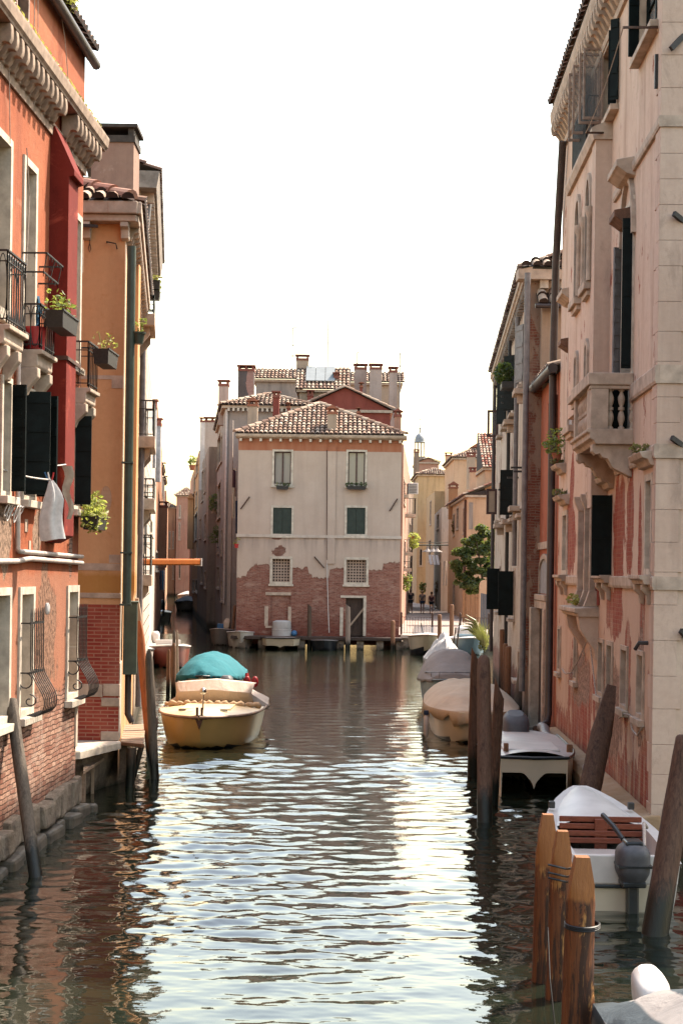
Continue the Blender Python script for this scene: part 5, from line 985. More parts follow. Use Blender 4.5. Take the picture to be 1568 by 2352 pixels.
for a, w_, par in ((5.55, .38, wF), (5.85, .42, wF), (6.5, .46, wG), (7.0, .48, wG)):                       # opened glazed casements
    mb = MB(); z0, z1, t = 12.02, 13.3, .035
    def fr(o0, o1, y0, y1): mb.wbox(WP, a-.02, a+.02, y0, y1, o0, o1)
    fr(.02, .02+t, z0, z1); fr(w_-t, w_, z0, z1); fr(.02+t, w_-t, z0, z0+t*1.3); fr(.02+t, w_-t, z1-t*1.1, z1)
    c = mb.build('casement', 'casement_wood', par); g = MB(); g.wbox(WP, a-.004, a+.004, z0+t, z1-t, .02+t, w_-t); g.build('pane', 'clear_glass', c)
mb = MB(); iron_rail(mb, [WP.pt(5.9, 0, .02), WP.pt(5.9, 0, .26), WP.pt(8.1, 0, .26), WP.pt(8.1, 0, .02)], 11.7, 12.55, .12, .010, .014, scroll=False); mb.build('window_rail', 'iron', wG)
mb = MB()
vol(mb, WP, SE, 12.2, 12, -.6, 13.98, ops, endops={}); mb.build('wall', 'palace_plaster', pal, fix=False)
WPE = Wall(WP.pt(SE, 0)[:2], (WP.pt(SE, 0)[0]+10, WP.pt(SE, 0)[1]-.3), 1)             # end wall facing the bridge
mb = MB(); mb.wbox(WPE, .02, 9, .2, 13.9, -.1, .012); mb.build('end_wall', 'palace_end', pal)
rr = random.Random(2); z = .2; k = 0
while z < 13.7:
    h = rr.choice((.42, .46, .50, .36)); h = min(h, 13.8-z); mb = MB(); w1_, w2_ = (.17, .30) if k % 2 else (.29, .36)
    mb.wbox(WP, SE-.03, SE+w1_*1.3, z+.002, z+h-.002, -.1, .03); o = mb.build('quoin', 'quoin_stone', pal, bevel=.003)
    mb = MB(); mb.wbox(WPE, -.027, w2_, z+.0025, z+h-.0025, -.1, .032); mb.build('quoin', 'quoin_stone', pal, bevel=.003); z += h; k += 1
for z0, z1, e in ((6.53, 6.79, 1.72), (5.48, 5.68, 3.3), (3.63, 3.82, 12.1), (10.13, 10.29, 3.9)):
    mb = MB(); cornice(mb, WP, SE-.05, e, 0, [(-.02, z0), (.045, z0), (.06, z0+.04), (.06, z1-.02), (.045, z1), (-.02, z1)]); mb.wbox(WPE, .0, 9, z0+.001, z1-.001, -.05, .055); mb.build('string_course', 'pale_stone', pal)
mb = MB(); q0, q1 = px(1521, 287)[1], px(1405, 560)
# sloping lesene of repaired plaster, cornice with brackets
mb = MB(); cornice(mb, WP, SE-.3, 12.2, 0, [(-.02, 13.80), (.28, 13.80), (.29, 13.86), (.30, 13.90), (.31, 14.0), (.31, 14.05), (-.02, 14.12)]); cornice(mb, WP, SE-.05, 12.2, 0, [(-.02, 13.20), (.05, 13.20), (.07, 13.30), (-.02, 13.33)]); mb.build('cornice', 'pale_stone', pal)
a = SE+.1
while a < 12.2:
    mb = MB(); pr = [(0, 13.34), (.07, 13.38), (.13, 13.50), (.18, 13.56), (.24, 13.55), (.28, 13.62), (.29, 13.72), (.28, 13.799), (0, 13.799)]
    mb.prism([WP.pt(a-.07, q, o+.002) for o, q in pr], tuple(V3(WP.pt(a+.07, 0))-V3(WP.pt(a-.07, 0)))); mb.build('modillion', 'pale_stone', pal, smooth=40); a += .34
mb = MB(); tiles(mb, WP.pt(SE-.3, 14.12, .31), (*WP.d, 0), (-.92*WP.n[0], -.92*WP.n[1], .36), [(0, 0), (12.7, 0), (12.7, 4), (0, 4)], pitch=.24, r=.1); mb.build('roof', ['roof_tile', 'under_tile'], pal, fix=False)
# projecting bay with tall lancet windows
B0, B1, bz0, bz1, bo = 4.45, 8.4, 5.0, 11.35, .26
mb = MB(); mb.wbox(WP, B0, B0+.5, bz0, bz1, .0, bo+.02); mb.build('pilaster', 'quoin_stone', pal)
mb = MB(); mb.wbox(WP, B0+.5, B1, 6.9, bz1-.01, .0, bo); mb.build('bay', 'palace_plaster', pal)
mb = MB(); mb.prism([WP.pt(B0-.04, bz1, -.0), WP.pt(B0-.04, bz1, bo+.06), WP.pt(B0-.04, bz1+.14, bo+.10), WP.pt(B0-.04, bz1+.2, bo+.10), WP.pt(B0-.04, bz1+.36, 0)], tuple(V3((*WP.d, 0))*4.1)); mb.build('bay_coping', 'pale_stone', pal)
def lancet(b, W, a0, a1, z0, zs, z1, o, mat='pale_stone', pane='glass', nm='lancet_window'):
    """pointed window laid on the face at offset o: stone arch, dark pane"""
    c = (a0+a1)/2; out = [(a0, z0)]; inn = []
    def arc(h0, h1, top, n=7): return [(h0+(c-h0)*sin(t)**1.2 if False else h0+(c-h0)*(1-cos(t)), zs+(top-zs)*sin(t)) for t in [pi/2*i/n for i in range(n+1)]]
    L_ = [(a0, z0)]+arc(a0, a1, z1); R_ = [(a1, z0)]+[(2*c-x, z) for x, z in arc(a0, a1, z1)]
    i0 = a0+.09; L2 = [(i0, z0+.02)]+[(i0+(c-i0)*(1-cos(t)), zs+(z1-.12-zs)*sin(t)) for t in [pi/2*i/7 for i in range(8)]]; R2 = [(2*c-x, z) for x, z in L2]
    w_ = MB()
    for A, Bq in ((L_, L2), (R_, R2)):
        rows = [[W.pt(*p, o+.002), W.pt(*p, o+.05), W.pt(*q, o+.05), W.pt(*q, o+.002)] for p, q in zip(A, Bq)]; w_.grid(rows)
    r = w_.build(nm, mat, b); g = MB(); g.face([W.pt(*p, o+.012) for p in L2+R2[::-1][1:]]); g.build('pane', pane, r); s = MB(); s.wbox(W, a0-.08, a1+.08, z0-.14, z0-.001, o-.01, o+.14); s.wbox(W, a0-.02, a1+.02, z0-.24, z0-.141, o-.01, o+.08); s.build('sill', mat, r, bevel=.01); return r
lancet(pal, WP, 4.98, 5.7, 9.0, 10.3, 11.0, bo); lancet(pal, WP, 6.5, 7.3, 9.0, 10.3, 11.0, bo); lancet(pal, WP, 5.1, 5.55, 7.2, 7.75, 8.05, bo, pane='grey_board', nm='niche'); lancet(pal, WP, 6.6, 7.1, 7.2, 7.75, 8.05, bo, pane='grey_board', nm='niche')
for x in (4.9, 5.75, 6.42): mb = MB(); mb.lathe(WP.pt(x, 9.0, bo+.06), [(.05, 0), (.045, .1), (.04, 1.1), (.06, 1.15), (.075, 1.22), (.075, 1.3)], 10); mb.build('colonnette', 'pale_stone', pal, smooth=40)
lancet(pal, WP, 9.4, 10.4, 6.9, 8.6, 9.3, .0, pane='grey_board'); mb = MB(); mb.wbox(WP, 8.55, 9.15, 6.9, 8.2, .0, .02); mb.build('blind_window', 'dark_shutter', pal)
for s, z, w_, lab in ((9.9, 9.42, .5, 0), (2.3, 10.05, .5, 1), (2.25, 9.30, .3, 2), (9.7, 8.4, .25, 2)):
    mb = MB(); cornice(mb, WP, s-w_, s+w_, 0, [(-.02, z), (.14, z+.05), (.26, z+.14), (.30, z+.16), (.30, z+.26), (-.02, z+.32)])
    mb.build('hood', 'wood_hood' if lab == 2 and 'wood_hood' in M else 'pale_stone', pal, bevel=.01)
mb = MB()
for i in range(13): t = pi*i/12
rows = [[WP.pt(2.36+(.60+d)*cos(pi*i/12), 9.15+(.95+d)*sin(pi*i/12), o) for d, o in ((0, .0), (0, .07), (.1, .07), (.1, 0))] for i in range(13)]; mb.grid(rows); mb.build('arch', 'pale_stone', pal)
# stone balcony
bl0, bl1, bo1 = 1.72, 4.0, .64
mb = MB(); cornice(mb, WP, bl0-.06, bl1, 0, [(-.02, 5.86), (bo1-.06, 5.86), (bo1-.03, 5.92), (bo1+.03, 5.95), (bo1+.03, 6.03), (bo1+.07, 6.05), (bo1+.07, 6.10), (-.02, 6.10)]); bal = mb.build('balcony', 'pale_stone', pal, bevel=.012)
mb = MB(); mb.wbox(WP, bl0-.05, bl0+.20, 6.78, 6.97, .0, bo1+.06); mb.wbox(WP, bl0+.201, bl1, 6.781, 6.969, bo1-.16, bo1+.059); mb.wbox(WP, bl0-.02, bl0+.17, 6.72, 6.779, .0, bo1+.03); mb.build('handrail', 'pale_stone', bal, bevel=.015)
mb = MB(); mb.wbox(WP, bl0-.02, bl0+.18, 6.101, 6.72, bo1-.26, bo1+.01); mb.build('post', 'pale_stone', bal, bevel=.01); mb = MB(); mb.wbox(WP, bl1-.2, bl1-.02, 6.101, 6.78, bo1-.16, bo1+.01); mb.build('post', 'pale_stone', bal, bevel=.01); mb = MB(); mb.wbox(WP, bl0+.18, bl0+.55, 6.101, 6.78, bo1-.13, bo1+.005); mb.build('post', 'pale_stone', bal, bevel=.01)
bp = [(.05, 0), (.05, .03), (.026, .05), (.034, .09), (.054, .15), (.056, .19), (.044, .25), (.028, .285), (.028, .295), (.05, .30), (.05, .345), (.028, .35), (.028, .36), (.044, .40), (.056, .46), (.054, .50), (.034, .55), (.026, .585), (.05, .60), (.05, .619)]
for o in (.0, .17, .34): mb = MB(); mb.lathe(WP.pt(bl0+.08, 6.102, o+.0), [(r*1.0, z) for r, z in bp], 14); mb.build('baluster', 'pale_stone', bal, smooth=40)
for k in range(9): mb = MB(); mb.lathe(WP.pt(bl0+.68+k*.185, 6.102, bo1-.08), [(r, z*1.09) for r, z in bp], 10); mb.build('baluster', 'pale_stone', bal, smooth=40)
for a in (bl0+.02, bl1-.35):
    mb = MB(); pr = [(.0, 5.86), (bo1-.02, 5.86), (bo1-.02, 5.76), (bo1-.07, 5.70), (bo1-.14, 5.72), (bo1-.18, 5.66), (bo1-.26, 5.64), (.30, 5.50), (.10, 5.40), (.02, 5.36), (.0, 5.36)]
    mb.prism([WP.pt(a, z, o) for o, z in pr], tuple(V3((*WP.d, 0))*.24)); mb.build('bracket', 'pale_stone', bal, smooth=35, bevel=.008)
# hoods and sills over the mezzanine windows
for s, z, w_ in ((.1, 5.38, .55), (4.3, 5.28, .62), (10.7, 5.30, .6), (11.3, 6.0, .5)):
    mb = MB(); cornice(mb, WP, s-w_, s+w_, 0, [(-.02, z), (.08, z+.02), (.12, z+.10), (.20, z+.12), (.24, z+.20), (-.02, z+.24)]); mb.build('hood', 'pale_stone', pal, bevel=.01)
    lb = MB(); leaves(lb, [(WP.pt(s-.1, z+.28, .14), (.16, .16, .07))], 50, .10, rng, flat=-.8); tag(lb.build('ledge_weeds', 'weed_brown' if 'weed_brown' in M else 'leaf_dry', pal, fix=False)) 
for s, w_ in ((.1, .52), (4.3, .62), (10.7, .6)):
    mb = MB(); cornice(mb, WP, s-w_, s+w_, 0, [(-.02, 3.70), (.14, 3.70), (.16, 3.76), (.21, 3.78), (.21, 3.835), (-.02, 3.835)])
    for d in (-w_*.7, w_*.55): mb.prism([WP.pt(s+d, z, o) for o, z in ((0, 3.40), (.06, 3.42), (.08, 3.55), (.15, 3.62), (.15, 3.699), (0, 3.699))], tuple(V3((*WP.d, 0))*.12))
    mb.build('sill', 'pale_stone', pal, bevel=.008)
# corbelled stone seat of the lost oriel with thin ribs above
mb = MB(); cornice(mb, WP, 5.3, 7.9, 0, [(-.02, 3.08), (.36, 3.08), (.38, 3.14), (.44, 3.16), (.44, 3.24), (-.02, 3.26)]); ori = mb.build('oriel_shelf', 'pale_stone', pal, bevel=.015)
for a in (5.35, 7.2):
    mb = MB(); mb.prism([WP.pt(a, z, o) for o, z in ((0, 2.30), (.03, 2.32), (.07, 2.5), (.20, 2.68), (.32, 2.86), (.36, 3.079), (0, 3.079))], tuple(V3((*WP.d, 0))*.34)); mb.build('bracket', 'quoin_stone', ori, smooth=40)
for a in (5.5, 6.3, 7.3):
    mb = MB(); mb.wbox(WP, a-.05, a+.05, 3.27, 5.05, .05, .16); mb.prism([WP.pt(a-.08, z, o) for o, z in ((.0, 3.262), (.26, 3.262), (.20, 3.42), (.161, 3.55), (0, 3.55))], tuple(V3((*WP.d, 0))*.16)); mb.prism([WP.pt(a-.08, z, o) for o, z in ((.0, 5.052), (.15, 5.052), (.22, 5.2), (.24, 5.32), (0, 5.32))], tuple(V3((*WP.d, 0))*.16)); mb.build('rib', 'pale_stone', ori, bevel=.01)
mb = MB(); mb.wbox(WP, 5.2, 8.0, 3.3, 5.05, .003, .03); mb.build('red_panel', 'plaster_red', pal); 
for a0 in (5.62, 6.42): mb = MB(); mb.wbox(WP, a0, a0+.55, 3.95, 5.0, .031, .06); mb.build('blind_window', 'window_wood', pal); mb = MB(); mb.wbox(WP, a0-.06, a0+.61, 3.78, 3.94, .031, .08); mb.build('sill', 'pale_stone', pal)
lb = MB(); leaves(lb, [(WP.pt(6.6, 3.38, .3), (.1, .5, .10))], 90, .09, rng); lb.build('ledge_weeds', 'leaf_dry', pal, fix=False)
# stepped base, grey tube fender along it, iron ties, chain
mb = MB(); mb.prism([WP.pt(SE-.1, z, o) for o, z in ((-.1, -.8), (.42, -.8), (.40, .36), (.30, .42), (.04, .47), (-.1, .47))], tuple(V3((*WP.d, 0))*12.8)); mb.build('plinth', 'plinth_stone' if 'plinth_stone' in M else 'base_blocks', pal, bevel=.02)
for x0, y0, x1, y1 in ((1540, 112, 1568, 82), (1546, 490, 1568, 508), (1541, 1005, 1568, 1025), (1562, 1448, 1580, 1470)):
    p, q = at(x0, y0, 21.9), at(x1, y1, 22.0); MB().bar(p, q, .05, .07).build('iron_tie', 'iron', pal)
for x, y in ((1513, 170), (1484, 1475)):
    s, z = px(x, y); mb = MB(); mb.bar(WP.pt(SE+.25, z-.22, .05), WP.pt(SE+.25, z+.26, .05), .05, .05) if y < 1000 else mb.tube([WP.pt(SE+.4, z, .03), WP.pt(SE+.45, z, .15), WP.pt(SE+.5, z-.1, .2)], .03, 6); mb.build('iron_hook', 'iron', pal)
mb = MB(); mb.tube([WP.pt(px(1304, 330)[0], 13.2, .12), WP.pt(12.0, 11.6, .12), WP.pt(12.3, 10.8, .12), WP.pt(12.6, 8.6, .12), WP.pt(12.6, .7, .12), WP.pt(12.5, .5, .16), WP.pt(12.0, .42, .45)], .085, 10); mb.build('downpipe', 'brown_metal', pal, smooth=50)
for pts in (([(1430, 63), (1515, 63)]), ([(1344, 305), (1404, 305)])):
    a, b = px(pts[1][0], pts[1][1]), None; s, z = a; p = V3(WP.pt(s, z, .02)); q = V3(at(pts[0][0], pts[0][1], p.y-.3)); MB().bar(p, q, .03).build('line_bracket', 'rust_iron', pal)
    if pts[0][0] == 1430: qa = q
    else: qb = q
wire('clothes_line', 'thin clothes line slung between two brackets high on the palace', [qa, qb], .008, 'rope', 'clothes line', sag=.12)
for pts in ([(1289, 1535), (1298, 1548), (1310, 1545), (1325, 1520), (1352, 1462), (1368, 1600)], [(1420, 1650), (1432, 1640), (1446, 1642), (1450, 1675), (1462, 1690), (1475, 1668)], [(1370, 560), (1310, 640)]):
    mb = MB(); mb.tube([WP.pt(*WP.px(x, y, .08), .08) for x, y in pts], .014, 5); mb.build('hanging_rope', 'rope', pal) if pts[0][0] != 1370 else None
tag(MB().tube([WP.pt(6.2+.6*i, .50+.02*sin(i), .40+.05*sin(i*1.3)) for i in range(10)], .11, 10).build('tube_fender', 'grey_metal', smooth=60), 'long grey tube fender lying on the palace plinth above the water', 'fender')
pt_ = pot('leafy plant in a clay pot on the far ledge of the palace', WP.pt(11.2, 6.26, .16), .11, .2, 260, .085, .30, 'leaf_pot')
# ---------------------------------------------------------------- small red house
WS = Wall(WP.pt(12.2, 0)[:2], (WP.pt(12.2, 0)[0]+.08, 38.7), -1); LS = WS.L
sr = thing('small_red_house', 'small red plastered house with pointed water gate beside the palace', 'house', WS.pt(0, 0)); o = []
w_ = win(sr, WS, WS.px(1279, 980)[0], WS.px(1260, 980)[0], WS.px(1268, 1042)[1], WS.px(1268, 918)[1], o, sur=.03, rec=.08, pane='dark_shutter', frame=None, sill=0, mat='red_small')
zt = WS.px(1256, 884)[1]; mb = MB(); vol(mb, WS, .01, LS, 8, -.6, zt, o); mb.build('wall', 'red_small', sr, fix=False)
mb = MB(); mb.tube([WS.pt(-.1, zt+.05, .18), WS.pt(LS+.1, zt+.05, .22)], .11, 10); mb.build('gutter', 'brown_metal', sr, smooth=60); mb = MB(); tiles(mb, WS.pt(0, zt+.08, .2), (*WS.d, 0), (-.9*WS.n[0], -.9*WS.n[1], .35), [(0, 0), (LS, 0), (LS, 5), (0, 5)], pitch=.24); mb.build('roof', ['roof_tile', 'under_tile'], sr, fix=False)
g0, g1 = WS.px(1263, 1330)[0], WS.px(1239, 1330)[0]; zg = WS.px(1250, 1380)[1]
mb = MB(); mb.wbox(WS, g0-.2, g1+.25, WS.px(1250, 1261)[1], WS.px(1250, 1245)[1], .002, .05); mb.wbox(WS, g0-.12, g1+.2, zg-.18, zg, .002, .12); mb.build('string_course', 'pale_stone', sr)
lancet(sr, WS, g0+.05, g1-.1, zg+.15, zg+.7, WS.px(1250, 1272)[1], 0., pane='grey_board', nm='pointed_arch')
mb = MB(); mb.wbox(WS, g0-.05, g0+.22, .1, zg-.181, .0, .16); mb.build('gate_jamb', 'pale_stone', sr, bevel=.015); mb = MB(); mb.wbox(WS, g1-.35, g1+.1, .1, zg-.181, .0, .24); mb.build('gate_jamb', 'pale_stone', sr, bevel=.015); mb = MB(); mb.wbox(WS, g0+.22, g1-.35, .1, zg-.182, .0, .03); mb.build('water_gate', 'old_door', sr); mb = MB(); mb.wbox(WS, g0-.2, g1+.2, -.5, .12, .0, .3); mb.build('step', 'base_blocks', sr)
# ---------------------------------------------------------------- long pale house
WB = Wall((4.57, 38.7), (5.72, 58.8), -1); ln = thing('long_house', 'long pale house with brick corner, grey drainpipes and dentil eaves', 'house', WB.pt(0, 0)); o = []
lx = lambda x, y: WB.px(x, y)
def lw_(x0, x1, y0, y1, **k):
    m = (x0+x1)/2; c = lx(m, (y0+y1)/2)[0]; return win(ln, WB, c-.5, c+.5, lx(m, y1)[1], lx(m, y0)[1], o, **k)
for (x0, x1, y0, y1, kk) in ((1200, 1206, 745, 885, dict(shut=[('a', 22)], smat='grey_shutter')), (1179, 1185, 815, 950, dict(shut=[('a', 40)])), (1160, 1166, 870, 980, dict(shut=[('a', 40)])), (1150, 1154, 905, 1000, {}), (1198, 1204, 1050, 1180, {}), (1180, 1186, 1075, 1190, dict(shut=[('a', 70)])), (1157, 1163, 1090, 1190, {}), (1146, 1150, 1105, 1195, {}), (1177, 1183, 1305, 1420, dict(shut=[('a', 92)])), (1145, 1150, 1300, 1405, dict(shut=[('a', 92)])), (1190, 1194, 1490, 1560, {})):
    d = dict(sur=.08, rec=.18, pane='dark_inside', frame=None, sill=.16, mat='pale_stone'); d.update(kk); lw_(x0, x1, y0, y1, **d)
zl = 11.33; mb = MB(); vol(mb, WB, .0, WB.L, 10, -.6, zl, o); mb.build('wall', 'long_plaster', ln, fix=False)
WBE = Wall(WB.pt(0, 0)[:2], (WB.pt(0, 0)[0]+8, WB.pt(0, 0)[1]+.2), 1); mb = MB(); mb.wbox(WBE, -.03, .30, .0, 11.05, -.3, .06); mb.build('brick_pier', 'pier_brick', ln); mb = MB(); mb.wbox(WBE, .30, 8, zt, 11.05, -.1, .02); mb.build('end_wall', 'plaster_beige', ln)
mb = MB(); cornice(mb, WB, -.3, WB.L+.2, 0, [(-.02, 11.08), (.18, 11.08), (.20, 11.16), (.24, 11.18), (.24, 11.33), (-.02, 11.38)]); mb.wbox(WBE, -.35, 8, 11.082, 11.328, -.2, .3); mb.build('eaves', 'pale_stone', ln)
for k in range(44): MB().wbox(WB, .1+.46*k, .26+.46*k, 10.80, 11.079, .001, .16).build('bracket', 'grey_stone', ln)
for k in range(5): MB().wbox(WBE, .2+.5*k, .4+.5*k, 10.88, 11.081, .0, .22).build('bracket', 'white_stone', ln)
mb = MB(); O = V3(WBE.pt(-.3, 11.38, .3)); tiles(mb, O, (*WBE.d, 0), (-.02, .9, .40), [(0, 0), (8, 0), (8, 3), (2.6, 3)], pitch=.27, r=.115); tiles(mb, V3(WB.pt(-.2, 11.38, .25)), (*WB.d, 0), (-.9*WB.n[0], -.9*WB.n[1], .4), [(0, 0), (20.4, 0), (20.4, 4), (2, 4)], pitch=.24); mb.build('roof', ['roof_tile', 'under_tile'], ln, fix=False)
za = at(1260, 700, 38.3)[2]; mb = MB(); A = at(1236, 690, 38.1)[0]; tiles(mb, (A, 38.15, za), (1, 0, 0), (0, .8, .55), [(0, 0), (3, 0), (3, .75), (0, .75)], pitch=.27, r=.115); mb.build('lean_to_roof', ['roof_tile', 'under_tile'], ln, fix=False); mb = MB(); mb.tube([(A-.08, 38.1, za-.06), (A+3, 38.1, za-.06)], .06, 8); mb.build('gutter', 'brown_metal', ln)
MB().box(A+.12, A+3, 38.35, 38.69, zt+.3, za).build('lean_to', 'pier_brick' if False else 'plaster_beige', ln)
for x, yt, yb, r, m_ in ((1213, 655, 1480, .075, 'grey_metal'), (1190, 752, 1300, .065, 'grey_metal'), (1137, 900, 1500, .07, 'brown_metal'), (1172, 860, 1500, .055, 'iron')):
    s = lx(x, 1300)[0]; mb = MB(); mb.tube([WB.pt(s, lx(x, yt)[1] if m_ == 'grey_metal' else 10.9, .12), WB.pt(s, 1.0 if yb > 1400 else lx(x, yb)[1], .12)], r, 8); mb.build('downpipe', m_, ln, smooth=60)
mb = MB(); mb.wbox(WB, 0, WB.L, 5.55, 5.72, .002, .06); mb.build('string_course', 'plaster_cream', ln)
for x, y in ((1206, 898), (1180, 968), (1195, 1165), (1176, 1195), (1155, 1205)):
    s, z = lx(x, y); mb = MB(); mb.wbox(WB, s-.5, s+.5, z-.12, z+.02, .002, .32); mb.wbox(WB, s-.3, s-.15, z-.35, z-.121, .002, .22); mb.build('ledge', 'pale_stone', ln, bevel=.01)
for y, x0, x1 in ((892, 1153, 1172), (911, 1150, 1170), (925, 1150, 1168), (948, 1140, 1160), (1074, 1172, 1206), (1083, 1178, 1206), (1097, 1164, 1190), (1115, 1148, 1172), (1125, 1143, 1168)):
    s, z = lx(x1, y); q = V3(WB.pt(s, z, .0)); p = V3(at(x0, y, q.y)); MB().bar(q, p, .06, .05).build('line_bracket', 'iron', ln)
for x0, x1, y0, y1, Y, pm in ((1118, 1144, 942, 1004, 57, 'pale_glass'), (1116, 1141, 1123, 1181, 56, 'pale_board')):
    mb = MB(); p0, p1 = at(x0, y1, Y), at(x1, y0, Y); t = .08
    for (xa, xb, za_, zb_) in ((p0[0], p0[0]+t, p0[2], p1[2]), (p1[0]-t, p1[0], p0[2], p1[2]), (p0[0]+t, p1[0]-t, p0[2], p0[2]+t), (p0[0]+t, p1[0]-t, p1[2]-t, p1[2])): mb.box(xa, xb, Y, Y+.06, za_, zb_)
    c = mb.build('casement', 'window_wood', ln); g = MB(); g.box(p0[0]+t, p1[0]-t, Y+.02, Y+.035, p0[2]+t, p1[2]-t); g.build('pane', 'clear_glass' if pm == 'pale_glass' else 'plaster_beige', c)
lb = MB(); s, z = lx(1187, 858); bush = thing('window_bush', 'wiry green bush in a window high on the long pale house', 'bush', WB.pt(s, z-.3, .3)); leaves(lb, [(WB.pt(s, z, .38), (.28, .5, .32))], 420, .13, rng); lb.build('foliage', 'leaf_dark', bush, fix=False); MB().wbox(WB, s-.5, s+.5, z-.45, z-.28, .1, .45).build('trough', 'iron', bush)
# ================================================================ STREET BEYOND THE CANAL
pv = N('paving', .85, .2); pc, pf = pv.brick(pv.uv, (.36, .29, .25), (.44, .36, .31), (.20, .16, .14), bw=.9, bh=.45, ms=.02); pc = pv.mix(pv.rng(pv.noise(pv.uv, .8, 6), .4, .7, 0, .5), pc, (.27, .22, .20)); pv.col(pc); pv.bump(pv.mth('SUBTRACT', 1., pf), .3, .02)
QZ = .70; QY = 80.2
mb = MB(); mb.prism([(xr-.05, QY, -1), (xr-.05, QY, QZ), (xr-.05, 215, QZ), (xr-.05, 215, -1)], (16, 0, 0)); tag(mb.build('street_pavement', 'paving'), 'pale stone paved street opening onto the canal', kind='structure')
qe = thing('quay_edge', 'white stone kerb with dark wet footing at the end of the street', 'quay', (xr+3, QY, 0)); mb = MB(); mb.box(xr+.1, 13, QY-.35, QY-.003, QZ-.16, QZ+.01); mb.build('kerb', 'white_stone', qe, bevel=.02); mb = MB(); mb.box(xr+.1, 13, QY-.25, QY-.004, -1, QZ-.161); mb.build('footing', 'base_blocks', qe)
def railing(label, x0, x1, gap=.14):
    a, c = at(x0, 1440, QY-.1)[0], at(x1, 1440, QY-.1)[0]; e = thing('iron_railing', label, 'railing', ((a+c)/2, QY-.1, QZ), 'iron railings at the street end')
    for x in (a, c):
        p = MB(); p.box(x-.05, x+.05, QY-.15, QY-.05, QZ+.01, QZ+1.08); p.lathe((x, QY-.1, QZ+1.08), [(.065, 0), (.05, .07), (.01, .1)], 8); p.build('post', 'rust_iron', e)
    r = MB(); iron_rail(r, [(a, QY-.1), (c, QY-.1)], QZ+.08, QZ+.92, gap, .009, .016); r.build('bars', 'rust_iron', e)
railing('rusty iron railing beside the pale house', 921, 992); railing('rusty iron railing behind the blue white boat', 1056, 1122)
# street houses
PE = dict(pane='dark_inside', sur=.1)
stucco('plaster_tan', (.62, .43, .24), (.70, .50, .30), dirt=(.22, .16, .11), streak=.6, bump=.2)
h1, *_ = bhouse('peach rendered house facing the canal behind the tree', 'plaster_peach', PX(1072, 110), PX(1072, 110)+6, 110, 130, PZ(1137, 110, 1100), 'left', wl=[(1063, 1165, 1067, 1225, dict(pane='green_shutter')), (1048, 1165, 1053, 1215, dict(pane='cloth_wine')), (1040, 1180, 1044, 1230), (1062, 1280, 1067, 1330), (1040, 1340, 1044, 1400)], xi=(PX(1026, 132), PX(1026, 132)+6), pitch=.42, tile='red_tile')
mb = MB(); mb.box(PX(1076, 110), PX(1085, 110), 109.97, 109.999, PZ(1212, 110), PZ(1150, 110)); mb.build('plaster_patch', 'plaster_grey', h1)
mb = MB(); mb.tube([(PX(1066, 111), 110.5, PZ(1145, 111)), (PX(1066, 111), 110.3, 1)], .08, 6); mb.build('downpipe', 'rust_iron', h1)
h2, *_ = bhouse('cream house with balcony halfway along the street', 'plaster_cream', PX(1014, 134), PX(1014, 134)+5, 134, 150, PZ(1165, 134, 1010), None, wl=[(1003, 1180, 1008, 1215, dict(pane='green_shutter')), (1009, 1250, 1013, 1290, dict(pane='dark_shutter')), (998, 1350, 1003, 1395)], xi=(PX(997, 150), PX(997, 150)+5))
h3, *_ = bhouse('narrow yellow house with low parapet along the street', 'plaster_tan', PX(997, 152), PX(997, 152)+5, 152, 166, PZ(1128, 152, 990), None, wl=[(987, 1150, 990, 1205, dict(pane='green_shutter')), (984, 1240, 989, 1290, dict(pane='dark_shutter'))], xi=(PX(978, 166), PX(978, 166)+5))
h4, *_ = bhouse('big tan house with hipped roof at the far end of the street', 'plaster_tan', PX(958, 168), PX(1035, 168), 168, 180, PZ(1090, 168, 990), 'hip', pitch=.38, wf=[(962, 1260, 970, 1300, dict(pane='dark_shutter'))])
h5, *_ = bhouse('tall tiled house with dormer above the street roofs', 'plaster_peach', PX(1040, 140), PX(1165, 140), 140, 152, PZ(1052, 140, 1100), 'hip', z0=6, pitch=.44); dz = PZ(1040, 142, 1100)
d = MB(); d.box(PX(1085, 142), PX(1112, 142), 142, 144, PZ(1050, 142), PZ(1023, 142)); dm = d.build('dormer', 'plaster_beige', h5); g = MB(); g.prism([(PX(1076, 142), 141.7, PZ(1024, 142)), (PX(1124, 142), 141.7, PZ(1024, 142)), (PX(1100, 142), 141.7, PZ(1009, 142))], (0, 3, .0)); g.build('dormer_roof', 'red_tile_plain' if 'red_tile_plain' in M else 'terracotta', dm); g = MB(); g.box(PX(1088, 142), PX(1108, 142), 141.95, 141.99, PZ(1036, 142), PZ(1022, 142)); g.build('dormer_window', 'glass', dm)
h6, *_ = bhouse('small pink house with red tiles beside the tall dormer house', 'plaster_peach', PX(1112, 118), PX(1150, 118), 118, 126, PZ(1075, 118, 1130), 'shed', z0=6, tile='red_tile', pitch=.6); 
for par, x0, x1, y0, y1, Y, m_, st_ in ((h1, 1030, 1050, 1122, 1150, 126, 'plaster_orange', 'gable'), (h4, 1033, 1055, 1060, 1095, 160, 'plaster_beige', 'gable'), (h5, 1072, 1090, 1050, 1085, 136, 'plaster_beige', 'flat'), (h1, 1078, 1091, 1085, 1120, 118, 'plaster_peach', 'flat'), (h4, 950, 962, 1040, 1085, 175, 'plaster_brown', 'flat'), (h5, 1022, 1037, 1048, 1070, 158, 'plaster_peach', 'flat')):
    p, q = at(x0, y0, Y), at(x1, y0, Y); chimney(par, (p[0]+q[0])/2, Y, at(x0, y1, Y)[2]-1.5, p[2], q[0]-p[0], .7, m_, st_, 'terracotta' if st_ == 'gable' else 'brick_plain')
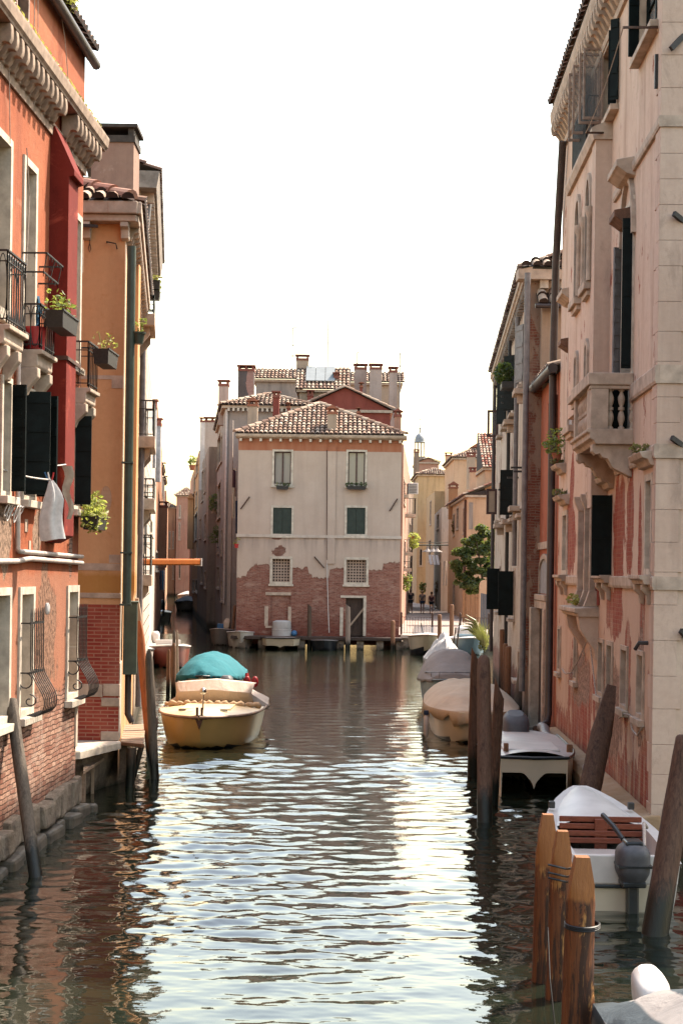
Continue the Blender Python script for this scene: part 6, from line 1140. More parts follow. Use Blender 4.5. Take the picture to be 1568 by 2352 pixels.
h7, *_ = bhouse('brown gable roof far behind the street', 'plaster_rose', PX(955, 205), PX(1005, 205), 205, 214, PZ(1062, 205, 980), 'gable', z0=6, pitch=.35)
bt = at(963, 1040, 230); tw = thing('bell_tower', 'pale domed bell tower far behind the street roofs', 'tower', (bt[0], 230, 0)); z0 = bt[2]; r0 = 1.45
mb = MB(); mb.box(bt[0]-.85, bt[0]+.85, 229.1, 230.9, .5, z0-.6); mb.build('shaft', 'plaster_grey', tw)
for k in range(8): MB().tube([(bt[0]+.68*cos(pi*k/4+.4), 230+.68*sin(pi*k/4+.4), z0-.6), (bt[0]+.68*cos(pi*k/4+.4), 230+.68*sin(pi*k/4+.4), z0+1.5)], .09, 6).build('column', 'white_stone', tw)
mb = MB(); mb.lathe((bt[0], 230, z0+1.5), [(.85, 0), (.85, .1), (.75, .15), (.74, .5), (.6, .95), (.34, 1.25), (.12, 1.4), (.10, 2.0), (.18, 2.1), (.08, 2.25), (.04, 3.0)], 14); mb.build('dome', 'lead', tw, smooth=40); mb = MB(); mb.bar((bt[0]-.3, 230, z0+4.9), (bt[0]+.3, 230, z0+4.9), .06); mb.bar((bt[0], 230, z0+4.4), (bt[0], 230, z0+5.4), .06); mb.build('cross', 'iron', tw)
# left side of the street: flank with balconies, air conditioner, awning
e1, *_ = bhouse('house with cluttered balconies on the left of the street', 'plaster_rose', PX(880, 92), PX(924, 92), 92, 112, PZ(1020, 92, 920), None, xi=(PX(900, 112), PX(936, 112)), wr=[(926, 1100, 929, 1160, dict(pane='green_shutter')), (927, 1240, 930, 1300)]); e2, *_ = bhouse('shaded house deeper on the left of the street', 'plaster_brown', PX(905, 118), PX(936, 118), 118, 150, PZ(1080, 118, 940), None, xi=(PX(920, 150), PX(948, 150)), wr=[(939, 1200, 942, 1260, dict(pane='dark_shutter')), (940, 1330, 944, 1400, {})])
def sbalc(par, x0, x1, y0, y1, Y):
    p, q = at(x0, y1, Y), at(x1, y0, Y); mb = MB(); mb.box(p[0]-.3, q[0], Y, Y+1.6, p[2]-.2, p[2]); s = mb.build('balcony', 'pale_stone', par); r = MB(); iron_rail(r, [(p[0], Y+.02), (q[0]-.03, Y+.02), (q[0]-.03, Y+1.55)], p[2], q[2], .16, .012, .02); r.build('railing', 'iron', s)
for r in ((922, 938, 1112, 1135, 94), (928, 955, 1145, 1180, 100), (928, 948, 1240, 1268, 98), (924, 945, 1290, 1305, 96)): sbalc(e1, *r)
p = at(948, 1122, 97); ac = thing('air_conditioner', 'white air conditioner unit hung by a street balcony', 'air conditioner', p); mb = MB(); mb.box(p[0]-.32, p[0]+.32, 97, 97.3, p[2]-.35, p[2]+.35); mb.build('casing', 'white_paint', ac, bevel=.03); mb = MB()
for k in range(6): mb.box(p[0]-.24, p[0]+.24, 96.975, 96.998, p[2]-.26+k*.095, p[2]-.22+k*.095)
mb.build('grille', 'grey_metal', ac)
for x, y, Y, lm, lab in ((950, 1235, 98, 'leaf_lime', 'yellow green plants on the middle street balcony'), (932, 1330, 96, 'leaf_pot', 'drooping green plant on the left of the street'), (1008, 1342, 140, 'leaf_wine', 'wine red flowers hung on the cream street house'), (970, 1345, 150, 'leaf_dark', 'dark creeper hanging at the end of the street'), (1046, 1205, 124, 'leaf_wine', 'dark red window flowers on the peach house')):
    q = at(x, y, Y); b = thing('hanging_plant', lab, 'plant', (q[0], Y, q[2]-.5)); lb = MB(); leaves(lb, [(q, (.4, .4, .35)), ((q[0], Y, q[2]-.4), (.3, .3, .35))], 220, .17, rng); lb.build('foliage', lm, b, fix=False); MB().lathe((q[0], Y+.2, q[2]-.2), [(.12, 0), (.2, .3)], 8).build('pot', 'terracotta', b)
q = [at(x, 1252, 130) for x in (930, 1055)]; lampb = thing('street_lamp', 'iron bar across the street carrying three white shades', 'street lamp', q[0]); mb = MB(); mb.tube([q[0], q[1]], .05, 6); mb.tube([at(930, 1246, 130), at(1055, 1246, 130)], .02, 4); mb.build('bar', 'green_metal', lampb)
for x in (981, 993, 1003):
    c = at(x, 1268, 130); mb = MB(); mb.lathe((c[0], c[1], c[2]), [(.42, 0), (.40, .06), (.10, .22), (.06, .5)], 10); mb.build('lamp_shade', 'white_paint', lampb, smooth=50)
for k in range(3):
    a, c = at(986+8*k, 1275, 128), at(978+8*k+12, 1297, 126.5); MB().bar(c, a, .22, .04).build('awning_strip', 'cloth_white', h2)
hang('white washing on a line in front of the cream street house', 1017, 1026, 1288, 1345, 131, 'cloth_white', grp='white washing across the street'); hang('short white cloth on a line by the cream street house', 1028, 1034, 1288, 1315, 130, 'cloth_white', grp='white washing across the street')
# tree over the fences
tr = thing('leafy_tree', 'bushy green tree leaning over the timber fence by the canal', 'tree', at(1112, 1400, 97)); C_ = lambda x, y, d=0: at(x, y, 97+d)
mb = MB(); mb.tube([at(1116, 1425, 98), at(1114, 1380, 97.6), at(1106, 1320, 97), at(1098, 1270, 96.8), at(1092, 1232, 97)], [.11, .09, .07, .05, .03], 8)
for a, b in (((1106, 1320), (1062, 1300)), ((1102, 1300), (1128, 1252)), ((1098, 1275), (1068, 1255)), ((1110, 1350), (1080, 1345))): mb.tube([C_(*a), C_((a[0]+b[0])/2, (a[1]+b[1])/2-6), C_(*b)], [.07, .05, .02], 6)
mb.build('trunk', 'pile_grey', tr, smooth=60); lb = MB()
cl_ = [(1100, 1232, 19), (1118, 1240, 17), (1080, 1248, 17), (1128, 1262, 16), (1060, 1262, 10), (1098, 1262, 20), (1075, 1282, 16), (1118, 1285, 18), (1055, 1305, 11), (1080, 1312, 18), (1105, 1308, 18), (1127, 1310, 13), (1070, 1336, 14), (1095, 1338, 16), (1110, 1342, 12), (1088, 1352, 10), (1062, 1322, 10), (1108, 1220, 8), (1130, 1232, 8), (1046, 1296, 5), (1050, 1268, 5)]
cs_ = [(C_(x+rng.gauss(0, r*.55), y+rng.gauss(0, r*.5), rng.uniform(-.9, .9)), rng.uniform(.14, .34)) for x, y, r in cl_ for k in range(6)]
leaves(lb, cs_+cs_[::3], 9000, .25, rng, squash=.7, flat=.4); lb.build('crown', 'leaf_tree', tr, fix=False)
# fences, tufts and bins
fe = thing('timber_fence', 'tall warm brown timber board fence beyond the railing', 'fence', at(1085, 1412, 104))
for k in range(9):
    x0, x1 = PX(1062+k*5.2, 104, 1380), PX(1066.6+k*5.2, 104, 1380); mb = MB(); mb.box(x0, x1, 104+.04*(k % 2), 104.06+.04*(k % 2), QZ, PZ(1352, 104)); mb.build('board', 'fence_wood', fe)
f2_ = thing('blue_fence', 'narrow blue grey board fence under the tree', 'fence', at(1116, 1440, 88))
for k in range(6):
    x0, x1 = PX(1106+k*3.6, 88+k*.5), PX(1109.2+k*3.6, 88+k*.5); mb = MB(); mb.box(x0, x1, 88+k*.5, 88.05+k*.5, QZ, PZ(1358+k*1, 88)); mb.build('board', 'blue_fence', f2_)
p = at(1113, 1345, 92); mb = MB(); mb.box(p[0]-.32, p[0]+.32, 92, 92.3, QZ, p[2]); mb.prism([(p[0]+.32*cos(t), 92, p[2]+.32*sin(t)) for t in [pi*i/8 for i in range(9)]], (0, .3, 0)); tag(mb.build('stone_pillar', 'plaster_peach'), 'round topped pink pillar behind the blue grey fence', 'pillar')
tf = thing('pampas_tuft', 'tuft of feathery yellow green grass leaning over the right bank', 'plant', at(1112, 1480, 70)); lb = MB()
leaves(lb, [(at(1114, 1470, 70), (.22, .3, .28)), (at(1108, 1485, 70), (.2, .3, .2))], 260, .13, rng)
for k in range(520):
    a = rng.gauss(-.75, .40); L = rng.uniform(.25, .95); b = V3(at(1113+rng.uniform(-7, 7), 1478+rng.uniform(-8, 8), 70+rng.uniform(-.5, .5))); w = .014; rows = []
    for i in range(5):
        f = i/4; c = b+V3((sin(a)*L*f*(.4+.8*f), rng.uniform(-.02, .02), L*f*(1.25-.6*f*abs(sin(a))))); rows.append((c+V3((w*(1-f), 0, 0)), c-V3((w*(1-f), 0, 0))))
    lb.grid(rows, 0, rng.random())
lb.build('foliage', 'leaf_grass', tf, fix=False); mb = MB()
for k in range(5): mb.tube([at(1113+k, 1480, 70), at(1090-k*4, 1425+k*5, 70), at(1070-k*3, 1412+k*9, 70)], [.03, .06, .015], 5, 0)
mb.build('plume', 'leaf_grass', tf)
# people walking up the street
def person(label, x, yfeet, yhead, Y, shirt, legs, hair, stride=.12, shorts=True, sleeve=True, turn=0., bag=False):
    f = at(x, yfeet, Y); bx, by, bz = f[0], Y, QZ+.005; Hh = at(x, yhead, Y)[2]-bz; s = Hh/1.75
    e = thing('person', label, 'person', (bx, by, bz)); P = lambda x_, y_, z_: (x_*s, y_*s, z_*s)
    J = {'pel': P(0, 0, .95), 'wai': P(0, 0, 1.1), 'che': P(0, .02, 1.32), 'nec': P(0, .0, 1.5), 'hea': P(0, .01, 1.60), 'top': P(0, .0, 1.70)}
    R = {'pel': (.155, .11), 'wai': (.135, .095), 'che': (.165, .11), 'nec': (.055, .055), 'hea': (.088, .10), 'top': (.06, .07)}
    E_ = [('pel', 'wai'), ('wai', 'che'), ('che', 'nec'), ('nec', 'hea'), ('hea', 'top')]
    for d, sg in (('l', -1), ('r', 1)):
        st_ = stride*sg
        for n_, p_, r_ in (('hip', P(sg*.095, 0, .90), .088), ('kne', P(sg*.10, st_*.6+.03, .50), .058), ('ank', P(sg*.10, st_*1.0-.02, .08), .038), ('toe', P(sg*.115, st_*1.0+.12, .035), .034), ('sho', P(sg*.19, .0, 1.42), .058), ('elb', P(sg*.222, -st_*.5-.03, 1.13), .042), ('wri', P(sg*.225, -st_*.9+.06, .90), .03), ('han', P(sg*.22, -st_*1.0+.09, .80), .036)): J[n_+d] = p_; R[n_+d] = (r_, r_)
        E_ += [('pel', 'hip'+d), ('hip'+d, 'kne'+d), ('kne'+d, 'ank'+d), ('ank'+d, 'toe'+d), ('che', 'sho'+d), ('sho'+d, 'elb'+d), ('elb'+d, 'wri'+d), ('wri'+d, 'han'+d)]
    def skin(name, keys, mat, grow=1., add=0.):
        ks = [k for k in J if k in keys]; me = bpy.data.meshes.new(name); me.from_pydata([J[k] for k in ks], [(ks.index(a), ks.index(b)) for a, b in E_ if a in ks and b in ks], []); o = bpy.data.objects.new(name, me); COL.objects.link(o); o.parent = e
        m = o.modifiers.new('skin', 'SKIN'); m.use_smooth_shade = True
        for i, k in enumerate(ks): me.skin_vertices[0].data[i].radius = ((R[k][0]*grow+add)*s, (R[k][1]*grow+add)*s)
        root = 'pel' if 'pel' in ks else ks[0]; me.skin_vertices[0].data[ks.index(root)].use_root = True
        o.modifiers.new('sub', 'SUBSURF').levels = 1; o.modifiers['sub'].render_levels = 2; me.materials.append(M[mat]); return o
    body = skin('body', set(J), 'skin')
    J2 = dict(J)
    for d in 'lr': J['mid'+d] = tuple((a+b)/2 for a, b in zip(J['hip'+d], J['kne'+d])); R['mid'+d] = (.085, .085); J['slv'+d] = tuple(a*.35+b*.65 for a, b in zip(J['sho'+d], J['elb'+d])); R['slv'+d] = (.058, .058); E_.append(('hip'+d, 'mid'+d)); E_.append(('sho'+d, 'slv'+d))
    skin('shirt', {'pel', 'wai', 'che', 'shol', 'shor'} | ({'slvl', 'slvr'} if sleeve else set()), shirt, 1.06, .012); skin('shorts', {'pel', 'hipl', 'hipr', 'midl', 'midr'}, legs, 1.06, .018)
    mb = MB(); mb.ball((0, -.025*s, 1.645*s), (.098*s, .105*s, .112*s), 12); mb.V = [(v[0]+bx, v[1]+by, v[2]+bz) for v in mb.V if True]; mb.build('hair', hair, e, smooth=180)
    for d in 'lr':
        t = J['toe'+d]; a = J['ank'+d]; mb = MB(); mb.ball(((t[0]+a[0])/2+bx, (t[1]+a[1])/2+by-.01, bz+.035*s), (.05*s, .13*s, .045*s), 8); mb.build('shoe', 'cloth_black', e, smooth=180)
    if bag:
        mb = MB(); mb.tube([(bx+.17*s, by-.02, bz+1.46*s), (bx+.03*s, by-.15*s, bz+1.25*s), (bx-.17*s, by-.10*s, bz+1.0*s)], .014*s, 5); mb.build('bag_strap', 'cloth_black', e)
    return e
person('person in black t-shirt and black shorts walking nearest the pale house', 942, 1406, 1353, 125.3, 'cloth_black', 'cloth_black', 'hair_fair', .10)
person('person in taupe t-shirt with a dark strap across the back, middle of the three walkers', 969, 1407, 1357, 124.6, 'cloth_taupe', 'cloth_navy', 'hair_fair', .05, bag=True)
person('person in wine red top and dark shorts, rightmost of the three walkers', 990, 1408, 1359, 124.2, 'cloth_wine', 'cloth_black', 'hair_dark', .04, sleeve=False)
# ================================================================ BOATS
class Boat:
    """local frame: l along the boat (bow +), b to starboard, z up from the water"""
    def __init__(s, label, p, head, L, B, H, grp=None, name='motorboat', cat='boat', full=2.4, pw=.62, low=.55, rake=.5, sheer=.12, tri=0., tw=.88, wz=.035):
        s.wz = wz
        s.L, s.B, s.H, s.full, s.pw, s.low, s.rake, s.sheer, s.tri, s.tw = L, B, H, full, pw, low, rake, sheer, tri, tw
        d = V3((head[0], head[1], 0)).normalized(); s.d = d; s.r = V3((d.y, -d.x, 0)); s.p = V3((p[0], p[1], 0)); s.e = thing(name, label, cat, (p[0], p[1], 0), grp)
    def f(s, l, b, z): return s.p+s.d*l+s.r*b+V3((0, 0, z))
    def hb(s, t):
        if s.tri: return s.B/2*(1-.30*max(0, (t-.45)/.55) ** 3)
        q = max(0, (t-.38)/.62); return s.B/2*max(0., 1-q ** s.full) ** s.pw*(s.tw+(1-s.tw)*min(1, t/.4))
    def zg(s, t): return s.H*(1+s.sheer*(2*t-.7)*abs(2*t-.7))
    def sec(s, t, n=9):
        hb, zg = s.hb(t), s.zg(t); zk = -.28+(t ** 7)*(.28+.1*s.H); out = []
        for i in range(n):
            u = -1+2*i/(n-1); a = abs(u)
            w = a if a < .999 else 1
            z = zk+(zg-zk)*(max(0, (a-s.low)/(1-s.low)) ** 1.25*.86+.14*min(1, a/s.low) ** 1.4)
            b = hb*(a/s.low*.80 if a < s.low else .80+.20*((a-s.low)/(1-s.low)) ** .8)
            if s.tri:                             # flat-fronted hull with tunnels either side of a central keel
                k = min(1, max(0, (t-.30)/.35)); zf = -.25+(s.tri*zg+.25)*k; zc = -.25+(.36*k if t > .5 else .36*k*.6)
                if a > .97: z, b = zg, hb
                elif a > .93: z, b = -.25, hb*.97
                elif a > .34: z, b = zf, hb*min(.95, a*1.08)
                else: z, b = zc+(zf-zc)*(a/.34) ** .55, hb*a
            l = s.L*t-s.rake*(t ** 4)*(1-(z-zk)/(zg-zk+1e-6)); out.append((l, b*(1 if u > 0 else -1), z))
        return out
    def hull(s, mat, ns=24, wet='hull_black', rail='engine_dark', n=19):
        ts = [i/ns for i in range(ns)]+[.975, 1.]; rows = [[s.f(*p) for p in s.sec(t, n)] for t in ts]; mb = MB(); mb.grid(rows); mb.M = [1 if sum(mb.V[i][2] for i in f)/len(f) < s.wz and len(f) == 4 else 0 for f in mb.F]; mb.face(rows[0][::-1])
        if s.tri: mb.face(rows[-1])
        o = mb.build('hull', [mat, wet], s.e, smooth=35, weld=True)
        if rail:
            r = MB()
            for sg in (-1, 1): r.tube([s.f(s.L*t, sg*(s.hb(t)+.012), s.zg(t)) for t in [i/16 for i in range(16)]+[.97, .99, 1.]], .030, 6)
            if s.tri: r.tube([s.f(s.L, -s.hb(1), s.zg(1)), s.f(s.L+.02, 0, s.zg(1)-.01), s.f(s.L, s.hb(1), s.zg(1))], .030, 6)
            r.build('rub_rail', rail, s.e, smooth=60)
        return o
    def deck(s, mat, t0, t1, crown=.10, name='deck', off=.0, ins=.99, n=8, z=0.):
        rows = []
        for i in range(11):
            t = t0+(t1-t0)*i/10; h = s.hb(t)*ins; rows.append([s.f(s.L*t, h*u, s.zg(t)+off+z+crown*(1-u*u)*min(1, h/(s.B*.3))) for u in [-1+2*j/n for j in range(n+1)]])
        mb = MB(); mb.grid(rows); return mb.build(name, mat, s.e, smooth=60)
    def cover(s, mat, prof, name='cover', flap=.14, n=12, fold=.03, sharp=1.6, seed=1, sm=50):
        """canvas over the boat: prof = [(t, ridge height over the gunwale)]; hangs a little over the rail"""
        rr = random.Random(seed); rows = []; a = [rr.uniform(0, 6) for _ in range(6)]
        for i in range(27):
            t = prof[0][0]+(prof[-1][0]-prof[0][0])*i/26
            for (ta, ha), (tb, hb_) in zip(prof[:-1], prof[1:]):
                if ta <= t <= tb+1e-9: h = ha+(hb_-ha)*(t-ta)/(tb-ta+1e-9); break
            w = s.hb(t)+.05; row = []
            fl = flap*(1+.5*sin(t*37+a[0])+.3*sin(t*71+a[1]))
            row.append(s.f(s.L*t, -w-.02-.02*sin(t*50), s.zg(t)-max(.03, fl)))
            for j in range(n+1):
                u = -1+2*j/n; z = h*(1-abs(u) ** sharp)+.03; k = fold*(sin(t*23+u*5+a[2])+.6*sin(t*41-u*9+a[3]))*(1-u*u)
                row.append(s.f(s.L*t, w*u, s.zg(t)+z+k))
            row.append(s.f(s.L*t, w+.02+.02*sin(t*47), s.zg(t)-max(.03, fl*(1+.3*sin(t*29)))))
            rows.append(row)
        mb = MB(); mb.grid(rows); mb.face(rows[0]); mb.face(rows[-1]); o = mb.build(name, mat, s.e, smooth=sm); m = o.modifiers.new('t', 'SOLIDIFY'); m.thickness = .012; return o
    def motor(s, mat, l=-.12, b=0., z=.30, sc=1., tilt=0., leg=True, name='outboard_motor', sz=(.17, .26, .24)):
        c = s.f(l, b, s.H+z); mb = MB(); rows = []
        for i in range(11):
            f = i/10; k = (.74+.26*min(1, f/.25))*(1-max(0, (f-.62)/.38) ** 3.2*.42); x0 = (f-.5)*2; sg = lambda v: math.copysign(abs(v) ** .62, v)
            rows.append([c+s.d*((sz[1]*sc*k*sg(sin(t)))*1.0-tilt*x0*.18*sc)+s.r*(sz[0]*sc*k*sg(cos(t)))+V3((0, 0, sz[2]*sc*x0-tilt*.14*sin(t)*sc)) for t in [2*pi*j/20 for j in range(20)]])
        mb.grid(rows, closed=True); mb.face(rows[-1]); mb.face(rows[0][::-1]); o = mb.build(name, mat, s.e, smooth=55)
        if leg: h = MB(); q = c-V3((0, 0, sz[2]*sc*.97)); h.box(q.x-sz[0]*sc*.72, q.x+sz[0]*sc*.72, q.y-sz[1]*sc*.7, q.y+sz[1]*sc*.7, q.z-.07, q.z); h.build('collar', 'engine_dark', o, bevel=.02)
        if leg:
            g = MB(); q0, q1 = c-V3((0, 0, sz[2]*sc*.9)), s.f(l-.05, b, -.35); g.bar(q0, q1, .13*sc, .17*sc, up=tuple(s.d)); g.bar(q0+s.d*.1, s.f(.03, b, s.H*.8), .2*sc, .06); g.build('leg', 'engine_dark', o, bevel=.02)
        return o
    def box(s, name, mat, l0, l1, b0, b1, z0, z1, par=None, bevel=.01):
        mb = MB(); mb.hexa([s.f(l, b, z) for z in (z0, z1) for l, b in ((l0, b0), (l1, b0), (l1, b1), (l0, b1))]); return mb.build(name, mat, par or s.e, bevel=bevel)
    def rod(s, name, mat, pts, r, par=None): return MB().tube([s.f(*p) for p in pts], r, 7).build(name, mat, par or s.e, smooth=60)
# yellow boat, bow to the bridge
b = Boat('yellow hulled motorboat with cream deck and rolled tarpaulin', (-2.84, 39.2), (-.02, -1), 6.1, 2.32, .66, full=3.0, pw=.58, rake=.35, sheer=.05, low=.60); b.hull('hull_yellow', rail='casement_wood'); b.deck('deck_cream', .42, .985, .12)
b.box('hatch', 'deck_cream', 3.6, 4.9, -.55, .55, .72, .80)
mb = MB(); rows = []
for l, z in ((2.9, 0.02), (3.02, .36), (2.80, .58), (2.2, .56)): rows.append([b.f(l+.16*(1-u*u), u*(.92-.05*(l > 2.95)), .70+z*(1-.12*u*u)+.03*(1-abs(u)) ** 3) for u in [-1+j/8 for j in range(17)]])
mb.grid(rows); o = mb.build('windscreen_cover', 'canvas_cream', b.e, smooth=45); o.modifiers.new('t', 'SOLIDIFY').thickness = .015
mb = MB(); mb.tube([b.f(3.25+.30*(1-u*u)-.5*max(0, abs(u)-.82), u*1.08, .80-.05*u*u+.015*sin(u*40)-.16*max(0, abs(u)-.9)) for u in [-1+j/20 for j in range(41)]], [.055+.018*sin(j*1.9)+.012*sin(j*.9) for j in range(41)], 9); mb.build('rolled_tarpaulin', 'canvas_tan', b.e, smooth=60)
b.cover('canvas_cream', [(.0, .36), (.12, .44), (.38, .50)], 'cockpit_cover', flap=.06, seed=4)
mb = MB(); q = b.f(5.35, 0, .80); mb.tube([q, q+V3((0, 0, .34))], .018, 6); mb.ball(q+V3((0, -.02, .42)), .075, 10); mb.build('bow_lamp', 'chrome', b.e, smooth=60)
mb = MB(); q = b.f(6.02, 0, .70); mb.bar(q-b.r*.16, q+b.r*.16, .06); mb.bar(q-b.r*.05, q-b.r*.05+V3((0, 0, .22)), .05); mb.bar(q+b.r*.05, q+b.r*.05+V3((0, 0, .22)), .05); mb.prism([q+V3((-.09, -.05, 0)), q+V3((.09, -.05, 0)), q+V3((.0, -.02, -.26))], (0, .05, 0)); mb.build('bow_fitting', 'rust_iron', b.e)
for u in (-.45, .45): MB().bar(b.f(5.3, u-.08, .80), b.f(5.3, u+.08, .80), .04, .05).build('cleat', 'chrome', b.e)
MB().tube([b.f(4.9, 1.08, .60), b.f(4.9, 1.10, .40), b.f(4.9, 1.10, .25)], [.05, .075, .05], 8).build('fender', 'grey_metal', b.e, smooth=60)
b.motor('engine_grey', l=-.1)
# teal covered boat
b = Boat('cream boat under a bright teal domed cover', (-3.72, 48.4), (.0, -1), 6., 1.85, .80, full=2.8, pw=.6, rake=.3); b.hull('hull_cream'); b.cover('canvas_teal', [(0, .25), (.2, .50), (.5, .64), (.78, .50), (.90, .30), (.985, .02)], flap=.10, fold=.028, sharp=2.2, n=14, sm=28)
mb = MB(); q = b.f(3.6, -1.08, .55)
mb.tube([b.f(3.5, -1.05, .9), q, q-V3((0, 0, .5))], [.05, .07, .05], 8)
for a in (0.5, 2.6, 4.6): mb.ball(q+V3((.10+.13*cos(a), -.02, .02+.2*sin(a))), (.10, .05, .16), 8)
mb.build('red_fender_bundle', 'red_plastic', b.e, smooth=60)
# red boat by the left bank, white bow beside the cupboard
b = Boat('dark red boat with white deck and white motor near the left bank', (-7.45, 66.), (.20, -1), 5., 1.75, .75, rake=.4); b.hull('hull_red', rail='white_paint'); b.deck('deck_white', .0, .985, .06); b.box('windscreen', 'deck_white', 2.2, 2.4, -.5, .5, .75, 1.0); b.motor('white_paint', l=.3, b=.35, z=.28, leg=False)
b = Boat('white boat whose bow peeps out beside the green cupboard', (-8.2, 62.), (.15, -1), 5., 1.5, .8, rake=.3); b.hull('hull_white'); b.deck('deck_white', 0, .985, .1)
# moored in front of the pale house
G = 'boats moored below the pale house'
b = Boat('shaded grey boat with brown hooded motor at the mouth of the side canal', (-6.0, 85.), (-.06, -1), 4.4, 1.5, .72, G, rake=.5, full=2.2); b.hull('hull_grey', rail='bench_white'); b.deck('hull_grey', .3, .985, .05); b.motor('canvas_beige', l=1.2, z=.30, leg=False, tilt=.5); b.box('blue_bag', 'blue_plastic', .6, 1., .2, .55, .6, 1.0)
b = Boat('white sharp bowed boat at the left corner of the pale house', (-5.05, 82.2), (.02, -1), 4.6, 1.58, .72, G, rake=.65, full=2.0, pw=.8, low=.4); b.hull('hull_white', rail='deck_white'); b.deck('deck_white', .2, .985, .05); b.motor('white_paint', l=1.2, b=-.15, z=.18, leg=False, tilt=.6, sz=(.12, .2, .22))
b = Boat('flat olive boat carrying a silver wrapped console', (-2.96, 81.4), (0, -1), 4.6, 1.98, .56, G, rake=.2, full=5, pw=.5, tri=.35, sheer=.03); b.hull('hull_cream', rail='engine_dark'); b.deck('hull_grey', .05, .985, .03)
mb = MB(); rows = []
for i, (z, k) in enumerate(((.0, 1), (.3, .98), (.38, .92), (.45, 1.), (.75, .92), (.82, .6))): rows.append([b.f(2.6+.35*k*sin(t)*(1+.06*sin(5*t+i)), .48*k*cos(t)*(1+.05*sin(6*t+i*2)), .58+z) for t in [2*pi*j/20 for j in range(20)]])
mb.grid(rows, closed=True); mb.face(rows[-1]); mb.build('wrapped_console', 'canvas_silver', b.e, smooth=40); MB().ball(b.f(2.6, -.62, .75), .16, 8).build('blue_buoy', 'blue_plastic', b.e, smooth=60); MB().tube([b.f(2.6+.37*sin(t), .5*cos(t), .95) for t in [2*pi*j/14 for j in range(15)]], .015, 4).build('binding_rope', 'rope_white', b.e)
b = Boat('low black dinghy with a silver wrapped motor', (-.80, 80.6), (0, -1), 3.6, 1.45, .42, G, rake=.2, full=3); b.hull('hull_black', rail='grey_metal'); b.deck('hull_grey', .2, .97, .02, z=-.03); b.motor('canvas_silver', l=1.3, b=.3, z=.34, leg=False, tilt=.3, sz=(.24, .26, .26))
# right side, far to near
b = Boat('white speedboat with clear windscreen at the street end', (4.25, 78.2), (-.03, -1), 5.2, 1.85, .82, rake=.7, full=2.6, pw=.6, low=.62, wz=.34); b.hull('hull_cream', rail='casement_wood'); b.deck('deck_white', .1, .985, .14)
mb = MB(); mb.grid([[b.f(2.5-.35*k+.3*(1-u*u), .72*u*(1-.1*k), .90+.38*k) for u in [-1+j/5 for j in range(11)]] for k in (0, 1)]); mb.build('windscreen', 'smoked_glass', b.e, smooth=60); MB().tube([b.f(2.2, .2, .9), b.f(2.3, .3, 1.45)], .03, 5).build('handle', 'iron', b.e)
b = Boat('white and blue boat with rounded hood behind the black poles', (6.05, 79.), (.05, -1), 5., 1.7, .7); b.hull('hull_blue', rail='deck_white'); b.deck('deck_white', .1, .985, .1); b.motor('white_paint', l=2.0, z=.35, leg=False, sz=(.5, .5, .26)); b.box('side_tank', 'hull_blue', 3.0, 3.3, -.6, .6, .8, .95)
b = Boat('boat heaped under a crumpled grey plastic sheet', (4.05, 63.5), (0, -1), 4.6, 1.45, .5); b.hull('hull_grey'); b.cover('canvas_silver', [(0, .2), (.3, .9), (.5, .95), (.7, .6), (.98, .05)], fold=.10, flap=.15, sharp=1.1, seed=5, sm=20)
b = Boat('blue grey boat under a stiff grey canvas hood', (3.28, 48.2), (-.03, -1), 6., 1.78, .80, full=2.6, pw=.6); b.hull('hull_blue', rail='engine_dark'); b.cover('canvas_grey', [(.0, .65), (.40, .80), (.62, .80), (.70, .50), (.86, .12)], flap=.05, fold=.02, sharp=3.2, seed=8, sm=25)
mb = MB()
for sg in (-1, 1):
    ts = [.55, .7, .82, .92]; mb.tube([b.f(b.L*t, sg*b.hb(t)*.95, b.zg(t)+.22) for t in ts]+[b.f(b.L*.96, 0, b.zg(1)+.2)], .014, 5)
    for t in ts: mb.tube([b.f(b.L*t, sg*b.hb(t)*.95, b.zg(t)), b.f(b.L*t, sg*b.hb(t)*.95, b.zg(t)+.22)], .012, 5)
mb.build('bow_rail', 'grey_metal', b.e)
b = Boat('cream boat under a buttoned beige canvas cover', (3.2, 40.9), (-.01, -1), 5.9, 2.15, .66, full=3.0, pw=.55, rake=.3, sheer=.04); b.hull('hull_cream', rail='hull_cream'); b.cover('canvas_beige', [(0, .40), (.35, .48), (.60, .44), (.76, .36), (.84, .11), (.985, .04)], flap=.20, fold=.03, sharp=3.2, n=16, seed=11, sm=32)
b.rod('stripe', 'hull_blue', [(b.L*t-.30*t ** 4, -b.hb(t)*.985, .30) for t in [i/12 for i in range(12)]+[.96]], .030)
mb = MB(); q = b.f(4.9, 1.16, .58); mb.tube([q, q-V3((0, 0, .06)), q-V3((0, 0, .44)), q-V3((0, 0, .52))], [.03, .062, .062, .02], 10); fd = mb.build('fender', 'bench_white', b.e, smooth=50); MB().tube([q+V3((0, 0, .1)), q], .06, 8).build('fender_cap', 'cloth_navy', fd)
b = Boat('white boat with arched twin hull bow and grey hooded motor', (3.50, 31.3), (-.03, -1), 4.2, 1.66, .64, rake=.0, tri=.60, sheer=.02); b.hull('hull_cream', rail='engine_dark', n=41); b.deck('deck_white', .0, .985, .10, n=12); b.box('foredeck', 'deck_white', 2.4, 3.7, -.5, .5, .70, .755, bevel=.04); b.motor('engine_grey', l=.2, b=.0, z=.16, sc=1.05, tilt=.35, leg=False, sz=(.25, .30, .26)); b.box('wooden_cleat', 'pile_red', 3.75, 3.85, .42, .50, .72, .86); b.box('wooden_cleat', 'pile_red', 3.75, 3.85, -.70, -.60, .72, .86); MB().tube([b.f(3.9, -.92, .55), b.f(3.9, -.94, .5), b.f(3.9, -.94, .12), b.f(3.9, -.93, .05)], [.03, .075, .08, .03], 10).build('fender', 'bench_white', b.e, smooth=50)
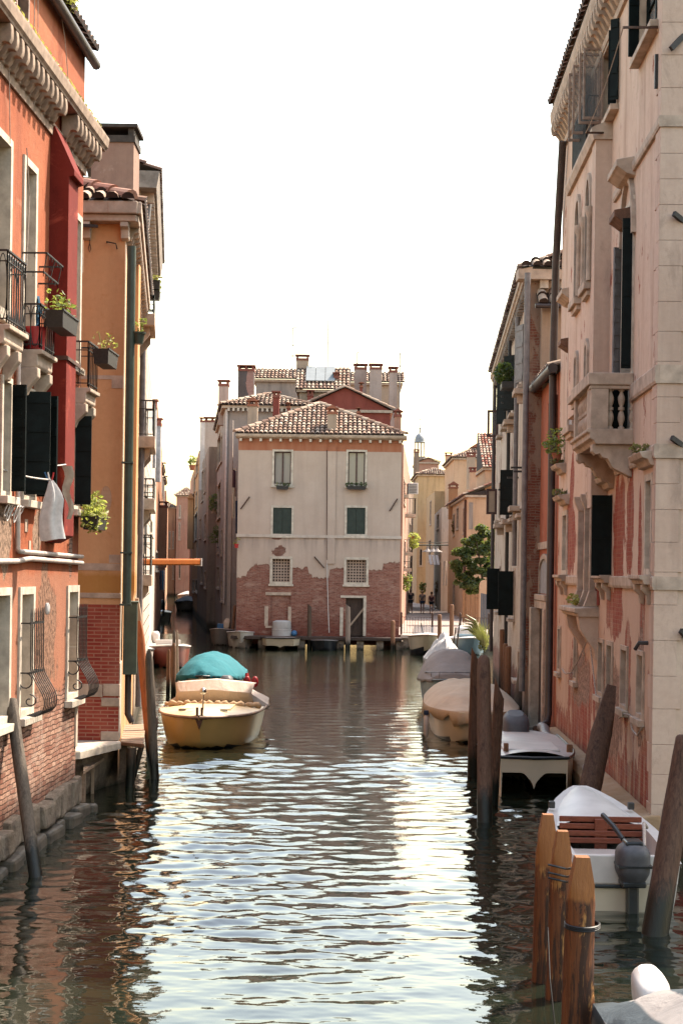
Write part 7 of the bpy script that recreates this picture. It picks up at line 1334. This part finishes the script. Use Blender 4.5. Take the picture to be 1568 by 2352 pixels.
# open boat with mahogany seat, stern to the bridge
b = Boat('white open boat with slatted mahogany seat back and tiller motor', (3.28, 17.9), (.02, 1), 4.0, 1.36, .60, full=2.2, pw=.75, rake=.25, sheer=.28, tw=.92, name='open_boat'); b.hull('hull_white', rail=None)
mb = MB()
for sg in (-1, 1):
    rows = []
    for t in [i/14 for i in range(14)]+[.96, .985]: rows.append([b.f(b.L*t, sg*(b.hb(t)+.02), b.zg(t)-.03), b.f(b.L*t, sg*(b.hb(t)+.02), b.zg(t)+.02), b.f(b.L*t, sg*max(0, b.hb(t)-.12), b.zg(t)+.02), b.f(b.L*t, sg*max(0, b.hb(t)-.12), b.zg(t)-.25)])
    mb.grid(rows)
mb.build('gunwale', 'deck_white', b.e, smooth=30)
b.deck('deck_white', .50, .985, .13, ins=.86, name='foredeck'); b.deck('hull_grey', .02, .5, .0, ins=.86, z=-.42, name='floor')
mb = MB()
for k in range(4): 
    z = .44+.085*k; mb.hexa([b.f(l, s_, z+dz) for dz in (0, .07) for l, s_ in ((1.86+.03*k, -.52), (1.89+.03*k, -.52), (1.89+.03*k, .52), (1.86+.03*k, .52))])
sb = mb.build('seat_back', 'mahogany', b.e, bevel=.008); b.box('back_post', 'mahogany', 1.90, 1.94, -.08, .08, .2, .74, sb); b.box('bench', 'bench_white', 1.3, 1.84, -.54, .54, .28, .38, bevel=.03); b.box('bench_front', 'mahogany', 1.27, 1.298, -.54, .54, .16, .28)
b.box('transom', 'deck_white', -.03, .05, -.60, .60, .30, .63, bevel=.015); b.box('transom_foot', 'hull_cream', -.04, -.004, -.5, .5, -.05, .30)
m = b.motor('engine_grey', l=-.14, b=.06, z=-.02, sz=(.19, .22, .21), leg=True); h_ = MB(); q = b.f(-.14, .06, .60+.04); h_.box(q.x-.10, q.x+.10, q.y-.13, q.y+.13, q.z+.13, q.z+.185); h_.build('cowl_top', 'engine_dark', m, bevel=.02); h_ = MB(); h_.box(q.x-.192, q.x+.192, q.y-.222, q.y+.222, q.z-.10, q.z-.075); h_.build('cowl_seam', 'engine_dark', m); b.rod('tiller', 'engine_dark', [(.05, -.02, .80), (.25, -.1, .92), (.55, -.18, 1.0)], .03, m); b.rod('carry_strap', 'rope', [(-.1, .2, .75), (.3, .26, .95), (.55, .34, .86)], .02, m); b.box('bracket', 'engine_dark', -.08, -.03, -.35, .12, .26, .30)
for sg in (-1, 1): b.box('rowlock', 'iron', 2.75, 2.85, sg*.52-.04, sg*.52+.04, .74, .83)
# covered boat in the near right corner
b = Boat('boat in the near corner under a grey canvas with sun and shade stripes in its colour with white motor hood', (3.12, 13.15), (.06, -1), 5.2, 2.1, .22, full=3.5); b.hull('hull_white'); b.cover('canvas_sun_stripes', [(0, .03), (.05, .32), (.20, .50), (.6, .56), (.95, .2)], flap=.08, fold=.04, sharp=1.15, seed=3); b.motor('white_paint', l=-.25, b=.42, z=.04, sz=(.15, .20, .16), tilt=.3)
for y, Y in ((1385, 120), (1372, 135)): pass
b = Boat('grey covered motorboat deep in the shaded side canal', (PX(418, 150), 156), (.1, -1), 6., 2.3, .8); b.hull('hull_grey'); b.cover('canvas_slate', [(0, .3), (.5, .6), (.97, .05)])
b = Boat('small boat with a raised dark motor against the left bank of the side canal', (PX(366, 118), 120), (-.1, 1), 5., 1.6, .6); b.hull('hull_black'); b.deck('hull_grey', .2, .98, .05); b.motor('engine_dark', l=-.1, z=.5, sz=(.3, .4, .5)); b.motor('chrome', l=-.3, z=.0, leg=False, sz=(.28, .3, .25), name='motor_base')
b = Boat('pale boat with folded cover far up the side canal', (PX(424, 185), 190), (.1, -1), 6., 2.4, .9); b.hull('hull_white'); b.cover('canvas_silver', [(0, .3), (.5, .5), (.97, .05)])
# ================================================================ MOORING PILES
def pl(label, base, top, Yt, r, mat, cut, cham=.4, grp=None, zb=0., **k):
    p = on_z(*base, zb); t = at(*top, Yt or p[1]); return pile(label, p, t, r, mat, cut, grp, cham=cham, **k)
G = 'fresh orange mooring piles'
for lab, x, y, Y, r in (('leftmost and farthest of the three fresh orange mooring piles', 1257, 1870, 14.7, .115), ('middle one of the three fresh orange mooring piles, tied with dark cord', 1291, 1908, 14.1, .112), ('nearest thickest fresh orange mooring pile with a dark band', 1336, 1967, 13.2, .138)):
    t = at(x, y, Y); pile(lab, (t[0]-.02, Y+.02, 0), t, r, 'pile_new', 1, G, n=18, cham=.36 if Y > 13.5 else .40)
t = at(1336, 2128, 13.2); mb = MB()
for dz in (0, .022, .04): mb.tube([(t[0]+.145*cos(a), 13.2+.145*sin(a), t[2]+dz*.7+.01*sin(a)) for a in [2*pi*j/20 for j in range(21)]], .009, 5)
tag(mb.build('black_band', 'black_rubber', smooth=60), 'black rope band around the nearest orange pile', 'rope'); mb = MB()
for y in (1990, 2008, 2020): mb.tube([at(1258, y-4, 14.0), at(1300, y+6, 13.92), at(1316, y+4, 13.3)], .010, 5)
tag(mb.build('dark_cord', 'black_rubber'), 'dark cord tying two orange piles together', 'rope'); wire('loose_line', 'thin dark line trailing down the orange piles', [at(1257, 2130, 13.9), at(1262, 2250, 13.5), at(1275, 2370, 13.3)], .006, 'black_rubber', 'rope')
pl('dark leaning mooring pile at the right edge of the canal', (1502, 2145), (1578, 1690), 17.2, .145, 'pile_brown', 0, .1); pile('thick dark pile with tapered head leaning by the palace', on_z(1337, 1905, 0), at(1402, 1577, 24.4), .175, 'pile_brown', 1, None, cham=.75)
G = 'cluster of three weathered dark piles'
pl('rearmost pile of the dark weathered cluster', (1086, 1785), (1094, 1486), 29.2, .115, 'pile_brown', 2, .35, G); pl('front pile of the dark weathered cluster, standing in the open water', (1112, 1888), (1110, 1506), 24.8, .118, 'pile_worn', 0, .45, G); pl('leaning right pile of the dark weathered cluster', (1131, 1850), (1147, 1556), 25.6, .095, 'pile_worn', 2, .35, G)
pl('leaning grey pile with a yellow top by the red house', (82, 2012), (26, 1606), 20.3, .085, 'pile_grey', 0, .03)
pl('square grey pile nearest the little jetty', (355, 1790), (342, 1494), 28.8, .082, 'pile_grey', 1, .2); pl('orange brown pile leaning behind the grey jetty pile', (349, 1765), (319, 1426), 30.2, .09, 'pile_orange', 1, .35); pl('tall pale pile behind the orange brown one', (347, 1735), (314, 1374), 32.0, .09, 'pile_pale', 1, .5)
for lab, bx_, by_, tx, ty, r in (('left short pile before the teal covered boat', 386, 1598, 388, 1491, .065), ('right short pile before the teal covered boat', 398, 1600, 399, 1477, .075)): pl(lab, (bx_, by_), (tx, ty), None, r, 'pile_red', 1, .15)
pl('dark post standing behind the short brown piles', (401, 1585), (400, 1447), None, .06, 'pile_grey', 1, .15); pl('slim white and dark striped post by the teal covered boat', (408, 1588), (407, 1447), None, .045, 'pile_pale', 1, .15)
for lab, x, yb, yt, r, m_, c in (('dark post between the white and olive boats', 595, 1483, 1397, .085, 'pile_dark', 0), ('thin reddish post behind the olive boat', 606, 1480, 1380, .07, 'pile_red', 0), ('dark slanting cut post right of the silver console', 710, 1490, 1387, .11, 'pile_dark', 2), ('pale slanting cut post by the old plank door', 798, 1493, 1388, .125, 'pile_pale2', 2), ('short brown post at the right corner of the pale house', 901, 1496, 1425, .11, 'pile_red', 0), ('leaning timber at the left corner of the pale house', 533, 1478, 541, .07, 'pile_red', 0)):
    if x == 533: pl(lab, (532, 1478), (540, 1390), None, .09, m_, c)
    else: pl(lab, (x, yb), (x+1, yt), None, r, m_, c, .15)
pl('reddish mooring pile in front of the white speedboat', (1008, 1524), (1009, 1411), None, .095, 'pile_red', 0, .1); t = at(1036, 1388, 80.0); pile('rounded brown pile against the stone kerb', (t[0], 79.7, 0), (t[0], 79.7, t[2]), .11, 'pile_red', 0, cham=.1)
for x0, y0, x1, y1, lab in ((1037, 1510, 1046, 1441, 'left thin black pole among the right hand boats'), (1046, 1508, 1055, 1428, 'right thin black pole among the right hand boats')): pl(lab, (x0, y0), (x1, y1), None, .035, 'pile_dark', 0, .03)
for lab, bx_, by_, tx, ty, r, m_ in (('nearer grey pile leaning on the long pale house', 1182, 1668, 1210, 1457, .115, 'pile_grey'), ('further grey pile leaning beside its twin', 1204, 1672, 1228, 1462, .105, 'pile_grey'), ('tall slim brown pile by the long pale house', 1155, 1620, 1152, 1445, .08, 'pile_red'), ('middle brown pile tied with rope by the long pale house', 1159, 1628, 1160, 1478, .075, 'pile_red'), ('front brown pile tied with rope by the long pale house', 1163, 1634, 1167, 1484, .095, 'pile_red'), ('thin dark pole left of the brown piles', 1146, 1618, 1149, 1468, .03, 'pile_dark')): pl(lab, (bx_, by_), (tx, ty), None, r, m_, 0, .08)
pile('black tyre fender post by the cluster of dark piles', on_z(1136, 1660, 0), at(1128, 1525, 40.5), .13, 'pile_dark', 0, None, cham=.2) if False else None
# little timber jetty by the ochre house
jt = thing('timber_jetty', 'little sloping timber jetty beside the stone landing', 'jetty', on_z(305, 1690, .74)); q = [on_z(*c, .74) for c in ((276, 1707), (329, 1712), (335, 1662), (287, 1665))]; mb = MB()
for k in range(9):
    A, Bq = V3(q[0]).lerp(V3(q[3]), k/9+.006), V3(q[1]).lerp(V3(q[2]), k/9+.006); C2, D2 = V3(q[1]).lerp(V3(q[2]), (k+1)/9-.006), V3(q[0]).lerp(V3(q[3]), (k+1)/9-.006); mb.prism([A, Bq, C2, D2], (0, 0, -.045))
mb.build('planks', 'jetty_wood', jt); mb = MB(); mb.bar(q[0], q[1], .06, .05); mb.build('edge_beam', 'pile_red', jt)
for p0, p1, r in (((303, 1718), (325, 1790), .085), ((326, 1712), (336, 1760), .05)):
    a, c = on_z(*p0, .68), on_z(*p1, -.1); MB().tube([a, (c[0], a[1], -.6)], r, 8).build('leg', 'pile_dark', jt, smooth=60)
